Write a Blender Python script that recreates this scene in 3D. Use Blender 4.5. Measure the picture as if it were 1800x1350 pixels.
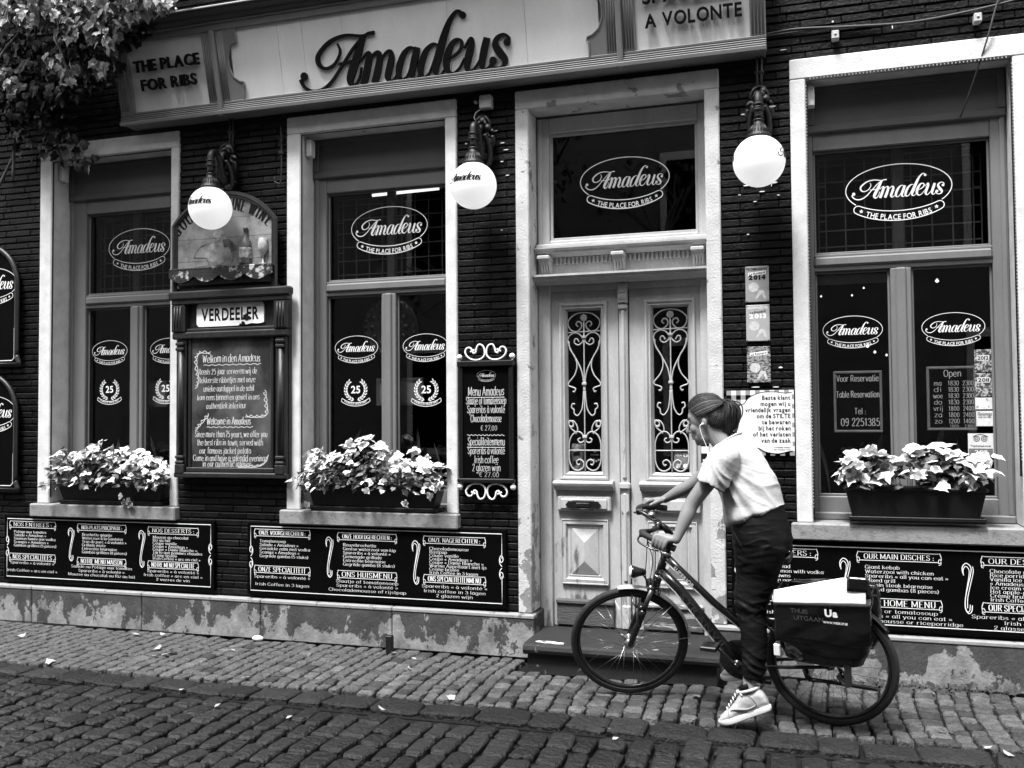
import bpy, bmesh, math, random
from mathutils import Vector, Matrix, noise as mnoise
random.seed(7)
R = math.radians
PI = math.pi
for o in list(bpy.data.objects):
    bpy.data.objects.remove(o)
SC = bpy.context.scene
COL = SC.collection

# ------------------------------------------------------------------ camera
CAM_POS = Vector((0.0, -6.15, 1.629))
c_r = Vector((0.95446, 0.29824, -0.0074954)); c_u = Vector((0.017468, -0.030785, 0.99937)); c_f = Vector((-0.29782, 0.95399, 0.034593))
cam = bpy.data.cameras.new('camera'); cam_o = bpy.data.objects.new('camera', cam); COL.objects.link(cam_o)
cam_o.matrix_world = Matrix(((c_r.x, c_u.x, -c_f.x, CAM_POS.x), (c_r.y, c_u.y, -c_f.y, CAM_POS.y), (c_r.z, c_u.z, -c_f.z, CAM_POS.z), (0, 0, 0, 1)))
cam.sensor_fit = 'HORIZONTAL'; cam.sensor_width = 36; cam.lens = 33.0
cam.clip_start = 0.05; cam.clip_end = 800
SC.camera = cam_o

# ------------------------------------------------------------------ daylight
SUN_EL, SUN_AZ = R(66), R(200)          # soft overcast light from above the street, a little behind and left of the viewer
w = bpy.data.worlds.new('World'); SC.world = w; w.use_nodes = True
nt = w.node_tree; nt.nodes.clear()
sky = nt.nodes.new('ShaderNodeTexSky'); sky.sky_type = 'NISHITA'; sky.sun_disc = False
sky.sun_elevation = SUN_EL; sky.sun_rotation = SUN_AZ
bw = nt.nodes.new('ShaderNodeRGBToBW'); bg = nt.nodes.new('ShaderNodeBackground'); ow = nt.nodes.new('ShaderNodeOutputWorld')
bg.inputs['Strength'].default_value = 0.15
nt.links.new(sky.outputs[0], bw.inputs[0]); nt.links.new(bw.outputs[0], bg.inputs['Color']); nt.links.new(bg.outputs[0], ow.inputs['Surface'])
sun = bpy.data.lights.new('sun', 'SUN'); sun.energy = 1.5; sun.angle = R(13); sun.color = (1, 1, 1)
sun_o = bpy.data.objects.new('sun', sun); COL.objects.link(sun_o)
sd = Vector((math.sin(SUN_AZ) * math.cos(SUN_EL), math.cos(SUN_AZ) * math.cos(SUN_EL), math.sin(SUN_EL)))   # towards the sun
sun_o.rotation_euler = sd.to_track_quat('Z', 'Y').to_euler()
sun_o.location = (0, -4, 12)
SC.view_settings.view_transform = 'Standard'; SC.view_settings.look = 'None'; SC.view_settings.gamma = 1.0
SC.view_settings.use_curve_mapping = False
SC.view_settings.exposure = 2.4
SC.render.engine = 'CYCLES'
try:
    SC.cycles.max_bounces = 8; SC.cycles.transparent_max_bounces = 12; SC.cycles.caustics_reflective = False; SC.cycles.caustics_refractive = False
except Exception:
    pass

# ------------------------------------------------------------------ materials (black and white photograph: greys only)
def mat(name, col, rough=0.6, var=0.2, scale=6.0, bump=0.0, bscale=60.0, objvar=0.0, spec=0.4, metal=0.0, grain=0.08, gscale=180.0, stretch=None, bdist=0.01):
    m = bpy.data.materials.new(name); m.use_nodes = True
    t = m.node_tree; N = t.nodes; L = t.links
    b = N['Principled BSDF']
    b.inputs['Roughness'].default_value = rough; b.inputs['Metallic'].default_value = metal
    b.inputs['Specular IOR Level'].default_value = spec
    geo = N.new('ShaderNodeNewGeometry')
    pos = geo.outputs['Position']
    if stretch:
        mp = N.new('ShaderNodeMapping'); mp.inputs['Scale'].default_value = stretch
        L.new(pos, mp.inputs['Vector']); pos = mp.outputs[0]
    def noise(sc, det=5.0, ro=0.6):
        n = N.new('ShaderNodeTexNoise'); n.inputs['Scale'].default_value = sc; n.inputs['Detail'].default_value = det; n.inputs['Roughness'].default_value = ro
        L.new(pos, n.inputs['Vector']); return n.outputs[0]
    def mrange(src, lo, hi, a=0.25, bb=0.75):
        r = N.new('ShaderNodeMapRange'); r.inputs['From Min'].default_value = a; r.inputs['From Max'].default_value = bb
        r.inputs['To Min'].default_value = lo; r.inputs['To Max'].default_value = hi; L.new(src, r.inputs['Value']); return r.outputs[0]
    def mul(x, y):
        q = N.new('ShaderNodeMath'); q.operation = 'MULTIPLY'
        L.new(x, q.inputs[0])
        if isinstance(y, (int, float)): q.inputs[1].default_value = y
        else: L.new(y, q.inputs[1])
        return q.outputs[0]
    v = mul(mrange(noise(scale), 1 - var, 1 + var), col)
    if grain: v = mul(v, mrange(noise(gscale, 3.0), 1 - grain, 1 + grain))
    if objvar:
        oi = N.new('ShaderNodeObjectInfo'); v = mul(v, mrange(oi.outputs['Random'], 1 - objvar, 1 + objvar, 0, 1))
    m['v'] = 1
    L.new(v, b.inputs['Base Color'])
    if bump:
        bp = N.new('ShaderNodeBump'); bp.inputs['Strength'].default_value = bump; bp.inputs['Distance'].default_value = bdist
        L.new(noise(bscale, 6.0), bp.inputs['Height']); L.new(bp.outputs[0], b.inputs['Normal'])
    return m

def worn(name, a, c, scale, thr, soft=0.02, rough=0.75, zlow=None, zhigh=None, zamt=0.0, bump=0.4, bscale=70, seed=0.0, stretch=(1, 1, 1), va=.2):
    """paint (a) flaking off to what lies beneath (c): a sharp threshold on noise, optionally more wear low down"""
    m = bpy.data.materials.new(name); m.use_nodes = True
    t = m.node_tree; N = t.nodes; L = t.links; b = N['Principled BSDF']
    b.inputs['Roughness'].default_value = rough; b.inputs['Specular IOR Level'].default_value = 0.3
    geo = N.new('ShaderNodeNewGeometry'); mp = N.new('ShaderNodeMapping'); mp.inputs['Location'].default_value = (seed, seed * 1.7, seed * .3); mp.inputs['Scale'].default_value = stretch
    L.new(geo.outputs['Position'], mp.inputs['Vector'])
    def noise(sc, det=8.0, ro=0.62):
        n = N.new('ShaderNodeTexNoise'); n.inputs['Scale'].default_value = sc; n.inputs['Detail'].default_value = det; n.inputs['Roughness'].default_value = ro
        L.new(mp.outputs[0], n.inputs['Vector']); return n.outputs[0]
    f = noise(scale)
    if zamt:
        sp = N.new('ShaderNodeSeparateXYZ'); L.new(geo.outputs['Position'], sp.inputs[0])
        r = N.new('ShaderNodeMapRange'); r.inputs['From Min'].default_value = zlow; r.inputs['From Max'].default_value = zhigh
        r.inputs['To Min'].default_value = zamt; r.inputs['To Max'].default_value = 0; L.new(sp.outputs['Z'], r.inputs['Value'])
        ad = N.new('ShaderNodeMath'); L.new(f, ad.inputs[0]); L.new(r.outputs[0], ad.inputs[1]); f = ad.outputs[0]
    mr = N.new('ShaderNodeMapRange'); mr.inputs['From Min'].default_value = thr - soft; mr.inputs['From Max'].default_value = thr + soft; L.new(f, mr.inputs['Value'])
    n2 = noise(9.0); n3 = noise(160.0, 3)
    def shade(col, va):
        r1 = N.new('ShaderNodeMapRange'); r1.inputs['From Min'].default_value = .25; r1.inputs['From Max'].default_value = .75
        r1.inputs['To Min'].default_value = col * (1 - va); r1.inputs['To Max'].default_value = col * (1 + va); L.new(n2, r1.inputs['Value'])
        r2 = N.new('ShaderNodeMapRange'); r2.inputs['From Min'].default_value = .25; r2.inputs['From Max'].default_value = .75
        r2.inputs['To Min'].default_value = .88; r2.inputs['To Max'].default_value = 1.12; L.new(n3, r2.inputs['Value'])
        q = N.new('ShaderNodeMath'); q.operation = 'MULTIPLY'; L.new(r1.outputs[0], q.inputs[0]); L.new(r2.outputs[0], q.inputs[1]); return q.outputs[0]
    mx = N.new('ShaderNodeMix'); L.new(mr.outputs[0], mx.inputs[0]); L.new(shade(a, va), mx.inputs[2]); L.new(shade(c, va * 1.4), mx.inputs[3])
    L.new(mx.outputs[0], b.inputs['Base Color'])
    h = N.new('ShaderNodeMath'); h.operation = 'MULTIPLY_ADD'; L.new(mr.outputs[0], h.inputs[0]); h.inputs[1].default_value = -0.5; L.new(noise(bscale, 6), h.inputs[2])
    bp = N.new('ShaderNodeBump'); bp.inputs['Strength'].default_value = bump; bp.inputs['Distance'].default_value = 0.008
    L.new(h.outputs[0], bp.inputs['Height']); L.new(bp.outputs[0], b.inputs['Normal'])
    return m

def emit(name, col, strength, base=0.8):
    m = mat(name, base, 0.3, 0.02)
    b = m.node_tree.nodes['Principled BSDF']; b.inputs['Emission Color'].default_value = (col, col, col, 1); b.inputs['Emission Strength'].default_value = strength
    return m

def glass(name, tint=0.85, ior=1.45, refl=1.0):
    m = bpy.data.materials.new(name); m.use_nodes = True; t = m.node_tree; N = t.nodes; L = t.links
    N.remove(N['Principled BSDF']); out = N['Material Output']
    tr = N.new('ShaderNodeBsdfTransparent'); tr.inputs[0].default_value = (tint, tint, tint, 1)
    gl = N.new('ShaderNodeBsdfGlossy'); gl.inputs['Roughness'].default_value = 0.01; gl.inputs[0].default_value = (refl, refl, refl, 1)
    lw = N.new('ShaderNodeLayerWeight'); lw.inputs['Blend'].default_value = 0.5      # facing: the same from both sides of the pane
    pw = N.new('ShaderNodeMath'); pw.operation = 'POWER'; pw.inputs[1].default_value = 5.0; L.new(lw.outputs['Facing'], pw.inputs[0])
    r0 = ((ior - 1) / (ior + 1)) ** 2
    fr = N.new('ShaderNodeMath'); fr.operation = 'MULTIPLY_ADD'; fr.inputs[1].default_value = 1 - r0; fr.inputs[2].default_value = r0; L.new(pw.outputs[0], fr.inputs[0])
    mx = N.new('ShaderNodeMixShader'); L.new(fr.outputs[0], mx.inputs[0]); L.new(tr.outputs[0], mx.inputs[1]); L.new(gl.outputs[0], mx.inputs[2]); L.new(mx.outputs[0], out.inputs['Surface'])
    return m

M = {}
M['brick'] = mat('black_glazed_brick', 0.0062, 0.42, 0.6, 14, 0.7, 55, 0.8, 0.13, grain=.25, gscale=90)
M['mortar'] = mat('dark_mortar', 0.005, 0.9, 0.3, 20)
M['stone'] = worn('white_painted_stone', 0.60, 0.24, 7.0, 0.70, .015, zlow=0.2, zhigh=1.9, zamt=0.10, bump=.35)
M['stone_worn'] = worn('flaking_painted_stone', 0.52, 0.22, 7.0, 0.625, .012, zlow=0.1, zhigh=1.6, zamt=0.12, bump=.6)
M['sill'] = worn('grey_sill_stone', 0.25, 0.13, 18.0, 0.6, .1, bump=.4)
M['plinth'] = worn('peeling_plinth', 0.055, 0.21, 5.5, 0.585, .012, va=.45, rough=.85, zlow=0.05, zhigh=0.24, zamt=0.15, bump=.7, stretch=(1, 1, .7), seed=3.0)
M['plinth_cap'] = worn('plinth_top_coat', 0.26, 0.12, 9.0, 0.62, .01, rough=.85, bump=.5, seed=5)
M['frame'] = mat('grey_window_paint', 0.155, 0.5, 0.14, 5, 0.12, 90, stretch=(1, 1, .3))
M['shutter'] = mat('grey_shutter_paint', 0.085, 0.55, 0.12, 4, 0.08, 60)
M['door'] = worn('pale_door_paint', 0.42, 0.12, 6.0, 0.70, .03, rough=.5, zlow=0.15, zhigh=1.0, zamt=0.17, bump=.2, stretch=(1, 1, .25), seed=9)
M['kick'] = worn('bare_weathered_wood', 0.08, 0.32, 6.0, 0.60, .02, rough=.7, bump=.8, stretch=(.35, 1, 2.4), seed=2)
M['step'] = worn('worn_step_stone', 0.020, 0.30, 7.0, 0.66, .02, rough=.7, bump=.5)
M['sign_panel'] = mat('cream_sign_panel', 0.74, 0.5, 0.10, 3, 0.05, 80, stretch=(1.5, 1, .4))
M['sign_frame'] = mat('grey_sign_frame', 0.175, 0.5, 0.12, 5, 0.05, 80)
M['sign_crown'] = mat('lead_cornice', 0.05, 0.5, 0.2, 6)
M['sign_edge'] = mat('zinc_edge', 0.55, 0.35, 0.2, 6)
M['black'] = mat('black_paint', 0.006, 0.45, 0.2, 10, spec=.25)
M['letter_black'] = mat('black_letter_paint', 0.004, 0.5, 0.1, 10, spec=.15)
M['iron'] = mat('black_cast_iron', 0.006, 0.42, 0.3, 25, 0.5, 90, spec=.4)
M['white'] = mat('white_print', 0.80, 0.5, 0.06, 15)
M['decal'] = mat('white_window_vinyl', 0.80, 0.45, 0.05, 15)
M['board'] = mat('black_board', 0.002, 0.6, 0.3, 8, spec=.03)
M['chalk'] = mat('chalk_paint', 0.52, 0.8, 0.3, 60)
M['dark_wood'] = mat('dark_varnished_wood', 0.016, 0.4, 0.45, 9, 0.25, 60, stretch=(3, 3, .5))
M['slate'] = worn('streaky_slate', 0.022, 0.10, 3.6, 0.52, .13, rough=.4, bump=.05, stretch=(1, 1, .7))
M['enamel'] = worn('chipped_white_enamel', 0.80, 0.78, 4.0, 0.9, .02, rough=.25, bump=.05)
M['cream_wood'] = worn('painted_sign_wood', 0.25, 0.12, 7.0, 0.55, .12, rough=.6, bump=.3, seed=11)
M['grille'] = mat('pale_grille_paint', 0.42, 0.5, 0.2, 30, 0.2, 150)
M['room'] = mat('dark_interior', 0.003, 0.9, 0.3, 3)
M['came'] = mat('lead_came', 0.05, 0.5, 0.3, 12)
M['pane'] = glass('window_glass', .8, 1.5, .9)
M['lead_glass'] = glass('leaded_glass', .55, 1.3, .7)
M['globe'] = emit('lit_opal_globe', 1.0, 0.13, 0.55)
M['tube'] = emit('lit_tube', 1.0, .35)
M['bulb'] = emit('lit_bulb', 1.0, .4)
M['plastic'] = mat('black_planter_plastic', 0.008, 0.38, 0.25, 12, 0.08, 120)
M['soil'] = mat('potting_soil', 0.02, 0.95, 0.4, 40, 0.6, 80)
M['bed'] = worn('joint_sand', 0.002, 0.07, 3.0, 0.66, .06, rough=.95, bump=.8, bscale=120)
M['sett_pale'] = mat('granite_sett', 0.072, 0.62, 0.5, 16, 1.0, 40, 0.55, bdist=.025, grain=.6, gscale=130, spec=.25)
M['sett_dark'] = mat('porphyry_sett', 0.0078, 0.42, 0.5, 14, 1.0, 34, 0.75, bdist=.025, grain=.6, gscale=120, spec=.42)
M['kerb'] = mat('dark_kerb_sett', 0.013, 0.48, 0.45, 10, 1.0, 34, 0.5, bdist=.025, grain=.6, gscale=120, spec=.3)
M['ground'] = mat('street_bed', 0.05, 0.9, 0.3, 2)
M['cable'] = mat('cable_sheath', 0.05, 0.5, 0.1, 20)
M['pale_plastic'] = mat('aged_pale_plastic', 0.45, 0.5, 0.2, 20)
M['bead'] = mat('clear_led_bead', 0.45, 0.2, 0.1, 20)
M['oppo'] = mat('opposite_brick', 0.12, 0.8, 0.25, 3)

# ------------------------------------------------------------------ mesh builder
_CH = []
for ax in range(3):
    o1, o2 = [k for k in range(3) if k != ax]
    for s in (-1, 1):
        q = []
        for a, b_ in ((-1, -1), (1, -1), (1, 1), (-1, 1)):
            sg = [0, 0, 0]; sg[ax] = s; sg[o1] = a; sg[o2] = b_; q.append((tuple(sg), ax))
        _CH.append(q)
for a in range(3):
    for b_ in range(a + 1, 3):
        c_ = 3 - a - b_
        for sa in (-1, 1):
            for sb in (-1, 1):
                def S(sc):
                    v = [0, 0, 0]; v[a] = sa; v[b_] = sb; v[c_] = sc; return tuple(v)
                _CH.append([(S(-1), a), (S(1), a), (S(1), b_), (S(-1), b_)])
for sx in (-1, 1):
    for sy in (-1, 1):
        for sz in (-1, 1):
            _CH.append([((sx, sy, sz), 0), ((sx, sy, sz), 1), ((sx, sy, sz), 2)])

class MB:
    def __init__(s): s.v = []; s.f = []; s.sm = []; s.xf = None
    def add(s, vs, fs, smooth=False):
        b0 = len(s.v)
        if s.xf is not None: vs = [s.xf @ Vector(p) for p in vs]
        s.v += [tuple(p) for p in vs]
        for f in fs: s.f.append(tuple(i + b0 for i in f)); s.sm.append(smooth)
        return s
    def box(s, x0, x1, y0, y1, z0, z1, c=0.0):
        cx, cy, cz = (x0 + x1) / 2, (y0 + y1) / 2, (z0 + z1) / 2
        h = (abs(x1 - x0) / 2, abs(y1 - y0) / 2, abs(z1 - z0) / 2)
        if c <= 0:
            vs = [(cx + a * h[0], cy + b * h[1], cz + d * h[2]) for a in (-1, 1) for b in (-1, 1) for d in (-1, 1)]
            return s.add(vs, [(0, 1, 3, 2), (4, 6, 7, 5), (0, 4, 5, 1), (2, 3, 7, 6), (0, 2, 6, 4), (1, 5, 7, 3)])
        c = min(c, min(h) * .8)
        key = {}; vs = []; fs = []
        for q in _CH:
            idx = []
            for sg, ax in q:
                k = (sg, ax)
                if k not in key:
                    key[k] = len(vs)
                    p = [sg[i] * (h[i] if i == ax else h[i] - c) for i in range(3)]
                    vs.append((cx + p[0], cy + p[1], cz + p[2]))
                idx.append(key[k])
            P = [Vector(vs[i]) - Vector((cx, cy, cz)) for i in idx]
            n = (P[1] - P[0]).cross(P[2] - P[0])
            if n.dot(P[0] + P[1] + P[2]) < 0: idx.reverse()
            fs.append(idx)
        return s.add(vs, fs)
    def prism(s, poly, y0, y1, plane='xz'):
        """extrude a 2D polygon (x,z) from y0 (front) to y1; plane 'yz' extrudes (y,z) along x; 'xy' along z"""
        n = len(poly)
        def P(a, b, d): return (a, d, b) if plane == 'xz' else ((d, a, b) if plane == 'yz' else (a, b, d))
        vs = [P(a, b, y0) for a, b in poly] + [P(a, b, y1) for a, b in poly]
        fs = [tuple(range(n)), tuple(reversed(range(n, 2 * n)))] + [(i, i + n, (i + 1) % n + n, (i + 1) % n) for i in range(n)]
        return s.add(vs, fs)
    def tube(s, path, r, seg=8, cap=True, smooth=True, flat=None, closed=False):
        path = [Vector(p) for p in path]; n = len(path)
        rr = r if isinstance(r, (list, tuple)) else [r] * n
        vs = []; up = None
        for i, p in enumerate(path):
            if closed: t = path[(i + 1) % n] - path[i - 1]
            else: t = path[min(i + 1, n - 1)] - path[max(i - 1, 0)]
            if t.length < 1e-9: t = Vector((0, 0, 1))
            t.normalize()
            if up is None: up = t.orthogonal().normalized()
            a = up - t * up.dot(t)
            if a.length < 1e-6: a = t.orthogonal()
            a.normalize(); up = a; b = t.cross(a)
            for k in range(seg):
                an = 2 * PI * k / seg
                vs.append(p + (a * math.cos(an) + b * math.sin(an)) * rr[i])
        fs = []
        m = n if closed else n - 1
        for i in range(m):
            j = (i + 1) % n
            for k in range(seg):
                fs.append((i * seg + k, i * seg + (k + 1) % seg, j * seg + (k + 1) % seg, j * seg + k))
        if cap and not closed:
            fs.append(tuple(reversed(range(seg)))); fs.append(tuple((n - 1) * seg + k for k in range(seg)))
        return s.add(vs, fs, smooth)
    def loft(s, secs, seg=16, cap=True, smooth=True):
        """secs: (centre, axis_a, axis_b) ellipses; or with a power for squareness"""
        vs = []; n = len(secs)
        for sec in secs:
            c, a, b = Vector(sec[0]), Vector(sec[1]), Vector(sec[2])
            for k in range(seg):
                an = 2 * PI * k / seg; vs.append(c + a * math.cos(an) + b * math.sin(an))
        fs = [(i * seg + k, i * seg + (k + 1) % seg, (i + 1) * seg + (k + 1) % seg, (i + 1) * seg + k) for i in range(n - 1) for k in range(seg)]
        if cap: fs += [tuple(reversed(range(seg))), tuple((n - 1) * seg + k for k in range(seg))]
        return s.add(vs, fs, smooth)
    def lathe(s, prof, o=(0, 0, 0), ax=(0, 0, 1), seg=20, smooth=True):
        """prof: list of (radius, height along the axis)"""
        ax = Vector(ax).normalized(); a = ax.orthogonal().normalized(); b = ax.cross(a); o = Vector(o)
        vs = []; n = len(prof)
        for r, h in prof:
            for k in range(seg):
                an = 2 * PI * k / seg; vs.append(o + ax * h + (a * math.cos(an) + b * math.sin(an)) * r)
        fs = [(i * seg + k, i * seg + (k + 1) % seg, (i + 1) * seg + (k + 1) % seg, (i + 1) * seg + k) for i in range(n - 1) for k in range(seg)]
        fs += [tuple(reversed(range(seg))), tuple((n - 1) * seg + k for k in range(seg))]
        return s.add(vs, fs, smooth)
    def sphere(s, o, r, seg=16, rings=10, sq=(1, 1, 1), rot=None):
        o = Vector(o); vs = []
        for i in range(rings + 1):
            th = PI * i / rings
            for k in range(seg):
                an = 2 * PI * k / seg
                p = Vector((math.sin(th) * math.cos(an) * sq[0], math.sin(th) * math.sin(an) * sq[1], math.cos(th) * sq[2])) * r
                if rot is not None: p = rot @ p
                vs.append(o + p)
        fs = [(i * seg + k, (i + 1) * seg + k, (i + 1) * seg + (k + 1) % seg, i * seg + (k + 1) % seg) for i in range(rings) for k in range(seg)]
        return s.add(vs, fs, True)
    def mesh(s, name):
        me = bpy.data.meshes.new(name); me.from_pydata(s.v, [], s.f)
        me.polygons.foreach_set('use_smooth', s.sm); me.update(); return me
    def build(s, name, m, parent=None, loc=None, fix=True, weld=False):
        me = s.mesh(name)
        if fix:
            bm = bmesh.new(); bm.from_mesh(me)
            if weld: bmesh.ops.remove_doubles(bm, verts=bm.verts, dist=1e-5)
            bmesh.ops.recalc_face_normals(bm, faces=bm.faces); bm.to_mesh(me); bm.free()
        me.materials.append(m)
        return link(name, me, parent, loc)

def link(name, me, parent=None, loc=None):
    o = bpy.data.objects.new(name, me); COL.objects.link(o)
    if loc is not None: o.location = loc
    if parent is not None: o.parent = parent
    return o
def tag(o, label=None, cat=None, group=None, kind=None):
    if label: o['label'] = label
    if cat: o['category'] = cat
    if group: o['group'] = group
    if kind: o['kind'] = kind
    return o
def empty(name, loc=(0, 0, 0), label=None, cat=None, group=None, rot=None):
    o = bpy.data.objects.new(name, None); COL.objects.link(o); o.location = loc; o.empty_display_size = .1
    if rot: o.rotation_euler = rot
    return tag(o, label, cat, group)
def copy_tree(o, parent=None):
    c = o.copy(); COL.objects.link(c); c.parent = parent
    for ch in list(o.children): copy_tree(ch, c)
    return c
def crom(pts, n=6, closed=False):
    """Catmull-Rom through points of any dimension"""
    pts = [tuple(p) for p in pts]; N_ = len(pts); out = []
    segs = N_ if closed else N_ - 1
    for i in range(segs):
        if closed: p0, p1, p2, p3 = pts[i - 1], pts[i], pts[(i + 1) % N_], pts[(i + 2) % N_]
        else: p0, p1, p2, p3 = pts[max(i - 1, 0)], pts[i], pts[i + 1], pts[min(i + 2, N_ - 1)]
        for k in range(n):
            t = k / n
            out.append(tuple(.5 * (2 * b + (c - a) * t + (2 * a - 5 * b + 4 * c - d) * t * t + (3 * b - a - 3 * c + d) * t ** 3) for a, b, c, d in zip(p0, p1, p2, p3)))
    if not closed: out.append(pts[-1])
    return out

# ------------------------------------------------------------------ lettering
def ribbon(mb, pts, T, depth=0.0, caps=True):
    """pts: (x, z, width) in a drawing plane; T(x, z, d) -> 3D point, d towards the viewer"""
    n = len(pts); Lf = []; Rt = []
    for i, (x, z, wd) in enumerate(pts):
        a = pts[max(i - 1, 0)]; b = pts[min(i + 1, n - 1)]
        tx, tz = b[0] - a[0], b[1] - a[1]; l = math.hypot(tx, tz) or 1.0
        nx, nz = -tz / l, tx / l
        Lf.append((x + nx * wd / 2, z + nz * wd / 2)); Rt.append((x - nx * wd / 2, z - nz * wd / 2))
    vs = [T(*p, depth) for p in Lf] + [T(*p, depth) for p in Rt]
    fs = [(i, i + 1, n + i + 1, n + i) for i in range(n - 1)]
    if depth:
        vs += [T(*p, 0) for p in Lf] + [T(*p, 0) for p in Rt]; k = 2 * n
        fs += [(i, k + i, k + i + 1, i + 1) for i in range(n - 1)] + [(n + i, n + i + 1, k + n + i + 1, k + n + i) for i in range(n - 1)]
        fs += [(0, n, k + n, k), (n - 1, k + n - 1, k + 2 * n - 1, 2 * n - 1)]
    mb.add(vs, fs)
def disc(mb, x, z, r, T, depth=0.0, seg=10):
    vs = [T(x + r * math.cos(2 * PI * k / seg), z + r * math.sin(2 * PI * k / seg), depth) for k in range(seg)]
    fs = [tuple(range(seg))]
    if depth:
        vs += [T(x + r * math.cos(2 * PI * k / seg), z + r * math.sin(2 * PI * k / seg), 0) for k in range(seg)]
        fs += [(k, k + seg, (k + 1) % seg + seg, (k + 1) % seg) for k in range(seg)]
    mb.add(vs, fs)
# the house script: strokes of (x, y, width), traced flat, y down, baseline sloping as drawn
_SC = {
 'A': [[(735,560,20),(700,564,17),(665,575,15),(560,570,16),(465,602,20),(395,665,26),(386,705,28),(402,730,22),(435,738,16),(480,718,14),(512,680,13),(524,645,12),(512,612,9)],
       [(672,572,12),(600,640,14),(520,735,15),(455,808,17),(390,850,18),(325,855,18),(283,830,18),(267,795,20)],
       [(672,575,26),(645,630,40),(612,700,48),(578,768,48),(566,805,40),(578,828,24),(600,822,14),(625,785,12),(640,735,9)],
       [(508,716,12),(580,705,15),(652,690,12)]],
 'm': [[(642,705,8),(668,672,12),(692,662,20),(690,690,38),(668,760,42),(642,826,40)],
       [(672,742,8),(712,678,12),(745,660,20),(752,688,36),(735,750,42),(708,818,40)],
       [(738,735,8),(782,672,12),(815,656,20),(820,690,36),(800,750,40),(788,790,34),(800,810,18),(825,798,10),(848,765,7)]],
 'a': [[(962,648,10),(930,640,13),(893,672,30),(862,732,38),(852,782,30),(868,804,16),(900,785,11),(935,720,10),(958,668,9)],
       [(972,640,34),(950,705,42),(930,765,36),(934,795,20),(955,796,11),(985,762,8)]],
 'd': [[(1088,630,10),(1060,626,13),(1020,660,30),(988,722,38),(978,772,30),(994,794,16),(1026,772,11),(1060,708,10),(1082,655,9)],
       [(1236,485,16),(1222,468,15),(1196,476,18),(1158,525,30),(1122,600,42),(1086,690,44),(1064,750,38),(1068,780,20),(1090,782,11),(1118,750,8)]],
 'e': [[(1124,706,9),(1165,692,12),(1208,660,16),(1222,626,18),(1206,606,14),(1172,622,26),(1140,678,40),(1126,735,38),(1138,770,22),(1165,774,14),(1200,745,10),(1228,700,7)]],
 'u': [[(1232,650,8),(1258,615,12),(1276,606,22),(1272,640,38),(1250,700,42),(1240,745,34),(1254,768,16),(1284,748,11),(1325,690,10),(1348,640,9)],
       [(1360,602,36),(1338,670,42),(1322,728,36),(1328,758,18),(1350,755,11),(1378,722,8)]],
 's': [[(1466,630,20),(1478,606,14),(1452,588,13),(1415,604,22),(1402,640,36),(1425,680,44),(1448,712,36),(1438,742,20),(1408,754,14),(1378,745,13),(1372,722,18)]]}
_BALL = {'A': [(292, 778, 22)], 'd': [(1238, 488, 18)], 's': [(1466, 628, 18), (1384, 716, 20)]}
def _sc(x, y, wd=0): return ((x - 882) / 697, (680 - (y + .095 * (x - 880))) / 697, wd / 697)
def script_letter(mb, ch, T, depth=0.0, bold=1.0, n=5):
    k = 0
    for st in _SC[ch]:
        p = crom([_sc(*q) for q in st], n)
        k += 1
        ribbon(mb, [(a, b, max(c, .006) * bold) for a, b, c in p], (lambda x, z, d, k=k: T(x, z, d + k * .0003)), depth)
    for q in _BALL.get(ch, []):
        a, b, r = _sc(*q); disc(mb, a, b, r, lambda x, z, d: T(x, z, d + .0001), depth)
def script(mb, T, bold=1.0, n=5):
    for ch in 'Amadeus'[:3] + 'deus': script_letter(mb, ch, T, 0, bold, n)

_BF = {}
_cv = bpy.data.curves.new('lettering_source', 'FONT'); _cv.size = 1.0; _cv.resolution_u = 3
_co = bpy.data.objects.new('lettering_source', _cv)
def bgeo(ch, ext=0.0, off=0.0):
    k = (ch, ext, off)
    if k not in _BF:
        _cv.body = ch; _cv.extrude = ext; _cv.offset = off
        me = bpy.data.meshes.new_from_object(_co)
        vs = [tuple(v.co) for v in me.vertices]; fs = [tuple(p.vertices) for p in me.polygons]
        xs = [v[0] for v in vs] or [0]
        _BF[k] = (vs, fs, min(xs), max(xs)); bpy.data.meshes.remove(me)
    return _BF[k]
_H = bgeo('H'); BCAP = max(v[1] for v in _H[0])
def blayout(text, off=0.0, track=0.10):
    """sans lettering laid out in units of cap height: list of (char, x), total width"""
    x = 0.0; out = []
    for ch in text:
        if ch == ' ': x += .42; continue
        vs, fs, a, b = bgeo(ch, 0, off); out.append((ch, x - a / BCAP)); x += (b - a) / BCAP + track
    return out, max(x - track, .01)
def sans(mb, text, x, z, h, T, align='l', width=None, off=0.0, ext=0.0, track=0.10):
    lay, wd = blayout(text, off, track)
    sx = h if width is None else width / wd
    x0 = x if align == 'l' else (x - wd * sx if align == 'r' else x - wd * sx / 2)
    for ch, cx in lay:
        vs, fs, a, b = bgeo(ch, 0, off)
        mb.add([T(x0 + (cx + v[0] / BCAP) * sx, z + v[1] / BCAP * h, ext) for v in vs], fs)

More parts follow.
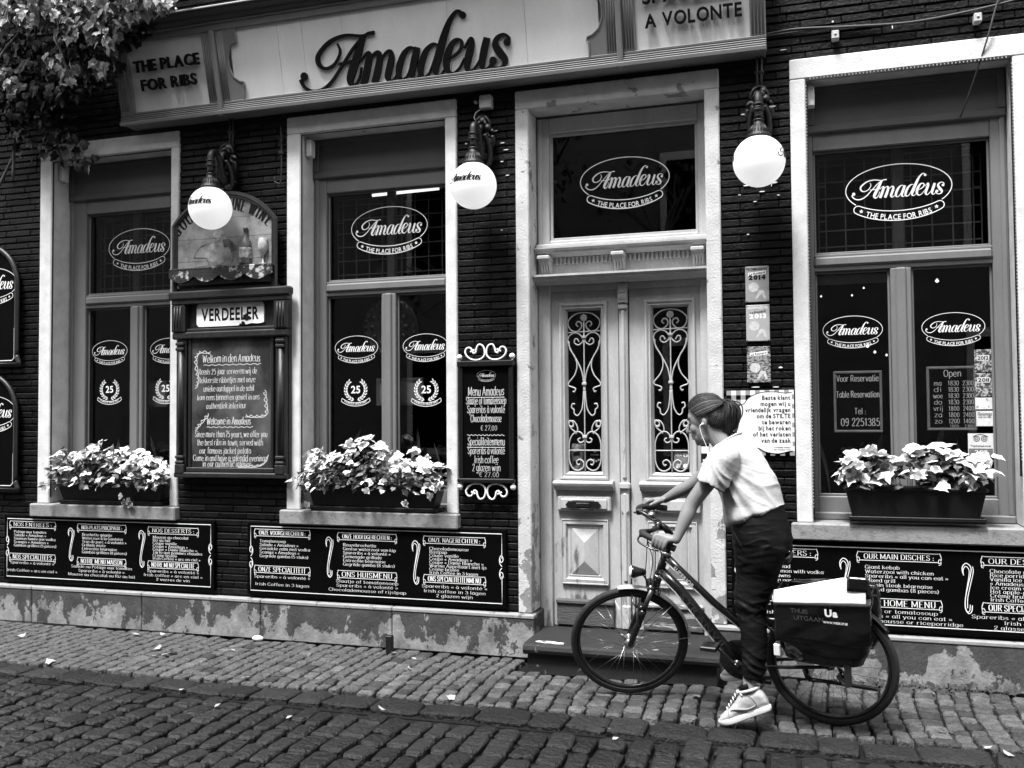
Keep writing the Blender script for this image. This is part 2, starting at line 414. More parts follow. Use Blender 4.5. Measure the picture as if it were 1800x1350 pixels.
# a drawn skeleton alphabet: used fat with slab serifs for the menu boards, thin for brush lettering
GL = {
'a':(10,"~8.5,7 7,9.8 3,9.8 1,5 3,.2 6.5,.8 8.5,4|8.5,10 8.5,0"),'b':(10,"1.5,15 1.5,0|~1.5,7 4,10 8.5,8.5 8.5,1.5 4,0 1.5,3"),
'c':(9.5,"~8.5,7.5 6.5,10 2.5,9 1,5 2.5,1 6,0 8.7,2"),'d':(10,"8.5,15 8.5,0|~8.5,7 6,10 1.5,8.5 1.5,1.5 6,0 8.5,3"),
'e':(10,"1.2,5.3 8.8,5.3|~8.8,5.3 8,9 4.5,10 1.5,8 1,4.5 2.5,1 6,0 8.8,2"),'f':(6.5,"~6.5,14 4.5,15 3,13 3,10|3,11 3,0|0.5,10 5.5,10"),
'g':(10,"8.5,10 8.5,-1|~8.5,-1 7.5,-4 4,-4.5 1.5,-3|~8.5,7 6,10 1.5,8.5 1.5,2 5,.5 8.5,3"),'h':(10,"1.5,15 1.5,0|~1.5,6 4,9.8 7.5,9.5 8.5,7|8.5,7.5 8.5,0"),
'i':(4,"2,10 2,0|2,12.8 2,14.6"),'j':(4.5,"2.5,10 2.5,-2|~2.5,-2 1.8,-4 0,-4|2.5,12.8 2.5,14.6"),'k':(10,"1.5,15 1.5,0|8,10 2,4.5|4,6 8.8,0"),
'l':(4,"2,15 2,0"),'m':(15,"1.5,10 1.5,0|~1.5,6.5 3.5,9.8 6.5,9.5 7.5,7|7.5,7.5 7.5,0|~7.5,6.5 9.5,9.8 12.5,9.5 13.5,7|13.5,7.5 13.5,0"),
'n':(10,"1.5,10 1.5,0|~1.5,6 4,9.8 7.5,9.5 8.5,7|8.5,7.5 8.5,0"),'o':(10,"~5,10 1.8,8.5 1,5 1.8,1.5 5,0 8.2,1.5 9,5 8.2,8.5 5,10"),
'p':(10,"1.5,10 1.5,-4.5|~1.5,7 4,10 8.5,8.5 8.5,1.5 4,0 1.5,3"),'r':(7.5,"1.5,10 1.5,0|~1.5,6 3.5,9.5 6.8,9.3"),
's':(8,"~7,8 5,10 1.8,9 2,6.5 6,4.5 7,2 4.5,0 1,1.5"),'t':(6.5,"3,14 3,2|~3,2 3.8,0 6.3,.8|0.5,10 5.8,10"),
'u':(10,"1.5,10 1.5,3|~1.5,3 2.5,.2 6,.2 8.5,3.5|8.5,10 8.5,0"),'v':(9.6,"0.8,10 4.8,0|4.8,0 9,10"),'w':(13.5,"0.5,10 3.8,0|3.8,0 6.8,9|6.8,9 9.8,0|9.8,0 13,10"),
'x':(9,"1,10 8,0|8,10 1,0"),'y':(9.6,"0.8,10 4.8,0|9,10 4,-2|~4,-2 3,-4.3 .8,-4"),'z':(8.5,"1,10 7.5,10|7.5,10 1,0|1,0 7.8,0"),
'A':(13,"1,0 6.5,15|6.5,15 12,0|3,5 10,5"),'B':(11,"2,15 2,0|~2,15 8,14.8 9,12 8,8.5 2,8|~2,8 9,7.8 10.3,4 9,.3 2,0"),'C':(12,"~11,12 8,15 4,14.5 1.2,10 1.2,5 4,.5 8,0 11.2,3"),
'D':(12.5,"2,15 2,0|~2,15 7,15 11,11.5 11.3,7.5 11,3.5 7,0 2,0"),'E':(11,"2,15 2,0|2,15 9.8,15|2,8 8,8|2,0 10.2,0"),'F':(10.5,"2,15 2,0|2,15 9.8,15|2,8 8,8"),
'G':(12.5,"~11,12 8,15 4,14.5 1.2,10 1.2,5 4,.5 8,0 11,2.5|11,7 11,0"),'H':(12.5,"2,15 2,0|10.5,15 10.5,0|2,7.8 10.5,7.8"),'I':(5,"2.5,15 2.5,0"),
'J':(8,"6,15 6,3|~6,3 4.5,0 1.5,.5 .8,3"),'K':(12,"2,15 2,0|10.5,15 2.5,7|4.5,9 11,0"),'L':(10.5,"2,15 2,0|2,0 10,0"),'M':(16,"2,0 2,15|2,15 8,2|8,2 14,15|14,15 14,0"),
'N':(13,"2,0 2,15|2,15 11,0|11,0 11,15"),'O':(13,"~6.5,15 2.5,13 1.2,7.5 2.5,2 6.5,0 10.5,2 11.8,7.5 10.5,13 6.5,15"),'P':(11,"2,15 2,0|~2,15 8,14.8 9.8,11.5 8,7.5 2,7"),
'Q':(13,"~6.5,15 2.5,13 1.2,7.5 2.5,2 6.5,0 10.5,2 11.8,7.5 10.5,13 6.5,15|8,4 12,-1.5"),'R':(12,"2,15 2,0|~2,15 8,14.8 9.8,11.5 8,8 2,7.5|6,7.5 11.2,0"),
'S':(10.5,"~9.2,12 6.5,15 2,13.5 2.2,9.5 8,6 9.3,3 6,0 2.5,.5 1,3.5"),'T':(11,"5.5,15 5.5,0|.5,15 10.5,15"),'U':(12,"2,15 2,4|~2,4 3.5,.3 8,.3 10,4|10,15 10,4"),
'V':(12,"1,15 6,0|6,0 11,15"),'W':(17,"1,15 5,0|5,0 8.5,13|8.5,13 12,0|12,0 16,15"),'X':(12,"1,15 11,0|11,15 1,0"),'Y':(12,"1,15 6,7|11,15 6,7|6,7 6,0"),'Z':(11,"1.5,15 9.5,15|9.5,15 1,0|1,0 10,0"),
'0':(10,"~5,15 1.8,12.5 1.2,7.5 1.8,2.5 5,0 8.2,2.5 8.8,7.5 8.2,12.5 5,15"),'1':(7,"4,15 4,0|1.5,12 4,15"),'2':(10,"~1.5,11 3.5,15 7.5,14.5 8.3,11 5.5,6 1.2,0|1.2,0 8.8,0"),
'3':(9.5,"~1.3,12.5 4,15 8,13.5 7.5,9 4,7.8|~4,7.8 8.5,7 8.5,1.5 4,0 1,2.5"),'4':(10,"6.5,15 1,4.5|1,4.5 9.3,4.5|6.8,15 6.8,0"),'5':(9.5,"8,15 2.5,15|2.5,15 2,8.5|~2,8.5 5.5,9.8 8.5,7 8,2 4.5,0 1,2"),
'6':(10,"~8,13.5 5,15 2,11 1.3,5 3,.5 6.5,.3 8.7,4 7,8.5 3,8 1.5,5"),'7':(9.5,"1,15 8.8,15|8.8,15 3.5,0"),'8':(10,"~5,8 2,10.5 2.5,14 5,15 7.5,14 8,10.5 5,8 1.5,5 2,1 5,0 8,1 8.5,5 5,8"),
'9':(10,"~2,1.5 5,0 8,4 8.7,10 7,14.5 3.5,14.7 1.3,11 3,6.8 7,7 8.5,10"),
'«':(9,"4,8.5 1,5|1,5 4,1.5|8,8.5 5,5|5,5 8,1.5"),'»':(9,"1,8.5 4,5|4,5 1,1.5|5,8.5 8,5|8,5 5,1.5"),'(':(5,"~4,16 1.5,11 1.5,3 4,-2"),')':(5,"~1,16 3.5,11 3.5,3 1,-2"),
':':(4,"2,8.5 2,6.8|2,2 2,.3"),'.':(4,"2,1.6 2,0"),',':(4,"2,1.6 1.4,-2"),"'":(3,"1.5,15 1.2,11"),'-':(7,"1,5 6,5"),'€':(10,"~9,13 6.5,15 3,13 2,7.5 3,2 6.5,0 9,2|.3,9 7,9|.3,6 7,6"),'&':(12,"~11,6 7,0 2,1 2,5 7,10 7,14 4,15 3,12 10.5,0")}
_ACC = {'é':('e',"4,11.8 6.5,14.5"),'è':('e',"6.3,11.8 3.8,14.5"),'ê':('e',"3,12 5,14|5,14 7,12"),'ô':('o',"3,12 5,14|5,14 7,12"),'à':('a',"6,11.8 3.5,14.5")}
for k, (b_, ex) in _ACC.items(): GL[k] = (GL[b_][0], GL[b_][1] + '|' + ex)
_GS = {}
def strokes(ch):
    if ch not in _GS:
        wd, d = GL.get(ch, (8, "1,0 1,10|1,10 7,10|7,10 7,0|7,0 1,0")); out = []
        for s in d.split('|'):
            sm = s[0] == '~'; p = [tuple(float(q) for q in a.split(',')) for a in s.lstrip('~').split()]
            out.append((crom(p, 4) if sm else p, sm))
        _GS[ch] = (wd, out)
    return _GS[ch]
def drawn_width(text, track=1.0): return sum(5.5 if c == ' ' else strokes(c)[0] + track for c in text) - track
def drawn(mb, text, x, z, h, T, align='l', width=None, thick=2.6, thin=0.9, serif=2.2, track=1.2, jit=0.0, slant=0.0, maxw=None):
    """h = cap height in metres; the grid has capitals 15 high"""
    u = h / 15.0; W = drawn_width(text, track); ux = u if width is None else width / W
    if maxw and W * ux > maxw: ux = maxw / W
    x0 = x if align == 'l' else (x - W * ux if align == 'r' else x - W * ux / 2)
    cx = 0.0; lay = 0
    for ch in text:
        if ch == ' ': cx += 5.5; continue
        wd, sts = strokes(ch)
        jx, jz, js = (random.uniform(-jit, jit), random.uniform(-jit, jit), 1 + random.uniform(-jit, jit) * .12) if jit else (0, 0, 1)
        def tr(p): return (x0 + (cx + jx + p[0] * js + slant * p[1]) * ux, z + (p[1] * js + jz) * u)
        for pts, sm in sts:
            lay += 1; dd = .0002 + (lay % 7) * .00012
            n = len(pts); P = []
            for i in range(n):
                a = pts[max(i - 1, 0)]; b = pts[min(i + 1, n - 1)]
                dx, dy = (b[0] - a[0]) * ux / u, b[1] - a[1]; l = math.hypot(dx, dy) or 1
                wv = (thin + (thick - thin) * abs(dy / l) ** 1.6) * u
                P.append((*tr(pts[i]), wv))
            ribbon(mb, P, lambda xx, zz, d, dd=dd: T(xx, zz, d + dd))
            if serif and not sm and n == 2:
                dx, dy = pts[1][0] - pts[0][0], pts[1][1] - pts[0][1]
                if abs(dy) > 6 * 1.0:
                    for e in pts:
                        if ch in 'AVWMNvwyXxYZz' and e[1] not in (0, 10, 15, -4.5): continue
                        q = tr(e); sg = 1 if e is pts[0] and dy < 0 or e is pts[1] and dy > 0 else -1
                        a = thin * u * .55
                        zz = q[1] - sg * a
                        ribbon(mb, [(q[0] - serif * ux, zz, 2 * a), (q[0] + serif * ux, zz, 2 * a)], lambda xx, zz, d, dd=dd: T(xx, zz, d + dd + .00006))
        cx += wd + track

def logo(mb, cx, cz, hw, y, banner=True, lw=.017, hh=None, n=4, bold=.84):
    """the oval house mark facing the street: oval, script, ribbon and its words"""
    sz = 1.0 if hh is None else hh / hw
    T = lambda x, z, d: (cx + x * hw, y - d - .0005, cz + z * hw * sz)
    rx, rz = 1.0, .4935
    a0, a1 = (-36, 216) if banner else (0, 360)
    pts = []
    for i in range(49):
        a = R(a0 + (a1 - a0) * i / 48); pts.append((rx * math.cos(a), rz * math.sin(a), lw))
    ribbon(mb, pts, T)
    script(mb, lambda x, z, d: T(x, z, d + .0012), bold, n)
    if banner:
        def arc(rxx, rzz, zc, t0, t1, k=24): return [(rxx * math.sin(R(t0 + (t1 - t0) * i / k)), zc - rzz * math.cos(R(t0 + (t1 - t0) * i / k))) for i in range(k + 1)]
        up = arc(1.06, .50, .04, -44, 44); lo = arc(1.08, .56, -.095, -48, 48)
        def cap(p, q, s):
            m_ = ((p[0] + q[0]) / 2, (p[1] + q[1]) / 2); r = math.hypot(p[0] - q[0], p[1] - q[1]) / 2
            a = math.atan2(p[1] - m_[1], p[0] - m_[0])
            return [(m_[0] + r * math.cos(a - s * PI * i / 8), m_[1] + r * math.sin(a - s * PI * i / 8)) for i in range(1, 8)]
        loop = up + cap(up[-1], lo[-1], 1) + lo[::-1] + cap(lo[0], up[0], 1)
        loop.append(loop[0])
        ribbon(mb, [(a, b, lw) for a, b in loop], lambda x, z, d: T(x, z, d + .0004))
        txt = 'THE PLACE FOR RIBS'; lay, wd = blayout(txt, .01, .16)
        h = .105; tot = wd * h; span = 1.24
        for ch, x in lay + [('*', None), ('*', 0)]:
            if ch == '*':
                t = R(-41.5 if x is None else 41.5); px, pz = 1.07 * math.sin(t), -.03 - .53 * math.cos(t)
                st = [(.045 * (1 if k % 2 == 0 else .42) * math.cos(PI / 2 + k * PI / 5), .045 * (1 if k % 2 == 0 else .42) * math.sin(PI / 2 + k * PI / 5)) for k in range(10)]
                mb.add([T(px + a, pz + b, .0002) for a, b in st], [tuple(range(10))]); continue
            vs, fs, a, b = bgeo(ch, 0, .01)
            mid = (a + b) / 2 / BCAP; u_ = ((x + mid) * h - tot / 2) * span / tot
            t = math.asin(max(-.9, min(.9, u_ / 1.07))); px, pz = 1.07 * math.sin(t), -.045 - .535 * math.cos(t) - .02
            sl = math.atan2(.535 * math.sin(t), 1.07 * math.cos(t)); ca, sa = math.cos(sl), math.sin(sl)
            pp = []
            for v in vs:
                lx = (v[0] / BCAP - mid) * h * span / tot; lz = (v[1] / BCAP - .35) * h
                pp.append(T(px + lx * ca - lz * sa, pz + lx * sa + lz * ca, .0002))
            mb.add(pp, fs)
def laurel(mb, cx, cz, s, y):
    """25 in a laurel wreath over a curved ribbon"""
    T = lambda x, z, d: (cx + x * s, y - d - .0005, cz + z * s)
    sans(mb, '25', 0, -.12, .46, T, 'c', off=.02)
    for sgn in (-1, 1):
        for i in range(9):
            a = R(-70 + i * 15.5)
            for q in (0, 1):
                rr = .64 + q * .16; px, pz = sgn * rr * math.cos(a), rr * .95 * math.sin(a) + .1
                an = a + PI / 2 + (.5 if q == 0 else -.5); L_, W_ = .12, .042
                dx, dz = sgn * math.cos(an), math.sin(an)
                pts = [(px - dx * L_, pz - dz * L_), (px - dz * W_, pz + dx * W_), (px + dx * L_, pz + dz * L_), (px + dz * W_, pz - dx * W_)]
                mb.add([T(a_, b_, .0001 * (i % 3)) for a_, b_ in pts], [(0, 1, 2, 3)])
        ribbon(mb, [(sgn * .72 * math.cos(R(-80 + i * 12)) * .98, .72 * .95 * math.sin(R(-80 + i * 12)) + .1, .022) for i in range(12)], lambda x, z, d: T(x, z, d + .0007))
    up = [(1.28 * math.sin(R(-50 + i * 5)), -.02 - .85 * math.cos(R(-50 + i * 5)) + .12, .035) for i in range(21)]
    lo = [(1.32 * math.sin(R(-52 + i * 5.2)), -.24 - .85 * math.cos(R(-52 + i * 5.2)) + .12, .035) for i in range(21)]
    ribbon(mb, up, T); ribbon(mb, lo, T)
    ribbon(mb, [up[0], lo[0]], T); ribbon(mb, [up[-1], lo[-1]], T)
    lay, wd = blayout('FAMOUS SINCE 1987', .01, .16); h = .12
    for ch, x in lay:
        vs, fs, a, b = bgeo(ch, 0, .01); mid = (a + b) / 2 / BCAP
        u_ = ((x + mid) / wd - .5) * 1.62; t = math.asin(u_ / 1.3); px, pz = u_, -.06 - .85 * math.cos(t) + .05
        sl = math.atan2(.85 * math.sin(t), 1.3 * math.cos(t)); ca, sa = math.cos(sl), math.sin(sl); f = 1.62 / wd
        mb.add([T(px + (v[0] / BCAP - mid) * f * ca - (v[1] / BCAP - .3) * h * sa, pz + (v[0] / BCAP - mid) * f * sa + (v[1] / BCAP - .3) * h * ca, .0002) for v in vs], fs)
def front(y): return lambda x, z, d: (x, y - d, z)
# ================================================================== the ground
def seen(p, pad=20):
    """is the point within the photograph, and how large a metre is there (only decides which pieces are separate objects)"""
    d = Vector(p) - CAM_POS; z = d.dot(c_f)
    if z <= .1: return 0
    x = 900 + 1650 * d.dot(c_r) / z; y = 675 - 1650 * d.dot(c_u) / z
    return 1650 / z if -pad < x < 1800 + pad and -pad < y < 1350 + pad else 0

g = MB(); g.add([(-150, -150, -.16), (150, -150, -.16), (150, 150, -.16), (-150, 150, -.16)], [(0, 1, 2, 3)])
tag(g.build('street_ground', M['ground']), kind='structure')
def bed_sheet(name, x0, x1, y0, y1, z):
    b = MB(); b.box(x0, x1, y0, y1, -.15, z); return tag(b.build(name, M['bed']), kind='structure')
pavement = bed_sheet('pavement', -11, 5, -1.32, .02, -.034)
road = bed_sheet('road', -11, 5, -6.2, -1.32, -.042)

def sett_mesh(nm, dome, rnd, m):
    c = .09 + random.random() * .10; j = .055
    o = [(-.5 + c, -.5), (.5 - c, -.5), (.5, -.5 + c), (.5, .5 - c), (.5 - c, .5), (-.5 + c, .5), (-.5, .5 - c), (-.5, -.5 + c)]
    o = [(a + random.uniform(-j, j), b + random.uniform(-j, j)) for a, b in o]
    b = MB(); vs = []
    tl = (random.uniform(-.004, .004), random.uniform(-.004, .004))
    for sc, z in ((1.0, -.06), (1.0, -.010), (.955, -.0025), (.80, dome * .7)):
        for a, q in o: vs.append((a * sc, q * sc, z + (a * tl[0] + q * tl[1] + random.uniform(-.0022, .0022)) * (z > -.02)))
    vs.append((0, 0, dome))
    fs = [(l * 8 + k, l * 8 + (k + 1) % 8, (l + 1) * 8 + (k + 1) % 8, (l + 1) * 8 + k) for l in range(3) for k in range(8)] + [(24 + k, 24 + (k + 1) % 8, 32) for k in range(8)]
    b.add(vs, fs, False); me = b.mesh(nm); me.materials.append(m); return me
def lay_setts(parent, name, field, cells, variants, m, limit, groupkey=None):
    """cells: (x, y, sx, sy, dz, rot); the ones that show largest are objects, the rest one piece"""
    rk = []
    for c in cells:
        s = seen((c[0], c[1], 0)); rk.append((-(s * s * c[2] * c[3]) if s else 0, c))
    rk.sort(key=lambda q: q[0])
    rest = MB()
    for i, (k, c) in enumerate(rk):
        x, y, sx, sy, dz, ro = c; me = random.choice(variants)
        if i < limit and k < 0:
            o = link(name, me, parent); o.location = (x, y, dz); o.rotation_euler = (random.uniform(-.045, .045), random.uniform(-.045, .045), ro); o.scale = (sx, sy, 1)
        else:
            rest.xf = Matrix.Translation((x, y, dz)) @ Matrix.Rotation(ro, 4, 'Z') @ Matrix.Diagonal((sx, sy, 1, 1))
            rest.add([v.co for v in me.vertices], [tuple(p.vertices) for p in me.polygons], False)
    rest.xf = None
    if rest.v: tag(rest.build(field, m, parent, fix=False), kind='stuff')

vp = [sett_mesh('sett', .003, .1, M['sett_pale']) for _ in range(16)]
vd = [sett_mesh('sett', .006, .1, M['sett_dark']) for _ in range(16)]
vk = [sett_mesh('kerb_stone', .005, .1, M['kerb']) for _ in range(8)]
cells = []
x = -8.2
def undul(x, y): return .006 * mnoise.noise((x * 1.1, y * 1.3, 0)) + .003 * mnoise.noise((x * 3, y * 3, 5))
while x < 3.4:
    wx = random.uniform(.086, .116); y = -.035 - random.uniform(0, .05)
    while y > -1.03:
        ly = random.uniform(.078, .122)
        if y - ly < -1.075: ly = max(.05, y + 1.07)
        cx, cy = x + wx / 2 + random.uniform(-.006, .006) + .03 * math.sin(y * 3), y - ly / 2
        if not (-1.80 < cx < -.48 and cy > -.36):
            cells.append((cx, cy, wx - .013, ly - .013, undul(cx, cy), random.uniform(-.08, .08)))
        y -= ly
    x += wx
lay_setts(pavement, 'sett', 'sett_field', cells, vp, M['sett_pale'], 300)
cells = []; x = -8.2
while x < 3.4:
    wx = random.uniform(.20, .33); cells.append((x + wx / 2, -1.19 + random.uniform(-.01, .01), wx - .014, .205 + random.uniform(-.012, .012), undul(x, -1.2) - .002, random.uniform(-.03, .03))); x += wx
lay_setts(pavement, 'kerb_stone', 'kerb_field', cells, vk, M['kerb'], 60)
cells = []; x = -8.2
while x < 3.4:
    wx = random.uniform(.112, .155); y = -1.315 - random.uniform(0, .10)
    while y > -4.4:
        ly = random.uniform(.14, .26); cx, cy = x + wx / 2 + .02 * math.sin(y * 2.1), y - ly / 2
        cells.append((cx, cy, wx - random.uniform(.013, .022), ly - random.uniform(.013, .024), undul(cx, cy) * 1.6 - .006 + random.uniform(-.004, .004), random.uniform(-.075, .075)))
        y -= ly
    x += wx
lay_setts(road, 'sett', 'sett_field', cells, vd, M['sett_dark'], 300)

# ================================================================== the restaurant front
B = empty('restaurant_building', (-2.4, .3, 0), 'narrow dark brick restaurant front with white stone window surrounds and double door', 'building')
Bi = Matrix.Translation((2.4, -.3, 0))
def part(mb, name, m, parent=None, **k):
    o = mb.build(name, m, None, **k); o.parent = parent or B
    o.matrix_parent_inverse = Bi if parent is None else Matrix()
    if parent is not None: o.matrix_parent_inverse = Matrix()
    return o
# a part keeps world coordinates in its mesh; its parent's offset is undone by the inverse matrix, sub-parts hang under parts at the origin
WIN = [dict(o=(-5.97, -4.63), i=(-5.85, -4.70), g=(-5.685, -4.86), m=(-5.245, -5.125)),
       dict(o=(-3.675, -2.32), i=(-3.56, -2.405), g=(-3.455, -2.48), m=(-2.998, -2.883)),
       dict(o=(-.06, 1.31), i=(.035, 1.21), g=(.072, 1.115), m=(.527, .65))]
ZT, ZI, ZS, ZB = 3.88, 3.75, .955, .85
DO, DI = (-1.885, -.50), (-1.79, -.595)
# masonry behind the bricks, with the openings cut out
back = MB()
xs = [-9.0, -5.97, -4.63, -3.675, -2.32, -1.885, -.50, -.06, 1.31, 3.6]
for k in range(0, 9, 2): back.box(xs[k], xs[k + 1], .032, .34, 0, ZT)
back.box(-9, 3.6, .032, .34, ZT, 7.4)
for W in WIN: back.box(W['o'][0], W['o'][1], .0325, .34, 0, ZB)
wall = part(back, 'brick_wall', M['mortar'])
# bricks
courses = []; z = .30; ch = .0518
bricks = []
row = 0
while z < 7.3:
    zz = z + ch / 2
    cut = []
    if zz < ZT + .004:
        if zz > ZB - .004: cut += [W['o'] for W in WIN]
        cut.append(DO)
    cut.sort(); iv = []; a = -8.6
    for c0, c1 in cut: iv.append((a, c0)); a = c1
    iv.append((a, 3.3))
    for a, b in iv:
        x = a; first = True
        while x < b - .004:
            L_ = .245 if not first else (.245 if (row % 2 == 0) else .122) * (1 if a > -8 else random.random() + .3)
            first = False
            L_ += random.uniform(-.004, .004)
            x2 = min(x + L_, b)
            if b - x2 < .035: x2 = b
            bricks.append((x + .0012, x2 - .0012, z + .0045, z + ch - .0045)); x = x2
    z += ch; row += 1
SIGNBOX = (-5.05, -.2, 3.86, 4.8)
HID = [(-6.3, -4.28, .32, .86), (-4.0, -1.97, .32, .86), (-.47, 1.6, .32, .84), (-4.63, -3.6, 1.18, 3.1), (-2.3, -1.89, 1.18, 2.0), (-.48, -.06, 1.37, 1.78), SIGNBOX, (-9, -6.1, 1.0, 3.05), (-9, -5.2, 3.7, 7)]
def brank(b):
    cx, cz = (b[0] + b[1]) / 2, (b[2] + b[3]) / 2; s = seen((cx, 0, cz), 0)
    if not s: return 0
    for h in HID:
        if h[0] < cx < h[1] and h[2] < cz < h[3]: return 0
    return -s * s * (b[1] - b[0]) * (b[3] - b[2])
rk = sorted(((brank(b), i) for i, b in enumerate(bricks)))
rest = MB(); nb = 0
for k, i in rk:
    x0, x1, z0, z1 = bricks[i]; y0 = .018 + random.uniform(-.0035, .0035)
    cx, cz = (x0 + x1) / 2, (z0 + z1) / 2
    if k < 0 and nb < 300:
        b = MB(); b.box(x0 - cx, x1 - cx, -.02, .02, z0 - cz, z1 - cz, .0045)
        o = b.build('brick', M['brick'], None, fix=False); o.parent = wall; o.location = (cx, y0 + .02, cz); o.rotation_euler = (random.uniform(-.05, .05), random.uniform(-.004, .004), random.uniform(-.012, .012)); nb += 1
    else:
        rest.box(x0, x1, y0, y0 + .04, z0, z1, .0045)
o = rest.build('brick_courses', M['brick'], None, fix=False); o.parent = wall; tag(o, kind='stuff')
# flecks of old white mortar between the bricks right of the door
fl = MB()
for (x0, z0, wd, hh) in ((-.37, 3.56, .05, .008), (-.20, 3.592, .055, .01), (-.245, 3.61, .014, .006), (-.21, 3.46, .018, .012), (-.19, 3.405, .008, .03), (-.37, 3.30, .016, .018), (-.20, 3.20, .055, .009), (-.175, 3.19, .008, .03), (-.235, 3.148, .07, .009), (-.36, 3.096, .05, .008), (-.31, 3.10, .03, .007), (-.25, 3.10, .035, .007), (-.19, 3.10, .05, .012), (-.185, 3.08, .007, .03), (-.26, 3.05, .04, .008), (-.39, 3.04, .02, .006), (-.15, 3.02, .02, .008), (-.34, 2.78, .02, .008), (-.30, 2.99, .03, .006),
                        (-2.26, 3.55, .02, .006), (-2.1, 3.56, .05, .006), (-2.0, 3.53, .04, .007), (-1.98, 3.48, .05, .006), (-2.24, 3.42, .02, .006), (-2.0, 3.4, .03, .006), (-2.05, 3.62, .04, .006), (-1.96, 3.30, .03, .006), (-2.0, 2.92, .02, .006), (-.33, 1.80, .06, .009), (-.2, 1.80, .05, .006), (-.16, 1.92, .03, .012), (-.3, 1.85, .02, .006), (-.12, 3.95, .05, .006), (.2, 4.09, .014, .012), (.55, 4.0, .008, .03)):
    n = 7; ring = [(x0 + wd / 2 + wd / 2 * math.cos(2 * PI * k / n) * random.uniform(.7, 1), z0 + hh / 2 + hh / 2 * math.sin(2 * PI * k / n) * random.uniform(.7, 1.1)) for k in range(n)]
    fl.prism(ring, .0105, .03)
o = fl.build('mortar_fleck', M['white'], None); o.parent = wall; tag(o, kind='stuff')

# plinth blocks
pl = MB(); pl.box(-9, -1.775, .0, .3, 0, .27); pl.box(-.61, 3.4, .0, .3, 0, .27)
plinth = part(pl, 'plinth', M['mortar'])
def pblock(x0, x1):
    b = MB(); b.box(x0 + .0025, x1 - .0025, -.035, .02, .0, .262, .006); o = b.build('stone_block', M['plinth'], None); o.parent = plinth
    b = MB(); b.box(x0 + .002, x1 - .002, -.040, .03, .262, .292, .007); o = b.build('coping', M['plinth_cap'], None); o.parent = plinth
e = [-1.765, -2.81, -3.87, -4.92, -5.98, -7.03, -8.09]
for a, b in zip(e[1:], e): pblock(a, b)
for a, b in ((-.62, .45), (.45, 1.5), (1.5, 2.6)): pblock(a, b)
for x0, x1 in ((-1.80, -1.762), (-.623, -.585)):
    b = MB(); b.box(x0, x1, .022, .225, .0, .292, .006); o = b.build('stone_return', M['plinth'], None); o.parent = plinth

# the dark room behind the glass
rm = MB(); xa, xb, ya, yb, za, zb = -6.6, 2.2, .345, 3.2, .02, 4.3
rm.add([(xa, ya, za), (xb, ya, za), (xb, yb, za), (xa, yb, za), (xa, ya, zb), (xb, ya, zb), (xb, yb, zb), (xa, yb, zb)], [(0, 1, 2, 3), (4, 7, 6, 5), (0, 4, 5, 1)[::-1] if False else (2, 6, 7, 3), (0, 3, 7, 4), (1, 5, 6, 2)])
part(rm, 'back_room', M['room'], fix=False)

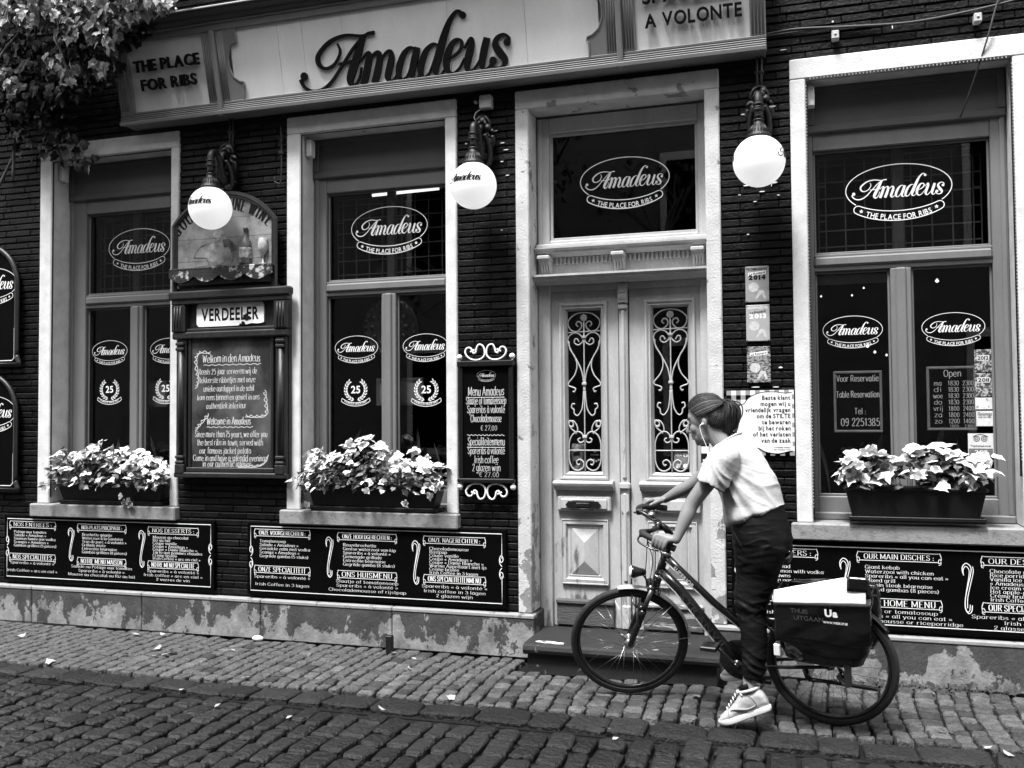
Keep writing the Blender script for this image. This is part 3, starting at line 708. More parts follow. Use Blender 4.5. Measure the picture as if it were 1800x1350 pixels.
# ------------------------------------------------------------------ windows
def pane(x0, x1, z0, z1, y, parent):
    b = MB(); b.box(x0, x1, y, y + .005, z0, z1); o = b.build('pane', M['pane'], None); o.parent = parent
def bead_frame(mb, x0, x1, z0, z1, y, w_=.014, d=.012):
    """glazing bead round a pane"""
    mb.box(x0, x1, y - d, y + .002, z1 - w_, z1, .003); mb.box(x0, x1, y - d, y + .002, z0, z0 + w_, .003)
    mb.box(x0, x0 + w_, y - d * .9, y + .002, z0 + w_, z1 - w_, .003); mb.box(x1 - w_, x1, y - d * .9, y + .002, z0 + w_, z1 - w_, .003)
wins = []
for wi, W in enumerate(WIN):
    (o0, o1), (i0, i1), (g0, g1), (m0, m1) = W['o'], W['i'], W['g'], W['m']
    f = MB(); yf, yb = .205, .30; yg = .252
    gz = dict(ut=3.335, ub=2.660, lt=2.550, lb=1.105)
    ib = i0 + .004; ie = i1 - .004
    f.box(ib, g0, yf, yb, ZS, 3.462, .006); f.box(g1, ie, yf, yb, ZS, 3.462, .006)
    f.box(g0, g1, yf + .004, yb, gz['ut'], 3.462, .006)
    f.box(g0, g1, yf - .012, yb, gz['lt'] + .03, gz['ub'] - .018, .012)
    f.box(g0, g1, yf + .006, yb, gz['ub'] - .018, gz['ub'], .004); f.box(g0, g1, yf + .006, yb, gz['lt'], gz['lt'] + .03, .004)
    f.box(m0, m1, yf + .002, yb, gz['lb'], gz['lt'], .006); f.box(m0 + .03, m1 - .03, yf - .014, yf + .01, gz['lb'], gz['lt'] + .0, .008)
    f.box(g0, g1, yf, yb, ZS + .03, gz['lb'], .006); f.box(ib, ie, yf - .02, yf + .01, ZS, ZS + .05, .008)
    if g0 - ib > .06: f.box(ib + .01, ib + .04, yf - .012, yf + .01, ZS + .05, 3.46, .006)
    if ie - g1 > .06: f.box(ie - .04, ie - .01, yf - .012, yf + .01, ZS + .05, 3.46, .006)
    for a, b_, c_, d_ in ((g0, g1, gz['ub'], gz['ut']), (g0, m0, gz['lb'], gz['lt']), (m1, g1, gz['lb'], gz['lt'])): bead_frame(f, a + .001, b_ - .001, c_ + .001, d_ - .001, yg - .005)
    win = part(f, 'window', M['frame']); wins.append(win)
    s = MB()
    s.box(o0, i0, .0, .335, ZS, ZI, .007); s.box(i1, o1, .0, .335, ZS, ZI, .007); s.box(o0, o1, .0, .335, ZI, ZT, .007)
    q = s.build('stone_surround', M['stone'], None); q.parent = win
    s = MB(); s.box(o0 - .035, o1 + .012, -.045, .34, ZB, ZS, .009); q = s.build('sill', M['sill'], None); q.parent = win
    s = MB(); s.box(i0 + .006, i1 - .006, .195, .34, 3.47, ZI - .001, .006); s.box(i0 + .004, i1 - .004, .178, .25, 3.445, 3.50, .01)
    s.box(i0 + .006, i0 + .05, .18, .2, 3.50, ZI - .002, .004); s.box(i1 - .05, i1 - .006, .18, .2, 3.50, ZI - .002, .004); s.box(i0 + .05, i1 - .05, .185, .2, ZI - .04, ZI - .002, .004)
    q = s.build('shutter_box', M['shutter'], None); q.parent = win
    pane(g0, g1, gz['ub'], gz['ut'], yg, win); pane(g0, m0, gz['lb'], gz['lt'], yg, win); pane(m1, g1, gz['lb'], gz['lt'], yg, win)
    # leaded lights behind the upper pane
    ld = MB(); zc0, zc1 = gz['ub'] + .02, gz['ut'] - .03; y_ = .33
    nx = 2; pw = (g1 - g0) / nx
    for p in range(nx):
        a, b_ = g0 + p * pw + .035, g0 + (p + 1) * pw - .035
        xs_ = [a, a + .045] + [a + .045 + (b_ - a - .09) * t / 3 for t in (1, 2)] + [b_ - .045, b_]
        zs_ = [zc0, zc0 + .045] + [zc0 + .045 + (zc1 - zc0 - .09) * t / 5 for t in (1, 2, 3, 4)] + [zc1 - .045, zc1]
        for x_ in xs_: ld.box(x_ - .004, x_ + .004, y_, y_ + .006, zc0, zc1)
        for z_ in zs_: ld.box(a, b_, y_ - .0015, y_ + .0075, z_ - .004, z_ + .004)
        for (fx, fz) in ((a, zc0 + (zc1 - zc0) * .35), (b_ - .045, zc0 + (zc1 - zc0) * .6), (a, zc0 + (zc1 - zc0) * .72)): ld.box(fx, fx + .045, y_ - .003, y_ + .009, fz - .004, fz + .004)
    ld.box((g0 + g1) / 2 - .03, (g0 + g1) / 2 + .03, y_ - .02, y_ + .02, zc0 - .02, zc1 + .05)
    q = ld.build('leaded_light', M['came'], None); q.parent = win
    # strip of tiny lights clipped along the edge of the opening
    lb = MB(); pts = []
    zz = ZS + .1
    while zz < ZI - .04: pts.append((i0 + .004, zz)); zz += .021
    xx = i0 + .03
    while xx < i1 - .02: pts.append((xx, ZI - .004)); xx += .021
    if wi == 2:
        zz = ZS + .4
        while zz < ZI - .04: pts.append((i1 - .004, zz)); zz += .021
    for px, pz in pts: lb.box(px - .0028, px + .0028, .001, .008, pz - .0035, pz + .0035)
    q = lb.build('light_bead', M['bead'], None, fix=False); q.parent = win; tag(q, kind='stuff')
    lb = MB()
    lb.tube([(i0 + .006, .012, ZS + .05), (i0 + .006, .012, ZI - .012), (i1 - .008, .012, ZI - .012)] + ([(i1 - .008, .012, ZS + .3)] if wi == 2 else []), .006, 6, smooth=False)
    q = lb.build('light_cable', M['black'], None); q.parent = win
    s = MB(); s.box(i0 + .012, i0 + .055, .06, .13, ZI - .16, ZI - .03, .006); q = s.build('sensor_box', M['stone'], None); q.parent = win
    # vinyl on the panes
    yv = yg - .0015
    for k, args in (((0, (-5.195, 3.045, .298)), (0, (-5.479, 2.195, .174)), (0, (-4.90, 2.195, .178)), (1, (-5.478, 1.865, .115)), (1, (-4.93, 1.865, .115))),
                    ((0, (-2.955, 3.055, .310)), (0, (-3.227, 2.158, .178)), (0, (-2.665, 2.155, .178)), (1, (-3.233, 1.828, .115)), (1, (-2.66, 1.82, .115))),
                    ((0, (.588, 3.065, .314)), (0, (.298, 2.170, .180)), (0, (.889, 2.168, .180))))[wi]:
        vn = MB()
        if k: laurel(vn, *args, yv)
        else: logo(vn, *args, yv, n=4 if args[2] > .2 else 3)
        q = vn.build('wreath_mark' if k else 'house_mark', M['decal'], None, fix=False); q.parent = win

# ------------------------------------------------------------------ the doorway
s = MB()
s.box(DO[0], DI[0], 0, .335, .294, 3.75, .007); s.box(DI[1], DO[1], 0, .335, .294, 3.75, .007); s.box(DO[0], DO[1], 0, .335, 3.75, ZT, .007)
dsur = part(s, 'door_surround', M['stone_worn'])
f = MB()                                                  # frame, transom light, entablature
f.box(DI[0] + .003, -1.70, .205, .30, .0, 3.735, .006); f.box(-.662, DI[1] - .003, .205, .30, .0, 3.735, .006)
f.box(-1.70, -.662, .205, .30, 3.625, 3.735, .006)
f.box(DI[0] + .012, DI[0] + .04, .19, .21, 2.62, 3.73, .005); f.box(DI[1] - .04, DI[1] - .012, .19, .21, 2.62, 3.73, .005)
f.box(-1.70, -.662, .200, .30, 2.80, 2.862, .008)
bead_frame(f, -1.699, -.663, 2.863, 3.624, .248, .02, .02)
f.box(-1.70, -.662, .21, .30, 2.5, 2.80)
f.box(DI[0] + .005, DI[1] - .005, .135, .225, 2.800, 2.828, .006)
fr = part(f, 'door_frame', M['door'])
f = MB()
f.prism([(.10, 2.798), (.10, 2.79), (.125, 2.778), (.13, 2.765), (.16, 2.757), (.185, 2.742), (.215, 2.742), (.215, 2.798)], DI[0] + .005, DI[1] - .005, 'yz')
f.prism([(.07, 2.606), (.07, 2.592), (.085, 2.585), (.09, 2.572), (.13, 2.562), (.15, 2.545), (.215, 2.545), (.215, 2.60)], DI[0] - .0, DI[1] + .0, 'yz')
q = f.build('cornice', M['door'], None); q.parent = fr
for cx in (-1.715, -1.195, -.662):
    f = MB(); hw = .038
    pr = [(.085, 2.742), (.085, 2.722), (.10, 2.700), (.145, 2.690), (.165, 2.665), (.165, 2.640), (.185, 2.615), (.209, 2.606), (.209, 2.742)]
    f.prism(pr, cx - hw, cx + hw, 'yz'); f.box(cx - hw - .006, cx + hw + .006, .078, .209, 2.715, 2.741, .005)
    for k in range(4): f.tube([(cx - hw + .01 + k * .0187, .10 + .002, 2.70), (cx - hw + .01 + k * .0187, .146, 2.688), (cx - hw + .01 + k * .0187, .165, 2.65), (cx - hw + .01 + k * .0187, .19, 2.61)], .008, 6)
    q = f.build('bracket', M['door'], None); q.parent = fr
for a, b_ in ((-1.66, -1.25), (-1.14, -.72)):
    n = 14
    for k in range(n):
        f = MB(); cx = a + (b_ - a) * (k + .5) / n; f.box(cx - .0085, cx + .0085, .192, .2085, 2.690, 2.741, .003); q = f.build('dentil', M['door'], None, fix=False); q.parent = fr
b = MB(); b.box(-1.70, -.662, .25, .256, 2.862, 3.625); q = b.build('pane', M['pane'], None); q.parent = fr
vn = MB(); logo(vn, -1.171, 3.268, .311, .248, lw=.02); q = vn.build('door_lettering', M['decal'], None, fix=False); q.parent = fr

def quadframe(mb, x0, x1, z0, z1, wd, y0, y1, c=.004):
    """mitred moulding: slopes from y0 at the outer edge to y1 at the inner edge"""
    O = [(x0, z0), (x1, z0), (x1, z1), (x0, z1)]; I = [(x0 + wd, z0 + wd), (x1 - wd, z0 + wd), (x1 - wd, z1 - wd), (x0 + wd, z1 - wd)]
    for k in range(4):
        j = (k + 1) % 4
        mb.add([(O[k][0], y0, O[k][1]), (O[j][0], y0, O[j][1]), (I[j][0], y1, I[j][1]), (I[k][0], y1, I[k][1])], [(0, 1, 2, 3)])
def wave(pts, n=5): return crom(pts, n)
def door_leaf(x0, x1, gc):
    yd = .236; gw = .1165; g0, g1, gz0, gz1 = gc - gw, gc + gw, 1.238, 2.366
    d = MB()
    d.box(x0, g0 - .022, yd, .29, .175, 2.544, .003); d.box(g1 + .022, x1, yd, .29, .175, 2.544, .003)
    d.box(g0 - .022, g1 + .022, yd, .29, gz1 + .022, 2.544, .001); d.box(g0 - .022, g1 + .022, yd + .0, .29, .175, gz0 - .022, .001)
    leaf = part(d, 'door', M['door'])
    # moulded surround of the glazed opening: three steps
    m = MB(); a0, a1, b0, b1 = gc - .176, gc + .176, 1.182, 2.424
    quadframe(m, a0, a1, b0, b1, .008, yd, yd - .020); quadframe(m, a0 + .008, a1 - .008, b0 + .008, b1 - .008, .012, yd - .020, yd - .022)
    quadframe(m, a0 + .020, a1 - .020, b0 + .020, b1 - .020, .012, yd - .022, yd - .006); quadframe(m, a0 + .032, a1 - .032, b0 + .032, b1 - .032, .010, yd - .006, yd - .012)
    quadframe(m, a0 + .042, a1 - .042, b0 + .042, b1 - .042, .018, yd - .012, yd + .030)
    q = m.build('moulding', M['door'], None, fix=False); q.parent = leaf
    b = MB(); b.box(g0 - .02, g1 + .02, .272, .277, gz0 - .02, gz1 + .02); q = b.build('pane', M['pane'], None); q.parent = leaf
    # wrought grille
    G = MB(); yg = .258; r = .0050
    def st(pts, rr=r, n=6): G.tube([(gc + a * gw, yg, z_) for a, z_ in crom(pts, n)], rr, 6)
    Z = lambda f: gz1 - f * (gz1 - gz0)
    st([(0, Z(.06)), (0, Z(.5)), (0, Z(1))], r, 2); st([(-1, Z(.135)), (0, Z(.131)), (1, Z(.128))], r, 2); st([(-1, Z(.866)), (0, Z(.866)), (1, Z(.866))], r * .9, 2)
    def spir(cx, cz, r0, r1, a0, turns, k=14): return [(cx + (r0 + (r1 - r0) * i / k) * math.cos(a0 + turns * i / k) / gw, cz + (r0 + (r1 - r0) * i / k) * math.sin(a0 + turns * i / k)) for i in range(k + 1)]
    for s_ in (-1, 1):
        mir = lambda P: [(s_ * a, b_) for a, b_ in P]
        # top oval ending in a curl beside the rosette stem
        st(mir([(0, Z(.012)), (.5, Z(.02)), (.92, Z(.055)), (.96, Z(.09)), (.75, Z(.122)), (.4, Z(.128)), (.14, Z(.10)), (.18, Z(.075)), (.38, Z(.068)), (.48, Z(.085)), (.36, Z(.098))]))
        # heart below the bar
        st(mir([(.30, Z(.195)), (.42, Z(.175)), (.56, Z(.178)), (.58, Z(.20)), (.35, Z(.213)), (.10, Z(.195)), (.08, Z(.172)), (.3, Z(.145)), (.62, Z(.138)), (.93, Z(.16)), (.97, Z(.20)), (.78, Z(.25)), (.45, Z(.31)), (.18, Z(.37)), (.06, Z(.43)), (.04, Z(.50))]))
        st(mir([(.93, Z(.19)), (.85, Z(.24)), (.55, Z(.29)), (.44, Z(.345)), (.60, Z(.40)), (.95, Z(.445)), (.97, Z(.465)), (.72, Z(.475)), (.55, Z(.485)), (.62, Z(.505)), (.72, Z(.498))]))
        st(mir([(.05, Z(.50)), (.09, Z(.56)), (.18, Z(.615)), (.42, Z(.65)), (.62, Z(.64)), (.66, Z(.615)), (.80, Z(.60)), (.74, Z(.578)), (.60, Z(.58))]))
        # lower scrolls
        st(mir([(.88, Z(.715)), (.72, Z(.72)), (.72, Z(.695)), (.92, Z(.682)), (.99, Z(.70)), (.85, Z(.73)), (.55, Z(.755)), (.45, Z(.735)), (.6, Z(.70)), (.75, Z(.68))][:7]))
        st(mir([(.97, Z(.866)), (.96, Z(.82)), (.80, Z(.775)), (.50, Z(.752)), (.25, Z(.757)), (.06, Z(.785)), (.10, Z(.812)), (.32, Z(.817)), (.42, Z(.80)), (.28, Z(.79))]))
        st(mir([(.55, Z(.765)), (.44, Z(.74)), (.50, Z(.71)), (.70, Z(.685)), (.92, Z(.69)), (.96, Z(.71)), (.80, Z(.722)), (.72, Z(.708))]))
        st(mir([(.97, Z(.866)), (.96, Z(.93)), (.78, Z(.975)), (.45, Z(.99)), (.12, Z(.97)), (.10, Z(.94)), (.32, Z(.922)), (.52, Z(.935)), (.45, Z(.955)), (.32, Z(.95))]))
    for z_ in (Z(.165), Z(.455), Z(.783)): G.box(gc - .016, gc + .016, yg - .012, yg + .010, z_ - .010, z_ + .010, .004)
    for k in range(8):
        a = 2 * PI * k / 8; G.sphere((gc + .017 * math.cos(a), yg - .003, Z(.045) + .017 * math.sin(a)), .009, 8, 6)
    G.sphere((gc, yg - .008, Z(.045)), .009, 8, 6)
    q = G.build('grille', M['grille'], None, fix=False); q.parent = leaf
    # ledge, letter panel, fielded panel, kick board
    m = MB(); m.prism([(.165, 1.178), (.160, 1.165), (.165, 1.150), (.19, 1.135), (.20, 1.12), (.232, 1.112), (.238, 1.112), (.238, 1.182), (.20, 1.182)], gc - .21, gc + .21, 'yz'); q = m.build('ledge', M['door'], None); q.parent = leaf
    m = MB(); m.box(gc - .19, gc + .19, .196, .238, .972, 1.075, .010); m.box(gc - .165, gc + .165, .186, .2, .988, 1.058, .006); q = m.build('letter_panel', M['door'], None); q.parent = leaf
    m = MB(); quadframe(m, gc - .165, gc + .165, .47, .912, .030, yd - .016, yd - .020); quadframe(m, gc - .135, gc + .135, .50, .882, .014, yd - .020, yd - .002)
    quadframe(m, gc - .121, gc + .121, .514, .868, .012, yd - .002, yd - .006); m.box(gc - .165, gc + .165, yd - .016, yd, .468, .47)
    x_0, x_1, z_0, z_1 = gc - .095, gc + .095, .535, .85; zc0, zc1 = z_0 + .095, z_1 - .095; yb_, yt = yd - .006, yd - .036
    quadframe(m, gc - .109, gc + .109, .526, .856, .012, yd - .006, yd - .001)
    m.add([(x_0, yb_, z_0), (x_1, yb_, z_0), (x_1, yb_, z_1), (x_0, yb_, z_1), (gc, yt, zc0), (gc, yt, zc1)], [(0, 1, 4), (1, 2, 5, 4), (2, 3, 5), (3, 0, 4, 5)])
    m.box(gc - .165, gc + .165, yd - .022, yd - .001, .905, .915, .002); m.box(gc - .165, gc + .165, yd - .022, yd - .001, .467, .477, .002)
    m.box(gc - .167, gc - .158, yd - .0225, yd - .001, .477, .905, .002); m.box(gc + .158, gc + .167, yd - .0225, yd - .001, .477, .905, .002)
    q = m.build('fielded_panel', M['door'], None, fix=False); q.parent = leaf
    m = MB(); m.box(gc - .20, gc + .20, .205, .238, .185, .345, .006); m.box(gc - .205, gc + .205, .192, .238, .33, .365, .01); q = m.build('kick_board', M['kick'], None); q.parent = leaf
    return leaf
DL = door_leaf(-1.768, -1.222, -1.4705); DR = door_leaf(-1.147, -.615, -.8685)
m = MB(); m.box(-1.5475, -1.3935, .172, .19, .985, 1.050, .006); m.box(-1.52, -1.42, .164, .176, 1.002, 1.032, .004)
for s_ in (-1, 1):
    c_ = -1.4705 + s_ * .092
    m.prism([(c_ - s_ * .03, .995), (c_ + s_ * .012, .995), (c_ + s_ * .032, 1.018), (c_ + s_ * .012, 1.042), (c_ - s_ * .03, 1.042)], .174, .186)
m.tube([(-1.55, .160, .99), (-1.39, .160, .99)], .006, 8)
q = m.build('letter_box', M['iron'], None); q.parent = DL
f = MB(); f.box(-1.215, -1.154, .212, .29, .175, 2.40, .01); f.box(-1.198, -1.171, .198, .22, 1.2, 2.36, .008); f.box(-1.198, -1.171, .198, .22, .5, 1.10, .008)
f.box(-1.222, -1.147, .192, .24, 1.128, 1.172, .008); f.box(-1.217, -1.152, .19, .24, 2.36, 2.39, .005); f.box(-1.217, -1.152, .186, .24, 2.40, 2.535, .005)
f.box(-1.205, -1.164, .178, .19, 2.47, 2.52, .004); f.box(-1.21, -1.159, .18, .19, 2.405, 2.415, .003)
for k in range(3): f.tube([(-1.203 + k * .0185, .186, 2.46), (-1.203 + k * .0185, .184, 2.42)], .007, 8)
f.prism([(-1.212, 1.09), (-1.157, 1.09), (-1.157, .985), (-1.1845, .955), (-1.212, .985)], .2, .215)
f.box(-1.215, -1.154, .2, .24, .175, .34, .01)
part(f, 'meeting_post', M['door'])
# doorstep
f = MB(); f.prism([(-.345, .138), (-.338, .118), (-.318, .104), (.24, .104), (.24, .172), (-.318, .172), (-.338, .160)], -1.755, -.52, 'yz'); f.box(-1.735, -.54, -.30, .24, -.02, .104)
part(f, 'doorstep', M['step'])
f = MB()
for (cx, cy, r) in ((-1.60, -.26, .045), (-1.54, -.27, .035), (-1.655, -.255, .03)):
    n = 9; f.prism([(cx + r * (1.4) * math.cos(2 * PI * k / n) * random.uniform(.7, 1.1), cy + r * .55 * math.sin(2 * PI * k / n) * random.uniform(.6, 1.1)) for k in range(n)], .171, .1755, 'xy')
part(f, 'spilt_paint', M['white'])
# ================================================================== fascia sign (leans forward at the top)
SG = empty('fascia_sign', (0, -.10, 3.92), 'long cream fascia sign with big black script name, leaning out above the windows', 'shop sign', rot=(R(13.4), 0, 0))
def sp(mb, name, m, parent=None, fix=True):
    o = mb.build(name, m, None, fix=fix); o.parent = parent or SG; return o
X0, X1 = -5.053, -.192
b = MB(); b.prism([(.012, .0), (.1167, -.0278), (.302, .75), (.012, .745)], X0 + .01, X1 - .01, 'yz'); sp(b, 'sign_body', M['sign_frame'])
for a, c, gaps in ((-4.92, -4.25, ()), (-4.02, -1.25, (-3.62, -3.42, -3.1, -2.3, -1.75)), (-1.01, -.29, ())):
    ed = [a] + list(gaps) + [c]
    for p, q in zip(ed, ed[1:]):
        b = MB(); b.box(p + (.0012 if p != a else 0), q - .0012, -.003, .02, .085, .606); sp(b, 'panel_board', M['sign_panel'])
# mouldings
b = MB()
for z0, z1, y in ((.0, .030, -.055), (.033, .044, -.045), (.047, .058, -.038), (.061, .072, -.031), (.075, .094, -.024)): b.box(X0, X1, y, .03, z0, z1, .004)
sp(b, 'lower_moulding', M['sign_frame'])
b = MB(); b.box(X0, X1, -.026, .03, .598, .648, .005); b.box(X0, X1, -.036, .03, .648, .668, .006); sp(b, 'upper_moulding', M['sign_frame'])
b = MB(); b.prism([(-.04, .668), (-.06, .69), (-.065, .705), (-.10, .725), (-.11, .745), (.06, .745), (.06, .668)], X0 - .03, X1 + .03, 'yz'); sp(b, 'crown_moulding', M['sign_crown'])
b = MB(); b.box(X0 - .04, X1 + .04, -.118, .32, .745, .757, .003); sp(b, 'zinc_capping', M['sign_edge'])
def pilaster(x0, x1, fl, post=None):
    b = MB(); b.box(x0, x1, -.022, .02, .095, .597, .003); sp(b, 'pilaster', M['sign_frame'])
    b = MB(); n = 4; w_ = (fl[1] - fl[0]) / n
    for k in range(n): b.tube([(fl[0] + (k + .5) * w_, -.022, .11), (fl[0] + (k + .5) * w_, -.022, .59)], w_ * .36, 6)
    sp(b, 'reeding', M['sign_frame'])
pilaster(X0 + .002, -4.92, (-5.035, -4.96)); pilaster(-4.25, -4.165, (-4.245, -4.172)); pilaster(-4.125, -4.06, (-4.122, -4.064))
pilaster(-1.205, -1.135, (-1.203, -1.138)); pilaster(-1.095, -1.01, (-1.09, -1.02)); pilaster(-.29, X1 - .002, (-.285, -.20))
for x in (-4.145, -1.115):
    b = MB(); b.box(x - .019, x + .019, -.050, .02, -.012, .60, .006); sp(b, 'divider', M['sign_frame'])
def spandrel(xa, s):
    """frame piece whose inner edge swells and steps like a bracket; s=+1 at the left end"""
    e = [(.10, .598), (.105, .50), (.055, .492), (.035, .46), (.018, .40), (.018, .33), (.045, .26), (.09, .225), (.125, .215), (.13, .19), (.115, .185), (.115, .094)]
    e = [(a, z) for a, z in e]
    pts = [(xa + s * a, z) for a, z in e]; poly = [(xa, .598)] + pts + [(xa, .094)]
    vs = [(a, -.021, z) for a, z in poly]; mb = MB()
    n = len(e)
    for i in range(n - 1):                                    # strips, so the concave outline fills correctly
        (a0, z0), (a1, z1) = pts[i], pts[i + 1]
        if abs(z0 - z1) < 1e-4: continue
        mb.add([(xa, -.021, z0), (a0, -.021, z0), (a1, -.021, z1), (xa, -.021, z1)], [(0, 1, 2, 3)])
        mb.add([(a0, -.021, z0), (a0, .0, z0), (a1, .0, z1), (a1, -.021, z1)], [(0, 1, 2, 3)])
    mb.tube([(a, -.021, z) for a, z in pts], .007, 6, smooth=False)
    sp(mb, 'spandrel', M['sign_frame'])
spandrel(-4.06, 1); spandrel(-1.205, -1)
# raised letters
T0 = lambda x, z, d: (x, -.022 - d, z)
def letters(text, x0, x1, z, h, off=.022, ext=.018):
    lay, wd = blayout(text, off, .14); sx = (x1 - x0) / wd
    for ch, cx in lay:
        vs, fs, a, b_ = bgeo(ch, .5, off); mb = MB()
        mb.add([(x0 + (cx + v[0] / BCAP) * sx, -.020 - (v[2] + .5) * ext, z + v[1] / BCAP * h) for v in vs], fs); sp(mb, 'letter', M['letter_black'], fix=False)
letters('THE PLACE', -4.868, -4.283, .383, .078); letters('FOR RIBS', -4.822, -4.327, .243, .078)
letters('SPARERIBS', -.955, -.345, .370, .082); letters('A VOLONTE', -.945, -.336, .222, .080)
for ch in 'Amadeus'[:3] + 'deus':
    pass
for ch in ('A', 'm', 'a', 'd', 'e', 'u', 's'):
    mb = MB(); k = .921
    script_letter(mb, ch, lambda x, z, d: (-2.655 + x * k, -.004 - d * .017, .255 + z * k), 1.0, .92, 8)
    # script letters stand off the panel on their edges
    sp(mb, 'script_letter', M['letter_black'])

# ================================================================== globe lamps
def lamp(x, label, words=True, rot=0.0):
    L = empty('globe_lamp', (x, 0, 3.55), label, 'lamp', 'lit globe lamps on the front')
    def lp(mb, name, m, parent=None, **k):
        o = mb.build(name, m, None, **k); o.parent = parent or L; return o
    b = MB(); b.prism([(x_, z_) for x_, z_ in ((-.03, -.20), (.03, -.20), (.05, -.12), (.062, .0), (.05, .09), (.03, .14), (0, .17), (-.03, .14), (-.05, .09), (-.062, 0), (-.05, -.12))], -.028, .02)
    for s in (-1, 1):                                          # cast leaves and scrolls on the plate
        sc = [(s * (.052 + .02 * math.cos(a)), -.035, .045 + .022 * math.sin(a)) for a in [R(i * 30) for i in range(10)]]
        b.tube(sc, .016, 6); b.tube([(s * (.05 + .018 * math.cos(a)), -.035, -.14 + .02 * math.sin(a)) for a in [R(i * 30) for i in range(10)]], .012, 6)
        b.tube(crom([(0, -.03, .17), (s * .03, -.05, .15), (s * .052, -.045, .11), (s * .045, -.04, .085)], 4), .012, 6)
        b.tube(crom([(0, -.03, .14), (s * .02, -.06, .12), (s * .035, -.055, .09)], 4), .011, 6)
        b.tube(crom([(s * .02, -.04, -.19), (s * .05, -.05, -.17), (s * .06, -.06, -.10), (s * .05, -.08, -.03), (s * .03, -.10, .02)], 4), .018, 6)
        b.tube(crom([(s * .05, -.03, -.06), (s * .075, -.04, -.02), (s * .072, -.05, .02)], 4), .017, 6)
    for k in range(7): b.sphere((random.uniform(-.045, .045), -.045, .13 - k * .05), random.uniform(.022, .034), 8, 6)
    lp(b, 'wall_plate', M['iron'])
    b = MB()
    b.tube(crom([(0, -.03, -.12), (0, -.075, -.115), (0, -.115, -.05), (0, -.15, .035), (0, -.195, .06), (0, -.235, .04), (0, -.245, -.005), (0, -.245, -.10)], 5), [.030] * 8 + [.027] * 8 + [.024] * 20, 10)
    b.tube(crom([(0, -.03, .06), (0, -.07, .085), (0, -.10, .06), (0, -.10, .02), (0, -.075, .01)], 5), .016, 8)
    b.tube(crom([(0, -.06, -.14), (0, -.10, -.12), (0, -.135, -.06), (0, -.16, -.02)], 5), .014, 8)
    for z_, r in ((-.015, .034), (-.035, .030), (-.05, .036), (-.115, .034)): b.lathe([(r * .7, z_ - .009), (r, z_ - .004), (r, z_ + .004), (r * .7, z_ + .009)], (0, -.245, 0), (0, 0, 1), 14)
    lp(b, 'arm', M['iron'])
    b = MB(); b.lathe([(.03, -.12), (.032, -.14), (.046, -.16), (.058, -.185), (.064, -.20), (.072, -.21), (.076, -.222), (.05, -.225)], (0, -.245, 0), (0, 0, 1), 20)
    for k in range(20):
        a = 2 * PI * k / 20; b.tube([(.036 * math.cos(a), -.245 + .036 * math.sin(a), -.145), (.062 * math.cos(a), -.245 + .062 * math.sin(a), -.19)], .004, 5)
    ft = lp(b, 'gallery', M['iron'])
    b = MB(); b.sphere((0, -.245, -.367), .157, 40, 24); gl = lp(b, 'globe', M['globe'], fix=False)
    b = MB()
    def onglobe(az):
        def T(u, v, d):
            th = az + u * .95; ph = .17 + v * .95; r = .1592 + d * .3
            return (r * math.sin(th) * math.cos(ph), -.245 - r * math.cos(th) * math.cos(ph), -.367 + r * math.sin(ph))
        return T
    for az in rot: script(b, onglobe(az), 1.5, 4)
    q = b.build('globe_lettering', M['letter_black'], None, fix=False); q.parent = gl
    return L
lamp(-4.165, 'white lit globe lamp overlapping the painted wine sign', rot=(-.16,))
lamp(-2.105, 'white lit globe lamp on scrolled iron arm between middle window and doorway', rot=(-.16,))
lamp(-.245, 'white lit globe lamp between the doorway and the right window', rot=(1.66, -1.94))

# ================================================================== painted wine sign
WS = empty('painted_wine_sign', (-4.18, -.03, 2.62), 'arched wooden sign painted with bottle and glass, reading GOOD FINE WINE', 'sign')
def pp(mb, name, m, root, parent=None, **k):
    o = mb.build(name, m, None, **k)
    if parent is None:
        o.parent = root; o.matrix_parent_inverse = Matrix.Translation(-Vector(root.location))
    else: o.parent = parent
    return o
ax0, ax1, zb, zs, za = -4.622, -3.738, 2.65, 3.11, 3.335
def archz(x):
    t = (x - (ax0 + ax1) / 2) / ((ax1 - ax0) / 2); rr = ((ax1 - ax0) / 2) ** 2
    h = za - zs; Rr = (((ax1 - ax0) / 2) ** 2 + h * h) / (2 * h); return za - Rr + math.sqrt(max(Rr * Rr - ((ax1 - ax0) / 2 * t) ** 2, 0))
cuts = [zb, 2.83, 3.00, 3.15, 3.40]
for k in range(4):
    b = MB(); n = 18; lo, hi = cuts[k] + .0012, cuts[k + 1] - .0012
    xs_ = [ax0 + .012 + (ax1 - ax0 - .024) * i / n for i in range(n + 1)]
    top = [(x, min(hi, archz(x) - .012)) for x in xs_]; top = [(x, z) for x, z in top if z > lo + .002]
    b.prism([(top[0][0], lo), (top[-1][0], lo)] + top[::-1], -.05, -.02); pp(b, 'board', M['cream_wood'], WS)
b = MB(); b.tube([(ax0, -.055, zb - .09), (ax0, -.055, zs)] + [(x, -.055, archz(x)) for x in [ax0 + (ax1 - ax0) * i / 20 for i in range(21)]] + [(ax1, -.055, zs), (ax1, -.055, zb - .09)], .020, 6, smooth=False)
b.tube([(ax0 + .02, -.056, zb - .09), (ax0 + .02, -.056, zs)] + [(x, -.056, archz(x) - .024) for x in [ax0 + .02 + (ax1 - ax0 - .04) * i / 20 for i in range(21)]] + [(ax1 - .02, -.056, zs), (ax1 - .02, -.056, zb - .09)], .010, 6, smooth=False)
b.box(ax0 - .012, ax1 + .012, -.045, .0, zb - .12, zb - .02, .004); pp(b, 'frame', M['dark_wood'], WS)
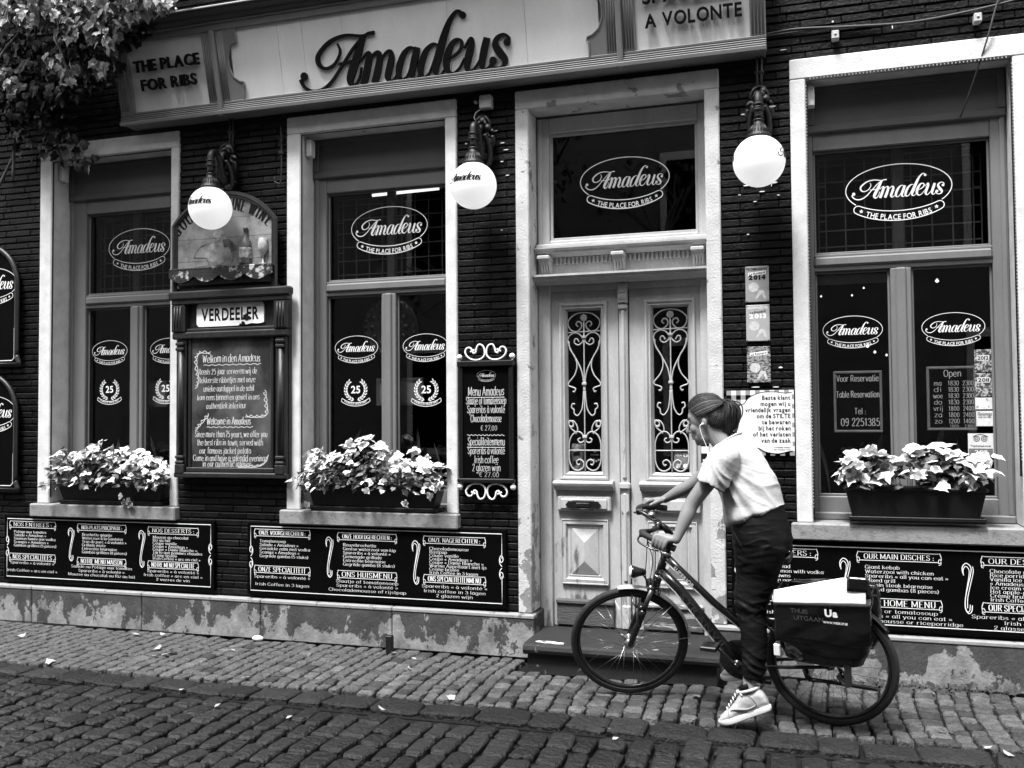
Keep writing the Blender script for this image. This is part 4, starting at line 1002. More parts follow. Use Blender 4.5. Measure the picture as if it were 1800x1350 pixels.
# scalloped shelf valance, paint half gone
b = MB(); n = 4; pts = [(ax0, 2.755), (ax1, 2.755)]; lower = []
for i in range(n * 8 + 1):
    t = i / (n * 8); x = ax1 + (ax0 - ax1) * t; lower.append((x, 2.66 + .045 * (1 - abs(math.sin(PI * t * n)))))
M['valance'] = worn('flaking_black_valance', 0.018, 0.42, 14.0, 0.56, .03, rough=.6, bump=.6, seed=6)
b.prism(pts + lower, -.12, -.09); b.box(ax0, ax1, -.12, -.04, 2.755, 2.772, .004); pp(b, 'valance', M['valance'], WS)
# lettering following the arch
b = MB(); txt = 'GOOD FOOD FINE WINE'
lay, wd = [], 0
xx = 0; items = []
for ch in txt:
    if ch == ' ': xx += 5; continue
    items.append((ch, xx)); xx += strokes(ch)[0] + 1.4
hh = .088; u = .80 / xx
for ch, cx in items:
    mid = (cx + strokes(ch)[0] / 2) * u - .415; X = -4.18 + mid; sl = (archz(X + .005) - archz(X - .005)) / .01; an = math.atan(sl); Zb = archz(X) - .125
    def T(x, z, d, X=X, Zb=Zb, an=an): return (X + x * math.cos(an) - z * math.sin(an), -.0505 - d, Zb + x * math.sin(an) + z * math.cos(an))
    drawn(b, ch, 0, 0, hh, T, 'c', width=strokes(ch)[0] * u * .98, thick=3.0, thin=1.0, serif=1.8)
pp(b, 'lettering', M['letter_black'], WS, fix=False)
# painted still life: covered dish outline and a pale cook's shape, laid on as thin paint
b = MB()
def blob(cx, cz, rx, rz, y, n=16, j=.12):
    b.prism([(cx + rx * math.cos(2 * PI * k / n) * random.uniform(1 - j, 1 + j), cz + rz * math.sin(2 * PI * k / n) * random.uniform(1 - j, 1 + j)) for k in range(n)], y, -.049)
blob(-4.23, 2.885, .125, .08, -.0510); pp(b, 'painted_shape', worn('pale_sign_paint', .38, .20, 16, .52, .1), WS)
b = MB(); blob(-4.205, 2.985, .040, .045, -.0513); blob(-4.225, 3.03, .050, .030, -.0514); pp(b, 'painted_shape', worn('pale_head_paint', .42, .2, 26, .55, .1), WS)
b = MB(); blob(-4.15, 2.955, .045, .035, -.0518, j=.25); blob(-4.10, 2.915, .035, .028, -.0516, j=.3); blob(-4.29, 2.785, .15, .010, -.0516, j=.05)
for q in ([(-4.44, 2.865), (-4.43, 2.90), (-4.38, 2.945), (-4.33, 2.955)], [(-4.45, 2.86), (-4.38, 2.855), (-4.33, 2.85)], [(-4.33, 2.84), (-4.30, 2.79), (-4.26, 2.78)], [(-4.10, 2.90), (-4.095, 2.85), (-4.12, 2.80)]):
    ribbon(b, [(x, z, .007) for x, z in crom(q, 4)], front(-.0514))
pp(b, 'painted_line', worn('dark_sign_paint', .05, .16, 22, .5, .12), WS, fix=False)
b = MB(); b.lathe([(.044, 0), (.047, .02), (.047, .14), (.040, .18), (.018, .215), (.015, .27), (.018, .272), (.018, .285)], (-3.985, -.065, 2.775), (0, 0, 1), 16); bo = pp(b, 'bottle', mat('bottle_paint', .07, .4, .6, 22), WS); b = MB(); b.lathe([(.048, .05), (.0486, .055), (.0486, .125), (.048, .13)], (-3.985, -.065, 2.775), (0, 0, 1), 16); q = b.build('label', worn('straw_label', .42, .12, 30, .55, .08), None); q.parent = bo
b = MB(); b.lathe([(.032, 0), (.030, .006), (.007, .012), (.007, .065), (.034, .10), (.038, .13), (.034, .19), (.030, .195)], (-3.835, -.065, 2.775), (0, 0, 1), 16); pp(b, 'wine_glass', mat('wine_glass_paint', .36, .5, .5, 22), WS)

# ================================================================== glazed notice cabinet and enamel plate
NC = empty('notice_cabinet', (-4.11, 0, 1.19), 'dark carved wooden notice cabinet with white brush lettering, between left and middle windows', 'notice board')
def nc(mb, name, m, **k): return pp(mb, name, m, NC, **k)
b = MB(); b.box(-4.60, -3.63, -.035, .03, 1.20, 2.56, .004); nc(b, 'back_panel', M['dark_wood'])
b = MB(); b.box(-4.64, -3.59, -.11, -.035, 2.535, 2.60, .012); b.box(-4.62, -3.61, -.095, -.035, 2.50, 2.535, .006); nc(b, 'cornice', M['dark_wood'])
b = MB(); b.box(-4.62, -3.61, -.085, -.035, 2.235, 2.29, .01); b.box(-4.50, -3.73, -.07, -.035, 2.29, 2.315, .006); nc(b, 'middle_rail', M['dark_wood'])
for x0, x1 in ((-4.62, -4.50), (-3.73, -3.61)):
    b = MB(); b.box(x0, x1, -.09, -.035, 2.29, 2.50, .006); b.box(x0 + .02, x1 - .02, -.096, -.08, 2.30, 2.49, .004)
    for k in range(3): b.tube([(x0 + .035 + k * .025, -.096, 2.31), (x0 + .035 + k * .025, -.096, 2.48)], .006, 6)
    nc(b, 'head_block', M['dark_wood'])
    xc = (x0 + x1) / 2 + (.012 if x0 < -4.2 else -.012)
    b = MB(); b.box(xc - .045, xc + .045, -.065, -.035, 1.22, 2.235, .006); b.tube([(xc, -.062, 1.36), (xc, -.062, 2.14)], .026, 10)
    for z_ in (1.30, 1.34, 2.16, 2.20): b.box(xc - .036, xc + .036, -.092, -.04, z_ - .012, z_ + .012, .006)
    b.box(xc - .042, xc + .042, -.09, -.04, 1.215, 1.288, .008); nc(b, 'column', M['dark_wood'])
b = MB(); b.box(-4.60, -3.63, -.085, -.035, 1.185, 1.225, .008); b.box(-4.50, -3.74, -.07, -.035, 1.225, 1.262, .006); nc(b, 'bottom_rail', M['dark_wood'])
b = MB(); b.box(-4.49, -4.465, -.06, -.035, 1.262, 2.235, .005); b.box(-3.775, -3.75, -.06, -.035, 1.262, 2.235, .005); nc(b, 'glazing_stile', M['dark_wood'])
b = MB(); b.box(-4.466, -3.774, -.046, -.034, 1.262, 2.236); nc(b, 'slate_panel', M['slate'])
b = MB(); T = front(-.0468); S_ = dict(thick=1.5, thin=.6, serif=0, jit=.6, slant=.08)
rows = [('Welkom in den Amadeus', -4.12, 2.055, .052, .50), ('Reeds 25 jaar serveren wij de', -4.15, 1.965, .040, .51), ('lekkerste ribbetjes met onze', -4.15, 1.90, .040, .48), ('unieke aardappel in de schil', -4.14, 1.835, .040, .44),
        ('kom eens binnen en geniet in ons', -4.145, 1.77, .040, .54), ('authentiek interieur', -4.16, 1.705, .040, .35), ('Welcome in Amadeus', -4.14, 1.585, .050, .38), ('Since more than 25 years, we offer you', -4.12, 1.490, .042, .63),
        ('the best ribs in town, served with', -4.13, 1.428, .042, .57), ('our famous jacket potato', -4.17, 1.366, .042, .45), ('Come in and have a splendid evening', -4.14, 1.310, .042, .62), ('in our authentic interior.', -4.15, 1.275 - .02, .042, .43)]
for i, (t, x, z, h, wd) in enumerate(rows):
    drawn(b, t, x, z + .0 + (.012 if i == 11 else 0), h * 1.12, T, 'c', width=wd, **S_)
for z_, xa, xb in ((2.035, -4.36, -3.86), (1.565, -4.33, -3.93)): ribbon(b, [(xa + (xb - xa) * i / 40, z_ + .004 * math.sin(i * 1.3), .005) for i in range(41)], T)
def vine(pts, ph=0):
    c = crom(pts, 8)
    for s_ in (-1, 1): ribbon(b, [(x + s_ * .013 * math.sin(i * .8 + ph), z + s_ * .010 * math.cos(i * .8), .006) for i, (x, z) in enumerate(c)], lambda x, z, d, s_=s_: T(x, z, d + .0001 * s_))
vine([(-4.30, 2.13), (-4.40, 2.135), (-4.43, 2.08), (-4.42, 1.98), (-4.41, 1.92), (-4.43, 1.87)]); vine([(-3.83, 1.83), (-3.82, 1.74), (-3.82, 1.66), (-3.90, 1.645), (-3.99, 1.65)]); vine([(-4.32, 1.66), (-4.38, 1.60), (-4.43, 1.55)]); vine([(-3.81, 1.35), (-3.83, 1.30), (-3.90, 1.275), (-4.0, 1.272), (-4.06, 1.268)], 1)
nc(b, 'lettering', M['chalk'], fix=False)
EP = empty('enamel_plate', (-4.1275, -.06, 2.33), 'small chipped white enamel plate reading VERDEELER on the wooden cabinet', 'sign')
b = MB(); c_ = .02; x0, x1, z0, z1 = -4.42, -3.835, 2.328, 2.503
b.prism([(x0 + c_, z0), (x1 - .22, z0), (x1 - .19, z0 + .012), (x1 - .15, z0 + .006), (x1 - .10, z0 + .014), (x1 - .06, z0 + .010), (x1 - c_, z0 + .012), (x1, z0 + c_), (x1, z1 - c_), (x1 - c_, z1), (x0 + c_, z1), (x0, z1 - c_), (x0, z0 + c_)], -.052, -.036); pp(b, 'plate', M['enamel'], EP)
b = MB(); sans(b, 'VERDEELER', -4.1275, 2.372, .090, front(-.0525), 'c', width=.50, off=.030, track=.14); pp(b, 'lettering', M['letter_black'], EP, fix=False)
b = MB()
for (cx, cz, r, y) in ((-3.99, 2.395, .022, -.0535), (-3.965, 2.385, .020, -.0536), (-3.98, 2.372, .018, -.0537), (-4.01, 2.345, .016, -.0538), (-4.035, 2.335, .012, -.0539)):
    n = 10; b.prism([(cx + r * math.cos(2 * PI * k / n) * random.uniform(.55, 1.2), cz + r * math.sin(2 * PI * k / n) * random.uniform(.55, 1.2)) for k in range(n)], y, -.0515)
pp(b, 'chip', M['black'], EP)

# ================================================================== hanging chalk menu with scrollwork
CM = empty('scroll_menu_board', (-2.10, -.02, 1.18), 'narrow black menu board with white iron scrolls above and below, left of the doorway', 'menu board')
def cm(mb, name, m, **k): return pp(mb, name, m, CM, **k)
b = MB(); b.box(-2.275, -1.925, -.03, .0, 1.20, 1.985); cm(b, 'panel', M['board'])
b = MB(); b.box(-2.305, -1.895, -.055, .0, 1.975, 2.015, .006); b.box(-2.305, -1.895, -.055, .0, 1.175, 1.205, .006); b.box(-2.295, -2.268, -.045, .0, 1.205, 1.975, .005); b.box(-1.932, -1.905, -.045, .0, 1.205, 1.975, .005); cm(b, 'frame', M['black'])
for s_, z_ in ((1, 2.015), (-1, 1.175)):
    for m_ in (-1, 1):
        b = MB(); P = [(.008, .0), (.0, .045), (-.012, .075), (-.05, .10), (-.085, .085), (-.092, .055), (-.075, .035), (-.062, .048), (-.07, .06)]
        P = [(.06, .045), (.075, .058), (.09, .048), (.085, .028), (.10, .012)]
        loop = [(.075, .072), (.088, .062), (.082, .048), (.066, .055), (.060, .080), (.045, .105), (.018, .100), (.002, .07), (.004, .03), (.035, .004), (.085, .002), (.125, .022), (.143, .055), (.132, .082), (.108, .086), (.094, .068), (.104, .056)]
        b.tube([(-2.10 + m_ * (.006 + a), -.03, z_ + s_ * (c_ + .006)) for a, c_ in crom(loop, 5)], .0065, 8); cm(b, 'scroll', M['decal'])
        b = MB(); b.sphere((-2.10 + m_ * .192, -.03, z_ + s_ * .028), .020, 14, 10); b.tube([(-2.10 + m_ * .192, -.03, z_ - s_ * .005), (-2.10 + m_ * .192, -.03, z_ + s_ * .015)], .008, 8); cm(b, 'finial', M['decal'])
b = MB(); T = front(-.0308); logo(b, -2.095, 1.915, .068, -.0308, n=3, bold=1.0)
S_ = dict(thick=1.05, thin=.65, serif=0, jit=.3, slant=.05)
for t, z, h, wd in (('Menu Amadeus', 1.775, .062, .262), ('Slaatje of tomatensoep', 1.715, .052, .292), ('Spareribs à volonté', 1.655, .052, .275), ('Chocolademousse', 1.593, .052, .225), ('€ 27,00', 1.535, .034, .120),
                    ('Specialiteitenmenu', 1.432, .055, .268), ('Spareribs à volonté', 1.372, .050, .268), ('Irish coffee', 1.310, .050, .175), ('2 glazen wijn', 1.255, .050, .205), ('€ 27,00', 1.216, .032, .145)):
    drawn(b, t, -2.10 + (.02 if '27' in t else 0), z, h, T, 'c', width=wd, **S_)
ribbon(b, [(-2.235, 1.762, .005), (-1.965, 1.762, .005)], T); ribbon(b, [(-2.24, 1.418, .005), (-1.965, 1.418, .005)], T)
ribbon(b, [(-2.24 + i * .007, 1.502 + .004 * math.sin(i * 1.6), .004) for i in range(40)], T); cm(b, 'lettering', M['chalk'], fix=False)

# ================================================================== arched boards at the left edge
def arched(z0, z1, label):
    A = empty('arched_board', (-6.45, -.02, z0), label, 'sign'); cx = -6.45
    e = [(.325, 0), (.31, .03), (.295, .07), (.29, .12), (.29, (z1 - z0) * .66), (.275, (z1 - z0) * .78), (.22, (z1 - z0) * .89), (.12, (z1 - z0) * .975), (.03, z1 - z0)]
    out = [(cx + a, z0 + c_) for a, c_ in crom(e, 3)]; poly = out + [(2 * cx - a, c_) for a, c_ in out[::-1]]
    b = MB(); b.prism(poly, -.03, .0); pp(b, 'panel', M['board'], A)
    b = MB(); b.tube([(a, -.032, c_) for a, c_ in poly], .020, 8, closed=True); pp(b, 'frame', M['dark_wood'], A)
    b = MB(); logo(b, -6.43, z1 - .30, .265, -.031, n=4); ribbon(b, [(cx - .24, z0 + .035, .006), (cx + .24, z0 + .035, .006), (cx + .262, z0 + .055, .006), (cx + .262, z0 + .3, .006)], front(-.0312)); pp(b, 'lettering', M['decal'], A, fix=False)
arched(2.085, 3.06, 'upper arched black board at the left edge with white house mark'); arched(1.06, 2.0, 'lower arched black board at the left edge with white house mark')

# ================================================================== long menu panels under the windows
def loopknot(b, x, z, s, T, up=1):
    p = [(0, 0), (.018, .02), (.022, .05), (.006, .075), (-.010, .06), (-.006, .035), (.012, .03), (.016, .055)]
    ribbon(b, [(x + s * a, z + up * c_, .005) for a, c_ in crom(p, 5)], T)
def esse(b, x, z0, z1, T):
    H = z1 - z0
    p = [(-.022, .80), (-.024, .92), (-.004, 1.0), (.020, .94), (.022, .82), (.004, .55), (-.010, .32), (-.012, .12), (.004, .02), (.022, .06), (.026, .18)]
    for k, wd in ((0, .005), (1, .004)): ribbon(b, [(x + a * (1 - .32 * k) - .003 * k, z0 + (c_ * (1 - .09 * k) + .03 * k) * H, wd) for a, c_ in crom(p, 6)], lambda xx, zz, d, k=k: T(xx, zz, d + .0002 * k))
    ribbon(b, [(x + a + .012, z0 + c_ * H, .004) for a, c_ in crom(p[3:8], 6)], lambda xx, zz, d: T(xx, zz, d + .0006))
def heading(b, x0, x1, z0, z1, text, T, fill=.86, h=None):
    lw = .0036
    for z in (z0, z1): ribbon(b, [(x0 + .012, z, lw), (x1 - .012, z, lw)], T)
    for x, s_ in ((x0, -1), (x1, 1)):
        ribbon(b, [(x - s_ * .012, z1, lw), (x, z1 + .002, lw), (x + s_ * .004, z1 - .012, lw)], lambda a, c_, d: T(a, c_, d + .0002))
        ribbon(b, [(x + q[0] * s_, (z0 + z1) / 2 + q[1], lw) for q in crom([(0, .03), (.008, .0), (.004, -.025), (-.008, -.03), (-.006, -.012), (.004, -.008), (.006, -.034), (-.006, -.042)], 4)], lambda a, c_, d: T(a, c_, d + .0004))
    hh = h or (z1 - z0) * .60
    drawn(b, text, (x0 + x1) / 2, (z0 + z1) / 2 - hh / 2, hh, T, 'c', width=(x1 - x0) * fill, thick=2.2, thin=.7, serif=1.6)
def menu_panel(x0, x1, z0, z1, cols, swirls, knots, label):
    P = empty('menu_board', ((x0 + x1) / 2, 0, z0), label, 'menu board')
    b = MB(); b.box(x0 - .03, x1 + .03, -.012, .017, z0 - .03, z1 + .028, .002); pp(b, 'panel', M['board'], P)
    T = front(-.0128); b = MB(); lw = .0055; kz = (z0 + z1) / 2 + .01
    ribbon(b, [(x0, kz + .06, lw), (x0, z1, lw), (x1, z1, lw), (x1, kz + .06, lw)], T); ribbon(b, [(x0, kz - .06, lw), (x0, z0, lw), (x1, z0, lw), (x1, kz - .06, lw)], T)
    for x, s_ in ((x0, 1), (x1, -1)): loopknot(b, x, kz + .005, s_ * .8, T, 1); loopknot(b, x, kz - .005, s_ * .8, T, -1)
    pp(b, 'border', M['decal'], P, fix=False)
    b = MB(); st = dict(thick=2.2, thin=.75, serif=1.5, track=1.5)
    for c in cols:
        heading(b, c['x0'], c['x1'], c['hz'] - .050, c['hz'], c['head'], T)
        for i, t in enumerate(c['items']): drawn(b, t, c['x0'] + .038, c['iz'] - i * c['ip'], .0205, T, 'l', width=drawn_width(t, 1.5) * .0205 / 15 * c.get('sq', 1.28), **st)
        heading(b, c['x0'], c['x1'], c['sz'] - .052, c['sz'], c['sub'], T, .88, .036)
        for i, t in enumerate(c['foot']):
            drawn(b, t, (c['x0'] + c['x1']) / 2, c['fz'][i], .0205, T, 'c', width=drawn_width(t, 1.5) * .0205 / 15 * c.get('fq', 1.62), **st)
    for sx, sz0, sz1 in swirls: esse(b, sx, sz0, sz1, T)
    pp(b, 'lettering', M['decal'], P, fix=False)
dz = -.012
menu_panel(-6.255, -4.315, .358, .826, [
    dict(x0=-6.223, x1=-5.773, hz=.806, head='NOS ENTREES :', items=['Potage aux tomates', 'Salade « Amadeus »', 'Saumon fumée aux vodka', 'Scampis « Amadeus »', 'Gambas grillées (5 pièces)'], iz=.712, ip=.0275, sz=.545, sub='NOS SPECIALITEES', foot=['Spareribs « à volonté »', 'Irish Coffee « arc en ciel »'], fz=[.462, .400], fq=1.5),
    dict(x0=-5.544, x1=-5.092, hz=.800, head='NOS PLATS PRICIPAUX :', items=['Brochette géante', 'Waterzooi à la Gantoise', 'Tras de porc « à volonté »', 'Grillade mixte', 'Entrecôte béarnaise', 'Gambas grillées (8 pièces)'], iz=.708, ip=.0275, sz=.535, sub='NOTRE MENU MAISON', foot=['Salade ou Potage aux tomates', 'Spareribs « à volonté »', 'Mousse au chocolat ou Riz au lait'], fz=[.455, .423, .392], fq=1.5),
    dict(x0=-4.875, x1=-4.430, hz=.795, head='NOS DESSERTS :', items=['Mousse au chocolat', 'Riz au lait', 'Coupe vanille', 'Coupe « Amadeus »', 'Coupe « Dame Blanche »', 'Tarte aux pommes chaudes', 'Crème brulée', 'Irish Coffee « arc en ciel »'], iz=.708, ip=.0232, sz=.533, sub='NOTRE MENU SPECIALITE', foot=['Spareribs « à volonté »', 'Irish coffee « arc en ciel »', '2 verres de vin'], fz=[.448, .416, .385], fq=1.6)],
    [(-5.617, .50, .765), (-4.942, .475, .765)], 1, 'long black menu panel under the left window, written in French')
menu_panel(-3.968, -1.998, .352, .826, [
    dict(x0=-3.929, x1=-3.477, hz=.806, head='ONZE VOORGERECHTEN :', items=['Tomatensoep', 'Salade « Amadeus »', 'Gerookte zalm met vodka', 'Scampi « Amadeus »', 'Gegrilde gamba (5 stuks)'], iz=.710, ip=.0275, sz=.537, sub='ONZE SPECIALITEIT', foot=['Spareribs « à volonté »', 'Irish Coffee in 3 lagen'], fz=[.448, .392], fq=1.6),
    dict(x0=-3.241, x1=-2.788, hz=.799, head='ONZE HOOFDGERECHTEN :', items=['Reuzebrochette', 'Gentse waterzooi van kip', 'Spareribs « à volonté »', 'Gemengde grillade', 'Entrecôte béarnaise', 'Gegrilde gamba (8 stuks)'], iz=.703, ip=.0277, sz=.528, sub='ONS HUISMENU', foot=['Slaatje of tomatensoep', 'Spareribs « à volonté »', 'Chocolademousse of rijstpap'], fz=[.442, .412, .380], fq=1.65),
    dict(x0=-2.570, x1=-2.123, hz=.795, head='ONZE NAGERECHTEN :', items=['Chocolademousse', 'Rijstpap', 'Coupe vanille', 'Coupe « Amadeus »', 'Coupe « Dame Blanche »', 'Warme Appeltaart met ijs', 'Crème brulée', 'Irish Coffee in 3 lagen'], iz=.700, ip=.0238, sz=.526, sub='ONS SPECIALITEITENMENU', foot=['Spareribs « à volonté »', 'Irish coffee in 3 lagen', '2 glazen wijn'], fz=[.438, .405, .374], fq=1.65)],
    [(-3.317, .47, .765), (-2.638, .45, .76)], 1, 'long black menu panel under the middle window, written in Dutch')
menu_panel(-.435, 1.505, .352, .812, [
    dict(x0=-.39, x1=.05, hz=.792, head='OUR STARTERS :', items=['Tomatosoup', 'Amadeus salad', 'Smoked salmon with vodka', 'Scampi prawns', 'Grilled king gambas (5 pieces)'], iz=.700, ip=.0285, sz=.515, sub='OUR SPECIALITY', foot=['Spareribs « all you can eat »', 'Irish Coffee'], fz=[.436, .385], fq=1.55),
    dict(x0=.292, x1=.750, hz=.788, head='OUR MAIN DISCHES :', items=['Giant kebab', 'Waterzooi with chicken', 'Spareribs « all you can eat »', 'Mixed grill', 'Sirloin steak béarnaise', 'Grilled gambas (8 pieces)'], iz=.688, ip=.0268, sz=.510, sub='OUR HOME MENU', foot=['Salad or tomatosoup', 'Spareribs « all you can eat »', 'Chocolate mousse or riceporridge'], fz=[.424, .395, .365], fq=1.6),
    dict(x0=.980, x1=1.430, hz=.783, head='OUR DESSERTS :', items=['Chocolate mousse', 'Rice porridge', 'Vanilla ice cream', '« Amadeus » ice', 'Ice cream with sauce', 'Hot apple-pie', 'Crème brulée', 'Irish Coffee'], iz=.690, ip=.0238, sz=.512, sub='OUR SPECIALITY MENU', foot=['Spareribs « all you can eat »', 'Irish coffee', '2 glasses of wine'], fz=[.420, .390, .360], fq=1.6)],
    [(.21, .46, .745), (.895, .44, .74)], 1, 'long black menu panel under the right window, written in English')

M['print_tone'] = mat('pale_print', .5, .5, .3, 60)
# ================================================================== guide plates and the quiet notice
def guide_plate(z0, z1, x0, year, tone, ytone, ltone, label):
    P = empty('guide_plate', (x0 + .0725, .0, z0), label, 'plaque', 'guide plates beside the door'); x1 = x0 + .145; c = (x0 + x1) / 2
    b = MB(); b.box(x0, x1, .0, .012, z0, z1, .004); pp(b, 'plate', tone, P)
    T = front(-.0006)
    b = MB(); sans(b, 'RECOMMANDE PAR', c, z1 - .026, .014, T, 'c', width=.125, off=.02); sans(b, year, c, z1 - .085, .026, T, 'c', width=.105, off=.07, track=.2); pp(b, 'lettering', ytone, P, fix=False)
    b = MB(); sl = .12; TT = lambda x, z, d: (x, -.0005 - d, z + (x - c) * sl)
    ribbon(b, [(x0 + .018, z1 - .046, .024), (x1 - .018, z1 - .046, .024)], lambda x, z, d: (x, -.0003 - d, z + (x - c) * sl)); pp(b, 'title_band', ltone[0], P, fix=False)
    b = MB(); sans(b, 'Le Routard', c, z1 - .052, .013, lambda x, z, d: (x, -.0011, z + (x - c) * sl), 'c', width=.095, off=.03); pp(b, 'title', ltone[1], P, fix=False)
    b = MB(); r = .032; cz = z1 - .135
    b.add([(c - .022 + r * math.cos(2 * PI * k / 16), -.0006, cz + r * math.sin(2 * PI * k / 16)) for k in range(16)], [tuple(range(16))])
    b.add([(c + .01 + q[0], -.0009, cz - .02 + q[1]) for q in ((0, 0), (.03, .0), (.045, -.055), (.032, -.055), (.016, -.02), (-.012, -.055), (-.024, -.055))], [(0, 1, 2, 3, 4, 5, 6)])
    pp(b, 'printed_shape', M['print_tone'], P, fix=False)
    b = MB()
    for k in range(4):
        for sx, sz in ((x0 + .008, z0 + .008), (x1 - .008, z0 + .008), (x0 + .008, z1 - .008), (x1 - .008, z1 - .008)): b.sphere((sx, -.001, sz), .0035, 6, 4)
        break
    pp(b, 'screw', M['iron'], P)
g35, g45 = mat('grey_enamel', .28, .35, .2, 20), mat('pale_grey_enamel', .36, .35, .15, 20)
faded = worn('weathered_foil', .30, .03, 45.0, .5, .03, rough=.5, bump=.2, stretch=(1, 1, 2.5))
guide_plate(2.345, 2.575, -.352, '2014', g35, M['letter_black'], (M['white'], M['letter_black']), 'grey guide plate with 2014 in black, topmost of three beside the door')
guide_plate(2.095, 2.328, -.351, '2013', g45, M['white'], (g45, M['letter_black']), 'pale grey guide plate with 2013 in white, middle of three beside the door')
guide_plate(1.830, 2.062, -.350, '2012', faded, g35, (M['white'], M['letter_black']), 'weathered mottled guide plate, lowest of three beside the door')
QN = empty('quiet_notice', (-.27, 0, 1.375), 'notice on black and white checked plate asking guests for silence, behind the cyclist', 'sign')
b = MB(); b.box(-.482, -.066, .0, .014, 1.372, 1.782, .003); pp(b, 'plate', M['board'], QN)
gm, wm = mat('check_grey', .26, .5, .06, 20), mat('check_white', .72, .5, .05, 20)
bg_, bw_ = MB(), MB(); cs = .0295
nx, nz = 14, 14
for i in range(nx):
    for j in range(nz):
        x_, z_ = -.4805 + i * cs, 1.3705 + j * cs; a, c_ = i % 2, j % 2
        if a == 0 and c_ == 0: continue
        (bw_ if a and c_ else bg_).add([(x_, -.0008, z_), (x_ + cs, -.0008, z_), (x_ + cs, -.0008, z_ + cs), (x_, -.0008, z_ + cs)], [(0, 1, 2, 3)])
tag(pp(bg_, 'grey_check', gm, QN, fix=False), kind='stuff'); tag(pp(bw_, 'white_check', wm, QN, fix=False), kind='stuff')
b = MB(); out = [(-.080, 1.772 - .004)] + crom([(-.115, 1.762), (-.19, 1.772), (-.27, 1.768), (-.34, 1.738), (-.372, 1.70), (-.405, 1.685), (-.43, 1.655), (-.432, 1.615), (-.44, 1.58), (-.43, 1.53), (-.40, 1.50), (-.375, 1.46), (-.33, 1.425), (-.285, 1.415), (-.24, 1.392), (-.17, 1.382), (-.11, 1.395)], 4) + [(-.080, 1.40)]
b.prism(out, -.0028, -.001); pp(b, 'speech_cloud', mat('cream_print', .72, .5, .05, 20), QN)
b = MB(); ribbon(b, [(x, z, .005) for x, z in out], front(-.0030)); T = front(-.0034)
for i, t in enumerate(['Beste klant', 'mogen wij u', 'vriendelijk vragen', 'om de STILTE', 'te bewaren', 'bij het roken', 'of het verlaten', 'van de zaak']): sans(b, t, -.090, 1.722 - i * .0385, .0265, T, 'r', width=blayout(t, .03, .14)[1] * .0218, off=.03, track=.14)
for i, t in enumerate(['Vriendelijk bedankt', 'Het Amadeus Team']): sans(b, t, -.092, 1.418 - i * .014, .008, T, 'r', off=.02)
pp(b, 'lettering', M['letter_black'], QN, fix=False)

# ================================================================== slates and stickers in the right window
def slate(name, x0, x1, z0, z1, label, rows):
    P = empty(name, ((x0 + x1) / 2, .27, z0), label, 'chalkboard'); y = .262
    b = MB(); b.box(x0 + .012, x1 - .012, y + .004, y + .014, z0 + .012, z1 - .012); pp(b, 'slate', M['board'], P)
    b = MB(); b.box(x0, x1, y, y + .02, z1 - .016, z1, .003); b.box(x0, x1, y, y + .02, z0, z0 + .016, .003); b.box(x0, x0 + .016, y, y + .02, z0 + .016, z1 - .016, .003); b.box(x1 - .016, x1, y, y + .02, z0 + .016, z1 - .016, .003); pp(b, 'frame', mat('slate_frame', .24, .6, .3, 12), P)
    b = MB(); T = front(y + .003)
    for t, x, z, h, wd in rows: drawn(b, t, x, z, h, T, 'c', width=wd, thick=1.5, thin=1.0, serif=0, jit=.25)
    pp(b, 'lettering', M['white'], P, fix=False)
slate('reservation_slate', .176, .470, 1.510, 1.905, 'small framed blackboard with reservation phone number, left pane of the right window', [('Voor Reservatie', .322, 1.838, .040, .255), ('Table Reservation', .322, 1.735, .040, .26), ('Tel :', .335, 1.628, .038, .07), ('09 2251385', .335, 1.552, .048, .235)])
rows = [('Open', .880, 1.858, .042, .10)]
for i, (d, a, c_) in enumerate((('ma', '1830', '2300'), ('di', '1830', '2300'), ('woe', '1830', '2300'), ('do', '1830', '2300'), ('vrij', '1800', '2400'), ('za', '1800', '2400'), ('zo', '1200', '1400'))):
    z = 1.803 - i * .0395; rows += [(d, .795, z, .030, .045 if len(d) < 3 else .055), (a, .885, z, .028, .062), (c_, .968, z, .028, .062)]
rows += [('1800', .885, 1.541, .016, .05), ('2300', .968, 1.541, .016, .05)]
slate('opening_hours_slate', .731, 1.016, 1.522, 1.922, 'small framed blackboard listing opening hours, right pane of the right window', rows)
def sticker(x0, x1, z0, z1, m, label, texts, tm, extra=None):
    P = empty('window_sticker', ((x0 + x1) / 2, .25, z0), label, 'sticker', 'stickers at the edge of the right window')
    b = MB(); b.box(x0, x1, .2490, .2512, z0, z1); pp(b, 'sheet', m, P)
    b = MB(); T = front(.2484)
    for t, x, z, h, wd in texts: sans(b, t, x, z, h, T, 'c', width=wd, off=.03)
    if b.v: pp(b, 'print', tm, P, fix=False)
    if extra: b = MB(); extra(b, T); pp(b, 'emblem', tm, P, fix=False)
    return P
mott = worn('mottled_sticker', .045, .42, 70.0, .52, .02, rough=.4, bump=0); pale = mat('pale_sticker', .62, .4, .15, 40)
bandm = lambda z: (lambda b, T: None)
sticker(1.005, 1.103, 1.884, 2.022, mott, 'mottled sticker with 2012, top of the stickers in the right window', [], M['letter_black'])
sticker(1.004, 1.100, 1.732, 1.876, mott, 'mottled sticker with 2011, second of the stickers in the right window', [], M['letter_black'])
for z in (1.958, 1.822):
    P = [o for o in bpy.data.objects if o.name.startswith('window_sticker')][-1 if z < 1.9 else -2]
    b = MB(); b.box(1.018, 1.088, .2478, .2487, z - .006, z + .028); pp(b, 'year_band', pale, P); b = MB(); sans(b, '2012' if z > 1.9 else '2011', 1.053, z, .021, front(.2472), 'c', width=.062, off=.03); pp(b, 'year', M['letter_black'], P, fix=False)
